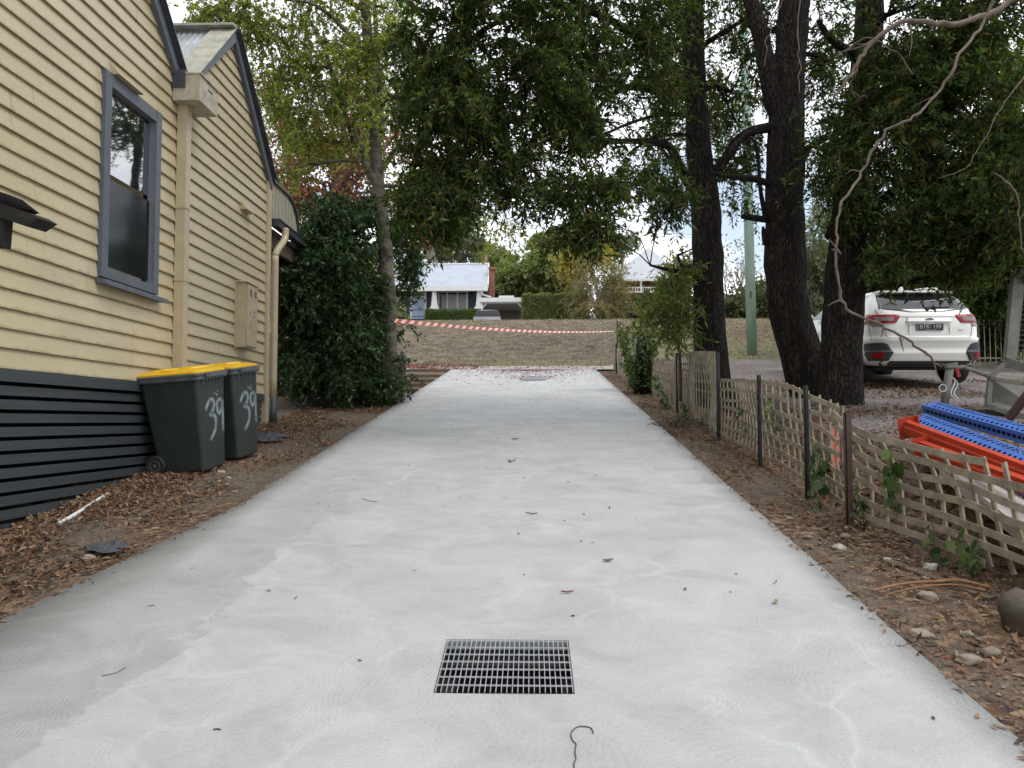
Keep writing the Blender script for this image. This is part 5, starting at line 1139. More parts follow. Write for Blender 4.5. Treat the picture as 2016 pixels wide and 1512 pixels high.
            mb.loft([[(xo + s * o, yw + .335 * q * math.cos(a), .335 + .335 * q * math.sin(a)) for a in np.linspace(0, 2 * math.pi, 25)[:-1]] for q, o in ((.68, .10), (.64, .112), (.60, .06), (.12, .08), (.02, .085))]); o = mb.build('rim', M['galv']); o.parent = wh
        mb = MB(); mb.tube(smooth_poly([(s * .52, .80, 1.545), (s * .535, .95, 1.60), (s * .545, 1.3, 1.625), (s * .55, 2.0, 1.62), (s * .55, 2.4, 1.56)], 5), .018, 8); mb.bar((s * .54, 1.6, 1.53), (s * .54, 1.6, 1.61), .03, .03, up=(0, 1, 0)); lkid(mb, 'roof_rail', M['carwhite'], r, True)
        mb = MB(); mb.loft([[(s * (.98 + .10 * q * math.cos(a)), 2.62 + o, 1.17 + .075 * q * math.sin(a)) for a in np.linspace(0, 2 * math.pi, 17)[:-1]] for q, o in ((.9, 0), (1, .03), (.8, .12), (.2, .17))]); lkid(mb, 'door_mirror', M['carwhite'], r, True)
    mb = MB(); mb.loft([[(x, 1.0 + .0, z) for x, z in ((-.04, 1.55), (.04, 1.55), (.008, 1.66), (-.008, 1.66))], [(x, 1.18, 1.55) for x in (-.01, .01, .005, -.005)]]); lkid(mb, 'shark_fin_aerial', M['carwhite'], r)
    mb = MB(); mb.box((-.70, .35, .24), (.70, 4.1, .315)); mb.tube([(-.7, .85, .3), (.7, .85, .3)], .05, 8); lkid(mb, 'underbody', M['seamdark'], r)
car()
# ================================================================== RACKING BEAMS, SHEETS, TRAILER
M['orange'] = mat('orange_red_powdercoat', (0.50, 0.058, 0.02), (0.34, 0.05, 0.024), 7, 0.55, spec=.3, lo=.4, hi=.75)
M['blue'] = mat('blue_powdercoat', (0.06, 0.16, 0.48), (0.05, 0.11, 0.34), 9, 0.42)
M['sheetwhite'] = mat('weathered_white_panel', (0.60, 0.57, 0.54), (0.46, 0.43, 0.41), 5, 0.6, 0.1, 40)
def chan(p, q, wd, dp, m, name, label, cat, group, up=(0, 0, 1), holes=None, t=.004, end=True):
    p = Vector(p); q = Vector(q); d = (q - p).normalized(); u = Vector(up); u = (u - d * u.dot(d)).normalized(); s = d.cross(u); Ln = (q - p).length
    r = empty(name, label, cat, group, loc=tuple(p)); mb = MB()
    def pt(x, a, b): return p + d * x + s * a + u * b
    if holes is None:      # stepped box beam
        prof = [(-wd / 2, 0), (wd / 2, 0), (wd / 2, dp * .62), (wd * .12, dp * .62), (wd * .12, dp), (-wd / 2, dp)]
        mb.loft([[pt(x, a, b) for a, b in prof] for x in (0, Ln)]); kid(mb, 'beam', M[m], r)
        mb = MB(); 
        for a in (-wd / 2 - .05, ): mb.prism([pt(-.004, a, -.05), pt(-.004, wd / 2 + .03, -.05), pt(-.004, wd / 2 + .03, dp + .03), pt(-.004, a, dp + .03)], d * .004)
        mb.prism([pt(-.004, -wd / 2 - .05, -.05), pt(-.004, -wd / 2 - .05, dp + .03), pt(.05, -wd / 2 - .05, dp + .03), pt(.05, -wd / 2 - .05, -.05)], s * .004)
        for b in (-.02, .05, .11):
            mb.prism([pt(.01, -wd / 2 - .07, b), pt(.03, -wd / 2 - .07, b), pt(.03, -wd / 2 - .07, b + .02), pt(.01, -wd / 2 - .07, b + .02)], s * .02)
        kid(mb, 'end_connector', M[m], r)
    else:
        # top face with punched openings (grid with gaps), two sides
        step = .05; n = int(Ln / step)
        for i in range(n):
            x0, x1 = i * step, (i + 1) * step; xa, xb = x0 + .014, x1 - .014
            cols = [-wd / 2, -wd * .36, -wd * .14, wd * .14, wd * .36, wd / 2]
            for c in range(5):
                a, b = cols[c], cols[c + 1]
                if c in (1, 3):
                    k = .008 if c == 1 else -.008
                    o = [pt(x0, a, dp), pt(x1, a, dp), pt(x1, b, dp), pt(x0, b, dp), pt(xa + k, a, dp), pt(xb + k, a, dp), pt(xb - k, b, dp), pt(xa - k, b, dp)]
                    mb.add(o, [(0, 4, 7, 3), (5, 1, 2, 6)])
                else: mb.add([pt(x0, a, dp), pt(x1, a, dp), pt(x1, b, dp), pt(x0, b, dp)], [(0, 1, 2, 3)])
            for sgn in (-1, 1):
                w2 = sgn * wd / 2; zc = dp * .5; q4 = [pt(x0, w2, dp), pt(x1, w2, dp), pt(x1, w2, dp * .65), pt(x0, w2, dp * .65)]
                mb.add(q4, [(0, 1, 2, 3)]); mb.add([pt(x0, w2, dp * .35), pt(x1, w2, dp * .35), pt(x1, w2, 0), pt(x0, w2, 0)], [(0, 1, 2, 3)]); mb.add([pt(x0, w2, dp * .65), pt(xa, w2, dp * .65), pt(xa, w2, dp * .35), pt(x0, w2, dp * .35)], [(0, 1, 2, 3)])
                mb.add([pt(x0, w2, 0), pt(x1, w2, 0), pt(x1, w2 - sgn * .02, 0), pt(x0, w2 - sgn * .02, 0)], [(0, 1, 2, 3)])
        o = kid(mb, 'punched_channel', M[m], r)
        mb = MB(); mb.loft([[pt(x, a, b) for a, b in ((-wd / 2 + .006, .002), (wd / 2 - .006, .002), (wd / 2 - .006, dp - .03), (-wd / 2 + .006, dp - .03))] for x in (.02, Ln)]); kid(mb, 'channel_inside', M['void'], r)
    return r
gb = 'blue and orange racking stacked on the gravel'
def line(pa, pb, ext=1.0):
    a = at(*pa); b = at(*pb); return a, a + (b - a) * ext
a, b = line((1830, 806, 7.0), (2016, 858, 6.0), 2.4); chan(a - Vector((0, 0, .03)), b - Vector((0, 0, .03)), .15, .09, 'blue', 'rack_upright', 'blue punched rack upright at the top back of the pile', 'rack upright', gb, up=(-.15, -.5, 1), holes=1)
a, b = line((1805, 825, 6.75), (2016, 905, 5.6), 2.4); chan(a - Vector((0, 0, .05)), b - Vector((0, 0, .05)), .17, .08, 'blue', 'rack_upright', 'blue punched rack upright in the middle of the pile next to the orange beam', 'rack upright', gb, up=(-.25, -.75, 1), holes=1)
a, b = line((1830, 870, 6.35), (2016, 960, 5.3), 2.4); chan(a - Vector((0, 0, .05)), b - Vector((0, 0, .05)), .17, .08, 'blue', 'rack_upright', 'lowest blue punched rack upright half hidden under the orange beam', 'rack upright', gb, up=(-.25, -.75, 1), holes=1)
a, b = line((1785, 828, 6.45), (2016, 912, 5.1), 2.4); chan(a - Vector((0, 0, .10)), b - Vector((0, 0, .10)), .07, .10, 'orange', 'rack_beam', 'orange red rack beam on top of the pile with toothed end connector', 'rack beam', gb, up=(-.2, -.35, 1))
a, b = line((1815, 868, 6.1), (2016, 940, 4.95), 2.4); chan(a - Vector((0, 0, .09)), b - Vector((0, 0, .09)), .07, .09, 'orange', 'rack_beam', 'lower orange red rack beam seen through the trellis above the white panels', 'rack beam', gb, up=(-.3, -.3, 1))
a, b = line((1640, 850, 7.8), (1643, 930, 7.6), 1.0); chan(b, a, .09, .06, 'orange', 'rack_beam', 'short orange beam standing upright behind the trellis near the black post', 'rack beam', gb, up=(0, -1, 0))
a, b = line((1652, 838, 8.0), (1655, 872, 8.0), 1.0); chan(b, a, .07, .05, 'blue', 'rack_upright', 'short blue post end just right of the standing orange beam', 'rack upright', gb, up=(0, -1, 0), holes=1)
for k, (dz, lb) in enumerate(((0, 'white ridged panel, lowest of the stack behind the near trellis'), (.045, 'white ridged panel in the middle of the stack behind the near trellis'), (.09, 'white weathered panel on top of the stack under the orange beam'))):
    A = at(1838 + 4 * k, 915, 5.9); B = at(2040, 1075, 4.5); C_ = B + Vector((1.8, .55, .06)); D_ = A + Vector((1.6, .55, .12)); mb = MB()
    off = Vector((0.02 * (2 - k), 0, dz - .09)); P = [A + off, B + off, C_ + off, D_ + off]
    mb.prism(P, (0, 0, .036)); e = (B - A)
    o = mb.build('roof_panel', M['sheetwhite']); tag(o, lb, 'panel', 'white panels stacked behind the trellis')
def trailer():
    g = Vector((5.3, 9.3, H(5.3, 9.3))); r = empty('box_trailer', 'galvanised caged trailer cut by the right edge, behind the blue racking', 'trailer', loc=tuple(g))
    Y = 9.2
    P = lambda px, py, y=Y: at(px, py, y)
    mb = MB(); mb.bar(P(2002, 536), P(1986, 706), .10, .07, up=(1, 0, 0)); mb.bar(P(1999, 536, 9.18), P(2120, 530, 9.0), .07, .05); mb.bar(P(2013, 560, 9.25), P(1998, 706, 9.25), .03, .03, up=(1, 0, 0)); kid(mb, 'cage_frame', M['galvdull'], r)
    mb = MB()
    for i in range(15): mb.bar(P(2008 - i * .9, 560 + i * 10, 9.3), P(2120, 556 + i * 10, 9.1), .006, .006)
    for i in range(7): mb.bar(P(2016 + i * 12, 548, 9.3), P(2003 + i * 12, 706, 9.3), .006, .006, up=(1, 0, 0))
    kid(mb, 'cage_mesh', M['galvdull'], r)
    mb = MB(); mb.bar(P(1982, 712), P(2130, 760, 8.6), .10, .08); kid(mb, 'deck_rail', M['galvdull'], r)
    mb = MB(); mb.bar(P(1948, 745), P(1978, 716), .05, .05); mb.bar(P(1978, 716), P(2016, 722), .05, .05); mb.bar(P(1950, 742), P(1944, 800), .05, .05, up=(1, 0, 0)); mb.bar(P(1950, 744), P(2110, 775, 8.8), .035, .10)
    mb.bar(P(1946, 800), P(2100, 850, 8.7), .05, .08); kid(mb, 'step_frame', M['galvdull'], r)
    mb = MB(); mb.add([P(1955, 748, 9.4), P(2120, 775, 9.2), P(2110, 850, 9.0), P(1952, 795, 9.4)], [(0, 1, 2, 3)]); mb.prism([P(1950, 797), P(2110, 845, 8.8), P(2130, 830, 9.2), P(1970, 785, 9.6)], (0, 0, .01)); mb.prism([P(1950, 806), P(1985, 818), P(2030, 842), P(1975, 842)], (0, .5, 0)); kid(mb, 'tool_tray', M['galvdull'], r)
    mb = MB(); q = P(1870, 726); bb = P(1858, 806); mb.tube([q, bb], .045, 12); mb.tube([q + Vector((0, 0, .0)), q + Vector((0, 0, .03))], .055, 12); kid(mb, 'jockey_stand', M['galvdull'], r, True)
    mb = MB(); mb.tube([P(1868, 728), P(1895, 722, 9.3), P(1950, 742, 9.3)], .025, 8); mb.bar(P(1862, 722), P(1884, 718), .06, .05); kid(mb, 'coupling', M['galvdull'], r)
    mb = MB(); mb.bar(P(1881, 722), P(1888, 742), .04, .03, up=(1, 0, 0)); kid(mb, 'red_latch', M['redlens'], r)
    mb = MB(); mb.tube([P(1856 + 7 * math.cos(a), 764 + 7 * math.sin(a), 9.15) for a in np.linspace(0, 6.3, 17)], .006, 6, caps=False)
    for i in range(2): mb.tube(smooth_poly([P(1866 + 3 * i, 735 + 4 * i, 9.3), P(1880 + 5 * i, 750 + 5 * i, 9.3), P(1872 + 6 * i, 775, 9.3), P(1885 + 3 * i, 790 - 4 * i, 9.3)], 4), .01, 6)
    kid(mb, 'coiled_cable', M['galv'], r)
    mb = MB(); mb.bar(P(2024, 775, 8.2), P(1985, 826, 8.4), .12, .03, up=(0, 1, 0)); kid(mb, 'rusty_ramp', M['rustpost'], r)
trailer()
# pale picket fence behind the car
def pickets():
    M['picket'] = mat('cream_picket_paint', (0.42, 0.40, 0.30), None, 6, 0.6); a = at(1905, 712, 18); g = H(a.x, 18)
    r = empty('picket_fence', 'pale tubular picket fence in shade behind the parked car', 'fence', loc=(a.x, 18, g)); mb = MB()
    for i in range(26):
        x = a.x - .6 + i * .125; gg = H(x, 18); mb.tube([(x, 18, gg + .05), (x, 18, gg + 1.05)], .010, 6)
    kid(mb, 'pickets', M['picket'], r); mb = MB(); mb.bar((a.x - .7, 18.02, g + .95), (a.x + 2.7, 18.02, g + .95), .03, .03); mb.bar((a.x - .7, 18.02, g + .15), (a.x + 2.7, 18.02, g + .15), .03, .03); kid(mb, 'rails', M['picket'], r)
    mb = MB(); mb.box((a.x - .8, 17.95, g - .1), (a.x + 2.8, 18.1, g + .06)); kid(mb, 'plinth', M['rock'], r)
pickets()
# ================================================================== BACKGROUND HOUSES
M['roofblue'] = mat('pale_blue_grey_iron', (0.40, 0.43, 0.48), (0.33, 0.36, 0.41), 1, 0.5, 0.0)
M['navy'] = mat('dark_navy_weatherboard', (0.022, 0.030, 0.050), (0.03, 0.04, 0.06), 3, 0.6); M['white'] = mat('white_trim_paint', (0.70, 0.70, 0.68), (0.62, 0.62, 0.60), 3, 0.5)
M['bluedoor'] = mat('light_blue_door', (0.30, 0.38, 0.52), None, 3, 0.5); M['farpane'] = glass('reflecting_pane', (0.10, 0.11, 0.11), 2.2, .1); M['brick'] = mat('red_brick', (0.30, 0.12, 0.075), (0.20, 0.08, 0.055), 14, 0.9)
M['curtain'] = mat('grey_curtain', (0.30, 0.30, 0.28), None, 3, .8)
def bluehouse():
    Y = 66.0; k = Y / F; P = lambda px, py, y=Y: at(px, py, y)
    g = P(890, 625); r = empty('blue_cottage', 'dark blue cottage with pale iron roof and white verandah columns up on the bank', 'house', loc=tuple(g))
    def ebox(px0, py0, px1, py1, ya, yb, name, m, root=r):
        a = at(px0, py0, ya); b = at(px1, py1, ya); mb = MB(); mb.box((a.x, ya, a.z), (b.x, yb, b.z)); o = mb.build(name, M[m])
        if root is r: world_child(o, r)
        else: o.parent = root
        return o
    ebox(770, 572, 962, 650, 67.5, 76, 'wall', 'navy')
    for i in range(9): pass
    # roof front slope corrugated
    a = P(752, 563, 65.6); b = P(960, 563, 65.6); c = P(962, 520, 71); d = P(775, 522, 71); mb = MB(); n = 110
    for i in range(n + 1):
        t = i / n; h = .03 * (i % 2); mb.v += [tuple(a.lerp(b, t) + Vector((0, 0, h))), tuple(d.lerp(c, t) + Vector((0, 0, h)))]
    mb.f = [(2 * i, 2 * i + 2, 2 * i + 3, 2 * i + 1) for i in range(n)]; mb.m = [0] * n; kid(mb, 'roof', M['roofblue'], r)
    mb = MB(); bk = Vector((0, 5.4, 0)); mb.add([d, c, b + Vector((0, 11, 0)), a + Vector((0, 11, 0))], [(0, 1, 2, 3)]); kid(mb, 'rear_roof', M['roofblue'], r)
    mb = MB(); mb.add([b + Vector((-.3, 0, -.1)), c + Vector((-.3, 0, -.1)), b + Vector((-.3, 11, -.1))], [(0, 1, 2)]); kid(mb, 'gable_end', M['navy'], r)
    mb = MB(); mb.bar(b + Vector((.03, 0, -.05)), c + Vector((.03, 0, -.05)), .3, .1); mb.bar(d + Vector((0, 0, .05)), c + Vector((0, 0, .05)), .12, .2); kid(mb, 'roof_trim', M['white'], r)
    ebox(752, 563, 960, 572, 65.5, 65.9, 'verandah_beam', 'white')
    for px in (855, 943):
        mb = MB(); mb.loft([[tuple(P(px + s * w_ * (1), py, 65.9 + o)) for s, o in ((-1, 0), (1, 0), (1, .5), (-1, .5))] for w_, py in ((8.5, 608), (8.5, 604), (6.5, 603), (5, 590), (4, 573))]); kid(mb, 'verandah_column', M['white'], r)
    ebox(845, 608, 950, 640, 65.9, 66.3, 'verandah_wall', 'navy')
    w_ = ebox(862, 573, 921, 610, 67.3, 67.6, 'window', 'white')
    for (x0, x1) in ((864, 879), (882, 899), (902, 918)): ebox(x0, 580, x1, 608, 67.25, 67.28, 'pane', 'curtain', w_); ebox(x0, 576, x1, 579.5, 67.25, 67.28, 'transom', 'seamdark', w_)
    ebox(866, 582, 868, 606, 67.2, 67.24, 'curtain_edge', 'navy', w_)
    df = ebox(806, 572, 839, 628, 67.3, 67.6, 'door_frame', 'white'); ebox(811, 585, 834, 628, 67.2, 67.28, 'door', 'bluedoor', df); ebox(811, 576, 834, 583, 67.2, 67.28, 'fanlight', 'farpane', df)
    ebox(778, 580, 793, 615, 67.3, 67.6, 'side_window', 'white')
    mb = MB(); a1 = P(808, 610, 65.7); a2 = P(848, 610, 65.7)
    mb.bar(a1, a2, .08, .08); mb.bar(P(806, 590, 65.7), P(806, 628, 65.7), .1, .1, up=(1, 0, 0)); mb.bar(P(808, 624, 65.7), P(848, 622, 65.7), .06, .06); kid(mb, 'verandah_rail', M['darkmetal'], r)
    ch = ebox(963, 529, 973, 590, 67.8, 68.6, 'brick_chimney', 'brick'); ebox(961.5, 525, 974.5, 530, 67.6, 68.7, 'chimney_cap', 'brick', ch)
    ch = ebox(950, 514, 962, 524, 71.5, 72.2, 'ridge_chimney', 'brick'); ebox(954, 503, 959, 513.5, 71.6, 72.0, 'chimney_pot', 'rock', ch)
    mb = MB(); mb.tube([P(945, 563, 65.6), P(950, 580, 65.7), P(966, 585, 66.5)], .09, 6); kid(mb, 'downpipe', M['white'], r)
bluehouse()
def carport():
    M['portwall'] = mat('brown_grey_corrugated_wall', (0.13, 0.115, 0.105), None, 3, 0.7)
    r = empty('carport', 'low carport with white fascia and corrugated grey back wall beside the blue cottage', 'carport', loc=tuple(at(990, 625, 62)))
    def eb(px0, py0, px1, py1, ya, yb, name, m): a = at(px0, py0, ya); b = at(px1, py1, ya); mb = MB(); mb.box((a.x, ya, a.z), (b.x, yb, b.z)); kid(mb, name, M[m], r)
    eb(945, 586, 1031, 594, 62, 62.3, 'fascia', 'white'); eb(946, 594.5, 1030, 597, 62.1, 68, 'roof', 'roofblue'); eb(982, 582, 1012, 586, 64, 65, 'skylight', 'white')
    mb = MB(); a = at(948, 597, 66.5); b = at(1040, 650, 66.5)
    for i in range(14):
        z = a.z - i * .16; mb.prism([(a.x, 66.5, z), (a.x, 66.5, z - .16), (a.x, 66.62, z - .08)], (b.x - a.x, 0, 0))
    kid(mb, 'back_wall', M['portwall'], r)
    for px in (949, 1029):
        mb = MB(); s = 1 if px < 1000 else -1; mb.bar(at(px, 594, 62.2), at(px, 640, 62.2), .12, .12, up=(1, 0, 0)); mb.bar(at(px, 607, 62.2), at(px + s * 11, 595, 62.2), .08, .08); kid(mb, 'carport_post', M['white'], r)
carport()
def farcar():
    c = at(962, 640, 52); M['silver'] = mat('silver_car_paint', (0.35, 0.36, 0.38), None, 4, 0.3, metal=.5, coat=1); g = at(962, 614, 52).z - 1.45
    r = empty('parked_car', 'silver car roof just showing over the crest of the bank below the carport', 'car', loc=(c.x, 52, g)); mb = MB()
    mb.loft([[(x * w_, y * l_, z) for x, y in ((-1, -1), (1, -1), (1, 1), (-1, 1))] for z, w_, l_ in ((.3, .85, 2.1), (.5, .9, 2.2), (.82, .88, 2.2))]); lkid(mb, 'body', M['silver'], r)
    mb = MB(); mb.loft([[(x * w_, y * l_, z) for x, y in ((-1, -1), (-.6, -1.03), (.6, -1.03), (1, -1), (1, 1), (-1, 1))] for z, w_, l_ in ((.822, .85, 1.7), (1.15, .80, 1.45), (1.38, .70, 1.2))]); lkid(mb, 'glasshouse', M['seamdark'], r)
    mb = MB(); mb.loft([[(x * w_, y * l_, z) for x, y in ((-1, -1), (-.6, -1.03), (.6, -1.03), (1, -1), (1, 1), (-1, 1))] for z, w_, l_ in ((1.34, .72, 1.24), (1.40, .66, 1.1), (1.45, .5, .9))]); lkid(mb, 'roof', M['silver'], r)
    for s in (-1, 1):
        for y in (-1.4, 1.4):
            mb = MB(); mb.tube([(s * .72, y, .32), (s * .88, y, .32)], .32, 20); lkid(mb, 'wheel', M['tyre'], r)
farcar()
def greyhouse():
    Y = 72; P = lambda px, py, y=Y: at(px, py, y); r = empty('brick_house', 'red brick house with a pale grey hipped iron roof partly behind the sapling', 'house', loc=tuple(P(1270, 625)))
    M['palegrey'] = mat('pale_grey_iron', (0.42, 0.44, 0.46), (0.36, 0.38, 0.40), 1, 0.5)
    ap = P(1277, 487, 78); L_ = P(1196, 549, 71); R_ = P(1352, 549, 71); B1 = P(1196, 549, 71) + Vector((0, 14, 0)); B2 = P(1352, 549, 71) + Vector((0, 14, 0)); mb = MB()
    mb.add([L_, R_, ap, B1, B2], [(0, 1, 2), (1, 4, 2), (4, 3, 2), (3, 0, 2)]); kid(mb, 'roof', M['palegrey'], r)
    mb = MB(); a = P(1205, 550, 72); b = P(1345, 640, 72); mb.box((a.x, 73, b.z), (b.x, 82, a.z)); kid(mb, 'wall', M['brick'], r)
    mb = MB(); a = P(1196, 549, 71); b = P(1352, 553, 71); mb.box((a.x, 70.9, b.z), (b.x, 71.1, a.z)); kid(mb, 'gutter', M['white'], r)
    mb = MB()
    mb.bar(P(1215, 566, 71), P(1345, 566, 71), .10, .08); mb.bar(P(1215, 575, 71), P(1345, 575, 71), .10, .08)
    for i in range(26): mb.bar(P(1216 + i * 5, 566, 71), P(1216 + i * 5, 575, 71), .08, .06, up=(1, 0, 0))
    kid(mb, 'verandah_fretwork', M['white'], r)
    mb = MB(); a = P(1224, 580, 72.9); b = P(1236, 598, 72.9); mb.box((a.x, 72.9, b.z), (b.x, 72.95, a.z)); kid(mb, 'window', M['farpane'], r)
    for px in (1218, 1262, 1310): mb = MB(); mb.bar(P(px, 553, 71), P(px, 640, 71), .14, .14, up=(1, 0, 0)); kid(mb, 'verandah_post', M['white'], r)
greyhouse()
# ================================================================== BACKGROUND VEGETATION
M['lf_hedge'] = leafmat('hedge_leaves', [(0.06, 0.10, 0.02), (0.09, 0.14, 0.03), (0.12, 0.17, 0.04)], .5, .3)
M['lf_dkhedge'] = leafmat('dark_hedge_leaves', [(0.045, 0.07, 0.025), (0.065, 0.09, 0.03), (0.09, 0.10, 0.035), (0.11, 0.08, 0.04)], .5, .3)
M['lf_tall'] = leafmat('tall_hedge_leaves', [(0.13, 0.18, 0.06), (0.17, 0.22, 0.075), (0.21, 0.24, 0.09), (0.20, 0.16, 0.08)], .5, .35)
M['lf_mid'] = leafmat('mid_green_leaves', [(0.12, 0.165, 0.06), (0.16, 0.21, 0.075), (0.20, 0.24, 0.09), (0.24, 0.23, 0.09)], .55, .35)
M['lf_pale'] = leafmat('grey_green_leaves', [(0.15, 0.17, 0.11), (0.19, 0.21, 0.14), (0.12, 0.14, 0.085)], .55, .35)
M['lf_olive'] = leafmat('olive_brown_leaves', [(0.19, 0.17, 0.08), (0.24, 0.21, 0.10), (0.16, 0.14, 0.08), (0.28, 0.24, 0.10)], .55, .35)
M['lf_yellow'] = leafmat('yellow_leaves', [(0.42, 0.30, 0.05), (0.32, 0.25, 0.06), (0.22, 0.20, 0.07)], .55, .4)
M['lf_orange'] = leafmat('orange_leaves', [(0.40, 0.13, 0.07), (0.34, 0.18, 0.09), (0.26, 0.09, 0.06)], .55, .4)
def hedge(px0, py0, px1, py1, Y, dp, label, m, n, Ln=.09, name='hedge'):
    a = at(px0, py0, Y); b = at(px1, py1, Y); r = empty(name, label, 'hedge', loc=((a.x + b.x) / 2, Y, b.z)); W_, Hh = b.x - a.x, a.z - b.z
    P = rng.uniform(0, 1, (n, 3)); f = rng.integers(0, 4, n); P[f == 0, 1] = 0; P[f == 1, 2] = 1; P[f == 2, 0] = 0; P[f == 3, 0] = 1
    bump = .07 * np.sin(P[:, 0] * 23) * (f == 1) + .05 * np.sin(P[:, 0] * 61 + 2) * (f == 1)
    co = np.stack([a.x + W_ * P[:, 0], Y + dp * P[:, 1], b.z + Hh * P[:, 2] + bump * Hh * .5], 1) + rng.normal(size=(n, 3)) * .05
    D = rng.normal(size=(n, 3)) + np.array([0, -.5, .3]); V, Fq = leafquads(co, D, Ln * rng.uniform(.6, 1.4, n), Ln * .7); nmesh('foliage', V, Fq, M[m], r)
    mb = MB(); mb.box((a.x + .12, Y + .12, b.z - .6), (b.x - .12, Y + dp - .1, a.z - .15)); kid(mb, 'inner_branches', M['twig'], r)
hedge(839, 611, 938, 640, 58, .9, 'low clipped bright green hedge in front of the blue cottage', 'lf_hedge', 9000, .11)
hedge(1031, 581, 1156, 640, 60, 2.0, 'tall clipped green hedge to the right of the carport', 'lf_tall', 22000, .14)
bg_ = dict(barkm=M['greybark'], m=16, tl=1.3, auto=True, tn=8)
tree('round_tree', 'broad rounded green tree behind the tall hedge', 'tree', [[(1050, 640, 75, .4), (1050, 560, 75, .3), (1050, 530, 75, .15)]], [], [(1040, 560, 75, 60, 45, 3, 520), (1085, 550, 75, 45, 40, 3, 400), (1000, 570, 76, 30, 45, 2.5, 260), (1060, 525, 76, 60, 22, 2.5, 220), (1120, 575, 74, 30, 30, 2, 200)], leafm=M['lf_mid'], Ln=.42, W=.28, **bg_)
tree('round_tree', 'green tree with open crown rising in the centre against the sky', 'tree', [[(1085, 640, 90, .4), (1085, 520, 90, .3), (1083, 480, 90, .15)]], [], [(1085, 490, 90, 30, 25, 3, 190), (1110, 505, 90, 22, 16, 2, 90), (1062, 505, 90, 18, 15, 2, 70), (1085, 475, 90, 15, 8, 2, 40)], leafm=M['lf_mid'], Ln=.5, W=.3, **bg_)
tree('round_tree', 'yellow green trees beside the brick chimney of the blue cottage', 'tree', [[(985, 640, 80, .3), (985, 560, 80, .25), (983, 530, 80, .12)]], [], [(985, 530, 80, 16, 30, 2.5, 160), (1010, 550, 80, 18, 40, 2.5, 160), (975, 505, 82, 22, 14, 2, 80), (1005, 510, 82, 12, 12, 2, 40)], leafm=M['lf_mid'], Ln=.45, W=.28, **bg_)
tree('gum_tree', 'grey green eucalypt with drooping crown behind the cottage roof', 'tree', [[(905, 640, 95, .4), (905, 520, 95, .35), (910, 470, 95, .2), (900, 430, 95, .1)], [(905, 520, 95, .3), (930, 480, 95, .12)]], [], [(890, 460, 95, 40, 40, 4, 260), (930, 490, 95, 35, 25, 4, 170), (870, 490, 95, 30, 30, 3, 140), (900, 410, 95, 45, 35, 4, 160), (950, 505, 95, 15, 12, 3, 50)], leafm=M['lf_pale'], Ln=.5, W=.22, **bg_)
tree('gum_tree', 'pale forked bare trunk with an orange leaved tuft left of the cottage roof', 'tree', [[(850, 640, 85, .5), (850, 525, 85, .42), (852, 480, 85, .3), (858, 430, 85, .2), (862, 380, 85, .1)], [(848, 525, 85, .3), (840, 490, 85, .22), (826, 470, 85, .15), (815, 450, 85, .1)]], [[(852, 500, 85, .2), (868, 460, 85, .12), (880, 420, 85, .06)]], [(838, 455, 84, 22, 22, 3, 90), (825, 480, 84, 14, 14, 2, 40)], leafm=M['lf_orange'], Ln=.5, W=.22, **bg_)
tree('willow_shrub', 'tall brownish thin leaved shrub between the tall hedge and the grey roofed house', 'shrub', [[(1180, 640, 58, .2), (1178, 590, 58, .15), (1170, 540, 58, .06)], [(1180, 620, 58, .12), (1205, 560, 58, .06), (1215, 520, 58, .04)], [(1178, 620, 58, .12), (1160, 570, 58, .06), (1150, 530, 58, .03)]], [], [(1180, 580, 58, 45, 40, 2, 190), (1200, 540, 58, 32, 35, 2, 110), (1165, 530, 58, 30, 30, 2, 100), (1190, 610, 58, 50, 16, 2, 160), (1225, 570, 58, 18, 30, 1.5, 70)], leafm=M['lf_olive'], Ln=.26, W=.07, **bg_)
tree('yellow_tree', 'small yellow leaved tree top above the tall hedge', 'tree', [[(1135, 640, 66, .2), (1133, 540, 66, .12)]], [], [(1128, 525, 66, 16, 18, 1.5, 90), (1165, 500, 66, 30, 14, 2, 100), (1140, 505, 66, 16, 12, 1.5, 50)], leafm=M['lf_yellow'], Ln=.3, W=.2, **bg_)
tree('gum_tree', 'distant dark tree just left of the grey hipped roof', 'tree', [[(1225, 640, 110, .4), (1225, 500, 110, .2)]], [], [(1225, 485, 110, 28, 18, 3, 100), (1195, 495, 110, 30, 20, 3, 90)], leafm=M['lf_pale'], Ln=.6, W=.3, **bg_)
tree('garden_shrub', 'dark green shrubs at the foot of the brick house', 'shrub', [[(1230, 640, 62, .1), (1230, 610, 62, .05)]], [], [(1215, 612, 62, 25, 13, 1.2, 170), (1250, 608, 62, 22, 16, 1.2, 170), (1290, 600, 62, 30, 22, 1.5, 220), (1330, 595, 62, 30, 30, 1.5, 220)], leafm=M['lf_dkhedge'], Ln=.28, W=.18, **bg_)
tree('garden_tree', 'light green small tree beside the right edge of the grey hipped roof', 'tree', [[(1345, 640, 60, .15), (1345, 560, 60, .08)]], [], [(1340, 530, 60, 25, 22, 1.5, 70), (1355, 560, 60, 22, 25, 1.5, 70), (1315, 560, 60, 18, 20, 1.5, 50)], leafm=M['lf_mid'], Ln=.28, W=.16, **bg_)
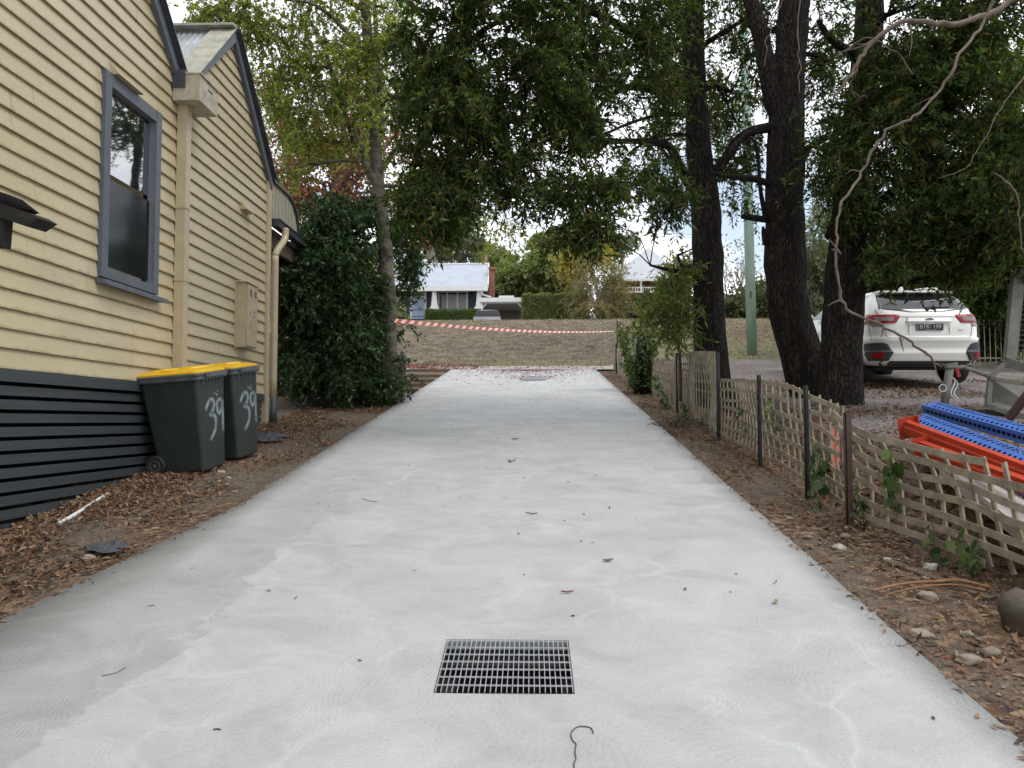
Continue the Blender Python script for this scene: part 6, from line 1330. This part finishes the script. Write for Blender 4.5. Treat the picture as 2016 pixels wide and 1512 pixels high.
def bare(px, py0, py1, Y, label, sp=35, n=26):
    b = at(px, py0, Y); r = empty('bare_tree', label, 'tree', loc=tuple(b)); mb = MB(); top = at(px, py1, Y); Hh = top.z - b.z
    def rec(p, d, L_, rad, k):
        q = p + d * L_; mb.tube([p, p.lerp(q, .5) + Vector((rnd.gauss(0, .03), rnd.gauss(0, .03), 0)) * L_, q], [rad, rad * .8, rad * .6], 5, caps=False)
        if k > 0:
            for i in range(3 if k > 1 else 4):
                nd = (d + Vector((rnd.gauss(0, .45), rnd.gauss(0, .45), rnd.uniform(0, .5)))).normalized(); rec(q if i else p.lerp(q, .7), nd, L_ * rnd.uniform(.6, .85), rad * .55, k - 1)
    rec(b - Vector((0, 0, .3)), Vector((0, 0, 1)), Hh * .27, .13, 4); 
    for s in (-1, 1): rec(b, Vector((s * .5, 0, 1)).normalized(), Hh * .25, .09, 4)
    kid(mb, 'branches', M['greybark'], r)
    n = 260; P = np.array(b)[None] + np.stack([rng.normal(size=n) * Hh * .2, rng.normal(size=n) * Hh * .2, rng.uniform(.35, 1, n) * Hh], 1); V, Fq = leafquads(P, rng.normal(size=(n, 3)), .2, .14); nmesh('leaves', V, Fq, M['lf_olive'], r)
bare(1455, 630, 470, 48, 'nearly bare branching tree left of the green power pole')
bare(1500, 630, 530, 50, 'smaller nearly bare tree right of the green power pole')
tree('garden_shrub', 'dark bushy hedge shrubs on the crest behind the green pole', 'shrub', [[(1480, 640, 46, .1), (1480, 600, 46, .05)]], [], [(1440, 605, 46, 25, 18, 1, 150), (1475, 598, 46, 25, 22, 1, 190), (1515, 600, 46, 30, 20, 1, 220), (1500, 575, 47, 25, 20, 1, 110), (1550, 600, 46, 25, 18, 1, 130)], leafm=M['lf_dkhedge'], Ln=.2, W=.13, **bg_)
tree('gum_tree', 'tall grey green eucalypt seen between the two right black trunks', 'tree', [[(1600, 640, 60, .4), (1600, 540, 60, .3), (1605, 470, 60, .15)]], [], [(1605, 470, 60, 45, 45, 3, 330), (1620, 530, 60, 45, 45, 3, 330), (1590, 580, 60, 40, 35, 3, 260), (1640, 590, 60, 40, 30, 3, 200), (1570, 540, 60, 20, 40, 2, 110)], leafm=M['lf_pale'], Ln=.32, W=.13, **bg_)
tree('garden_tree', 'pale green tree behind the roof of the white car', 'tree', [[(1740, 640, 45, .3), (1740, 570, 45, .15)]], [], [(1730, 560, 45, 50, 30, 2, 220), (1780, 540, 45, 50, 40, 2, 260), (1830, 590, 44, 60, 40, 2, 260), (1700, 600, 45, 40, 25, 2, 160), (1900, 600, 40, 60, 60, 2, 300), (1980, 560, 38, 60, 90, 2, 300)], leafm=M['lf_mid'], Ln=.28, W=.14, **bg_)
tree('garden_tree', 'green trees behind the birch to the left of the blue cottage', 'tree', [[(700, 640, 40, .3), (700, 570, 40, .15)]], [], [(700, 560, 40, 60, 60, 2, 220), (620, 560, 38, 60, 70, 2, 220), (560, 600, 36, 50, 60, 2, 200), (760, 590, 45, 25, 30, 1.5, 70)], leafm=M['lf_mid'], Ln=.28, W=.14, **bg_)
# ================================================================== LITTER, STONES, SMALL THINGS
def scatter(name, n, region, Lr, Wr, m, label, cat, hover=.004, dens=None, up=.0, on='soil'):
    P = []
    while len(P) < n:
        p = region()
        if p is None: continue
        x, y = p; z = slabz(x, y) if on == 'slab' else H(x, y) - .03 + (.022 * noise.noise(Vector((x * 2.2, y * 2.2, 3))) + .012 * noise.noise(Vector((x * 7, y * 7, 3)))) + (.02 if x < -3.2 else 0)
        P.append((x, y, z + hover + rnd.random() * up))
    P = np.array(P); k = len(P); D = rng.normal(size=(k, 3)); D[:, 2] = rng.normal(size=k) * (.28 if on == 'soil' else .06) + D[:, 1] * .137; D = unit(D)
    s = unit(np.cross(D, np.array([[0, -.137, 1]]) + rng.normal(size=(k, 3)) * (.35 if on == 'soil' else .12))); u = np.cross(s, D)
    L_ = rng.uniform(*Lr, (k, 1)); W_ = rng.uniform(*Wr, (k, 1)); cup = rng.uniform(-.2, .35, (k, 1)) * W_
    V = np.stack([P - D * L_ * .5, P - D * L_ * .1 + s * W_ * .5 + u * cup, P + D * L_ * .5, P - D * L_ * .1 - s * W_ * .5 + u * cup], 1)
    zmin = V[:, :, 2].min(1) - P[:, 2]; V[:, :, 2] -= np.minimum(zmin, 0)[:, None] * (.6 if on == 'soil' else 1)
    o = nmesh(name, V.reshape(-1, 3), np.arange(4 * k).reshape(k, 4), m); tag(o, label, cat, kind='stuff'); return o
def leftreg():
    y = 2.2 + 17 * rnd.random() ** 1.5; x = rnd.uniform(-3.97, slabL(y) - .02)
    if noise.noise(Vector((x * 1.4, y * 1.1, 5))) + (slabL(y) - x - .55) * .8 < rnd.uniform(-.3, .35): return None
    return x, y
def rightreg():
    y = 2.0 + 20 * rnd.random() ** 1.5; x = rnd.uniform(slabR(y) + .015, fx(y) + .9)
    if noise.noise(Vector((x * 1.6, y * 1.1, 8))) + (x - slabR(y) - .45) * .7 < rnd.uniform(-.45, .3): return None
    return x, y
scatter('leaf_litter', 24000, leftreg, (.02, .095), (.010, .028), M['litter'], 'brown dead leaves covering the soil between house and driveway', 'leaf litter', up=.012)
scatter('leaf_litter', 17000, rightreg, (.02, .095), (.010, .028), M['litter'], 'brown dead leaves covering the soil strip along the trellis', 'leaf litter', up=.012)
def gravreg():
    y = rnd.uniform(5.5, 14); x = rnd.uniform(fx(y) + .7, 9)
    if noise.noise(Vector((x * .6, y * .9, 2))) < rnd.uniform(-.25, .35): return None
    return x, y
scatter('leaf_litter', 15000, gravreg, (.04, .08), (.015, .03), M['litter'], 'brown leaves scattered over the gravel around the white car', 'leaf litter', up=.008)
def slabreg():
    y = 3.0 + 19.4 * rnd.random() ** .8; x = rnd.uniform(slabL(y) + .05, slabR(y) - .05)
    if GX0 - .03 < x < GX1 + .03 and GY0 - .03 < y < GY1 + .03: return None
    if rnd.random() > .25 + .75 * math.exp(-abs(x + .1) * .9) or (y < 9 and rnd.random() < .55): return None
    return x, y
scatter('fallen_leaves', 480, slabreg, (.02, .06), (.008, .018), M['darklitter'], 'small dark leaves and bits sprinkled over the concrete driveway', 'leaf litter', on='slab')
scatter('fallen_leaves', 620, lambda: (lambda y, k: (slabL(y) + abs(rnd.gauss(0, .035)), y) if k < .5 else (slabR(y) - abs(rnd.gauss(0, .03)), y))(2.5 + 17 * rnd.random(), rnd.random()), (.03, .06), (.010, .02), M['litter'], 'brown leaves spilling over both edges of the concrete', 'leaf litter', on='slab')
scatter('fallen_leaves', 1500, lambda: (lambda x, y: (x, y) if slabL(y) - .0 < x < slabR(y) and rnd.random() < math.exp(-(22.5 - y) / 1.3) + .75 * math.exp(-((x - .15) / .6) ** 2 - ((y - 19.9) / .7) ** 2) else None)(rnd.gauss(-.1, 1.3), rnd.uniform(17.5, 22.5)), (.04, .08), (.02, .04), M['redlitter'], 'crimson fallen leaves gathered at the top of the driveway and far grate', 'leaf litter', on='slab')
scatter('fallen_leaves', 1500, lambda: (rnd.uniform(-4.4, -1.6) if rnd.random() < .7 else rnd.uniform(-4.4, 2.2), rnd.uniform(22.7, 24.3)), (.05, .09), (.03, .05), M['redlitter'], 'crimson fallen leaves along the footpath at the foot of the grass bank', 'leaf litter', hover=.05)
# dry grass tufts on the bank
def tufts():
    n = 26000; x = rng.uniform(-9, 13, n); y = 20.5 + 13.5 * rng.random(n) ** 1.0
    keep = (y > 24.2) | (x > 3.8); x, y = x[keep], y[keep]; n = len(x); z = np.array([H(a, b) for a, b in zip(x, y)]); P = np.stack([x, y, z - .01], 1)
    D = rng.normal(size=(n, 3)) * .6; D[:, 2] = rng.uniform(.2, .8, n); V, Fq = leafquads(P, D, rng.uniform(.05, .13, n), rng.uniform(.015, .04, n), .1)
    o = nmesh('dry_grass', V, Fq, M['lf_tuft']); tag(o, 'short dry grass tufts on the sloping bank', 'grass', kind='stuff')
M['lf_tuft'] = leafmat('dry_grass_blades', [(0.22, 0.17, 0.12), (0.31, 0.25, 0.165), (0.14, 0.105, 0.08), (0.23, 0.22, 0.10), (0.38, 0.32, 0.21)], .8, .2, .2); tufts()
def rock(px, py, size, label, m='rock', off=0.0, flat=.6, group='loose stones on the soil strips', cat='stone', name='stone'):
    size *= .62 if name == 'stone' else 1; p = gp(px, py, off); z = H(p.x, p.y) - .035; mb = MB(); rings = []; sd_ = rnd.random() * 99; nlat, nlon = 14, 22
    for i in range(1, nlat):
        th = math.pi * i / nlat; rr = []
        for j in range(nlon):
            ph = 2 * math.pi * j / nlon; d = Vector((math.sin(th) * math.cos(ph), math.sin(th) * math.sin(ph), -math.cos(th)))
            f = 1 + .35 * noise.noise(d * 1.4 + Vector((sd_, 0, 0))) + .12 * noise.noise(d * 4 + Vector((sd_, 3, 0)))
            rr.append((p.x + d.x * size * f, p.y + d.y * size * f * .75, z + flat * size * .5 + d.z * size * f * flat))
        rings.append(rr)
    mb.loft(rings); o = mb.build(name, M[m], smooth=True); tag(o, label, cat, group); return o
for a in ((435, 926, .085, 'long pale lump of broken cement against the nearer bin', 'cement', 0, .45), (432, 943, .05, 'small pink stone just below the cement lump by the bin', 'rock', 0, .6), (450, 935, .04, 'tiny grey stone beside the cement lump by the bin', 'cement', 0, .5), (350, 978, .07, 'embedded flat stone in leaves below the bins', 'darkrock', 0, .35), (298, 1002, .055, 'flat yellowish chip of stone among the left leaves', 'rock', 0, .25), (462, 962, .05, 'brown stone on bare dirt near the driveway edge below the bins', 'rock', 0, .4), (305, 1032, .05, 'pale flat stone near the left driveway edge', 'rock', 0, .3), (175, 1090, .08, 'brown stone beside the small grey rag', 'rock', 0, .4), (283, 962, .05, 'whitish flat stone in front of the bin wheel', 'cement', 0, .25),
          (1664, 1050, .06, 'round tan stone near the foot of the brown post', 'rock', 0, .7), (1700, 1048, .045, 'small stone left of the ivy bush at the trellis foot', 'rock', 0, .7), (1652, 1072, .07, 'grey stone on the soil below the brown post', 'cement', 0, .6), (1745, 1095, .05, 'stone by the half buried sleeper at the trellis', 'cement', 0, .6), (1834, 1110, .09, 'greyish stone resting against the bottom batten of the near trellis', 'cement', 0, .5), (1825, 1167, .085, 'tan stone just under the long orange root', 'rock', 0, .6), (1812, 1238, .10, 'large flat tan stone at the edge of the concrete', 'rock', 0, .35), (1905, 1290, .09, 'pale crumbly stone low on the right', 'rock', 0, .5), (1950, 1275, .07, 'small pale stone at the lower right', 'rock', 0, .6), (1555, 1015, .06, 'stone among leaves below the last black post', 'rock', 0, .5), (1590, 1050, .05, 'tan stone midway along the right soil strip', 'rock', 0, .5), (1905, 1240, .05, 'pale rubble stone above the crumbly one', 'rock', 0, .6)):
    rock(*a)
rock(2030, 1212, .15, 'big rounded grey boulder at the right edge below the trellis', 'darkrock', 0.05, 1.0, None, 'boulder', 'boulder')
def rubble():
    mb = MB()
    for i in range(1100):
        side = rnd.random(); y = 2.3 + 9 * rnd.random() ** 1.6; x = rnd.uniform(slabR(y) + .02, fx(y)) if side < .62 else rnd.uniform(slabL(y) - .7, slabL(y) - .03)
        s = rnd.uniform(.003, .012) * (1.2 if side < .62 else 1); z = H(x, y) - .03; d = [Vector((rnd.uniform(-1, 1), rnd.uniform(-1, 1), rnd.uniform(-.6, .8))) * s for _ in range(5)]
        c = Vector((x, y, z + s * .3)); s *= 1.0; vs = [c + Vector((s, 0, 0)) + d[0] * .3, c + Vector((-s, 0, 0)) + d[1] * .3, c + Vector((0, s, 0)) + d[2] * .3, c + Vector((0, -s, 0)) + d[3] * .3, c + Vector((0, 0, s * .7)) + d[4] * .2, c - Vector((0, 0, s * .7))]
        mb.add(vs, [(0, 2, 4), (2, 1, 4), (1, 3, 4), (3, 0, 4), (2, 0, 5), (1, 2, 5), (3, 1, 5), (0, 3, 5)])
    tag(mb.build('rubble', M['rock']), 'small crushed stones in the soil on both sides of the driveway', 'rubble', kind='stuff')
rubble()
def ground_tube(pts, r0, r1, name, label, cat, m, off=0, hov=.012, group=None, side=()):
    mb = MB(); Q = []
    for px, py in pts:
        p = gp(px, py, off); Q.append((p.x, p.y, (slabz(p.x, p.y) if slabL(p.y) < p.x < slabR(p.y) else H(p.x, p.y) - .01) + hov))
    Q = smooth_poly(Q, 5); mb.tube(Q, [r0 + (r1 - r0) * i / (len(Q) - 1) for i in range(len(Q))], 7, rough=.1, fr=20); tag(mb.build(name, M[m], smooth=True), label, cat, group)
M['root'] = mat('orange_brown_root', (0.30, 0.15, 0.07), (0.20, 0.10, 0.05), 15, 0.8); M['wire'] = mat('rusty_wire', (0.07, 0.06, 0.06), None, 6, 0.5)
ground_tube([(1718, 1166), (1760, 1156), (1800, 1150), (1850, 1148), (1890, 1146), (1950, 1160)], .007, .011, 'root', 'long orange brown root lying across the soil below the near trellis', 'root', 'root', hov=.02)
ground_tube([(1742, 1172), (1790, 1160), (1830, 1154), (1880, 1152), (1940, 1163)], .004, .007, 'root', 'thinner root running just under the long orange one', 'root', 'root', hov=.012)
ground_tube([(1168, 1444), (1164, 1434), (1150, 1430), (1134, 1432), (1124, 1444), (1128, 1458), (1134, 1464), (1132, 1480), (1134, 1492), (1130, 1504), (1134, 1530)], .0022, .0022, 'wire', 'thin hooked rusty wire lying on the concrete below the grate', 'wire', 'wire', hov=.003)
ground_tube([(200, 1342), (228, 1336), (246, 1326)], .002, .0015, 'fallen_twig', 'fine forked twig on the damp left part of the concrete', 'twig', 'twig', hov=.002)
ground_tube([(420, 1443), (428, 1442), (434, 1443)], .004, .003, 'fallen_twig', 'short black twig bit on the concrete lower left', 'twig', 'twig', hov=.003)
ground_tube([(712, 986), (728, 990), (742, 991)], .003, .002, 'fallen_twig', 'short curved twig on the concrete left of centre', 'twig', 'twig', hov=.002)
ground_tube([(115, 1030), (150, 1010), (212, 971)], .018, .018, 'white_pipe', 'white plastic pipe half buried in leaves along the slatted base', 'pipe', 'white', hov=.004)
ground_tube([(1640, 1058), (1646, 1020), (1634, 1000)], .003, .002, 'fallen_twig', 'curved dry stem standing in leaves left of the brown post', 'twig', 'paletwig', hov=.03)
def sleeper(p, q, label, w_=.11, h=.10, group='timber steps beside the top of the driveway', name='timber_sleeper'):
    mb = MB(); mb.bar(p, q, h, w_); tag(mb.build(name, M['timber']), label, 'sleeper', group)
for (px0, px1, py, lb) in ((806, 888, 730, 'topmost pale timber sleeper of the side steps'), (800, 884, 741, 'second timber sleeper from the top of the side steps'), (792, 862, 750, 'third sleeper down, thin edge showing beside the birch'), (790, 850, 759, 'fourth and thickest sleeper of the side steps'), (792, 832, 770, 'lowest sleeper of the side steps near the birch roots')):
    a = gp(px0, py, .0); b = gp(px1, py, .0); b.x = slabL(b.y) - .02; a.x = min(a.x, b.x - .9); z = .137 * a.y; sleeper(Vector((a.x, a.y, z - .005)), Vector((b.x, a.y, z - .005)), lb, .14, .10)
a = gp(1745, 1098); b = gp(1952, 1172); sleeper(Vector((a.x, a.y, H(a.x, a.y) - .055)), Vector((b.x, b.y, H(b.x, b.y) - .055)), 'half buried grey sleeper along the foot of the near trellis', .08, .09, None)
# rags
def rag(px, py, sx, sy, label, m):
    p = gp(px, py); mb = MB(); n = 12; b0 = H(p.x, p.y) + .0
    for j in range(n):
        for i in range(n):
            u, v = (i / (n - 1) - .5), (j / (n - 1) - .5); x = p.x + u * sx * (1 + .3 * math.sin(v * 9)); y = p.y + v * sy * (1 + .3 * math.sin(u * 8)); mb.v.append((x, y, H(x, y) + .01 + .10 * sx * 1.5 * abs(noise.noise(Vector((u * 5, v * 5, px)))) * (1 - 2 * max(abs(u), abs(v))) * 3))
    mb.f = [(j * n + i, j * n + i + 1, (j + 1) * n + i + 1, (j + 1) * n + i) for j in range(n - 1) for i in range(n - 1)]; mb.m = [0] * len(mb.f); tag(mb.build('crumpled_cloth', M[m]), label, 'rag')
M['rag'] = mat('dark_grey_geotextile', (0.075, 0.08, 0.09), (0.05, 0.053, 0.06), 20, 0.85, 0.5, 50)
rag(522, 862, .5, .55, 'crumpled dark grey cloth on the leaves behind the farther bin', 'rag'); rag(207, 1080, .26, .2, 'small crumpled grey rag near the left driveway edge', 'rag')

def single_leaf(px, py, ang, Ln, Wd, m, label, on=True):
    p = gp(px, py, .02); z = slabz(p.x, p.y) + .004; d = Vector((math.cos(ang), math.sin(ang), .137 * math.sin(ang))); n = Vector((-math.sin(ang), math.cos(ang), .137 * math.cos(ang))); mb = MB(); L_, W_ = Ln, Wd
    c = Vector((p.x, p.y, z)); row = []
    for i in range(7):
        t = i / 6 - .5; w_ = W_ * .5 * math.cos(t * math.pi) ** .7 if abs(t) < .5 else .0005; h = .012 * abs(t) + .002
        row.append((c + d * L_ * t + n * w_ + Vector((0, 0, h + .006)), c + d * L_ * t + Vector((0, 0, h)), c + d * L_ * t - n * w_ + Vector((0, 0, h + .007))))
    for a, b in zip(row, row[1:]): mb.add(list(a) + list(b), [(0, 3, 4, 1), (1, 4, 5, 2)])
    tag(mb.build('fallen_leaf', M[m]), label, 'leaf', 'single leaves lying on the concrete')
M['lf_one_red'] = mat('dull_red_leaf', (0.22, 0.05, 0.05), (0.14, 0.03, 0.03), 40, .6); M['lf_one_tan'] = mat('tan_leaf', (0.38, 0.30, 0.18), (0.26, 0.20, 0.11), 40, .7); M['lf_one_green'] = mat('olive_leaf', (0.10, 0.11, 0.05), (0.06, 0.07, 0.03), 40, .6)
single_leaf(1117, 1160, .1, .075, .016, 'lf_one_red', 'narrow red leaf on the concrete between the grate and the middle'); single_leaf(1047, 1007, -.2, .10, .014, 'lf_one_red', 'slim reddish leaf near the centre line of the concrete')
single_leaf(1527, 1187, 1.2, .05, .025, 'lf_one_tan', 'small tan leaf on the right half of the concrete'); single_leaf(1197, 1100, .3, .075, .03, 'lf_one_green', 'curled olive leaf right of centre on the concrete'); single_leaf(1527, 1148, .9, .04, .015, 'lf_one_tan', 'tiny yellowish leaf just above the small tan leaf')
single_leaf(1004, 905, 1.9, .12, .03, 'lf_one_green', 'left blade of the upright leaf pair in the middle of the driveway'); single_leaf(1012, 903, 1.2, .12, .03, 'lf_one_tan', 'right blade of the upright leaf pair in the middle of the driveway'); single_leaf(1014, 861, .2, .09, .05, 'lf_one_green', 'round olive leaf beyond the upright leaf pair')
def heap():
    p = gp(1330, 842); g = H(p.x, p.y); mb = MB()
    for i in range(46):
        a = rnd.uniform(0, 6.28); c = Vector((p.x + rnd.gauss(0, .12), p.y + rnd.gauss(0, .25), g)); d = Vector((math.cos(a), math.sin(a), rnd.uniform(.1, .7))) * rnd.uniform(.1, .28)
        mb.tube([c, c + d * .5 + Vector((0, 0, .05)), c + d], [.008, .006, .002], 5)
    tag(mb.build('root_heap', M['twig']), 'small tangle of dry roots beside the trellis near the tall panel', 'roots', kind='stuff')
heap()
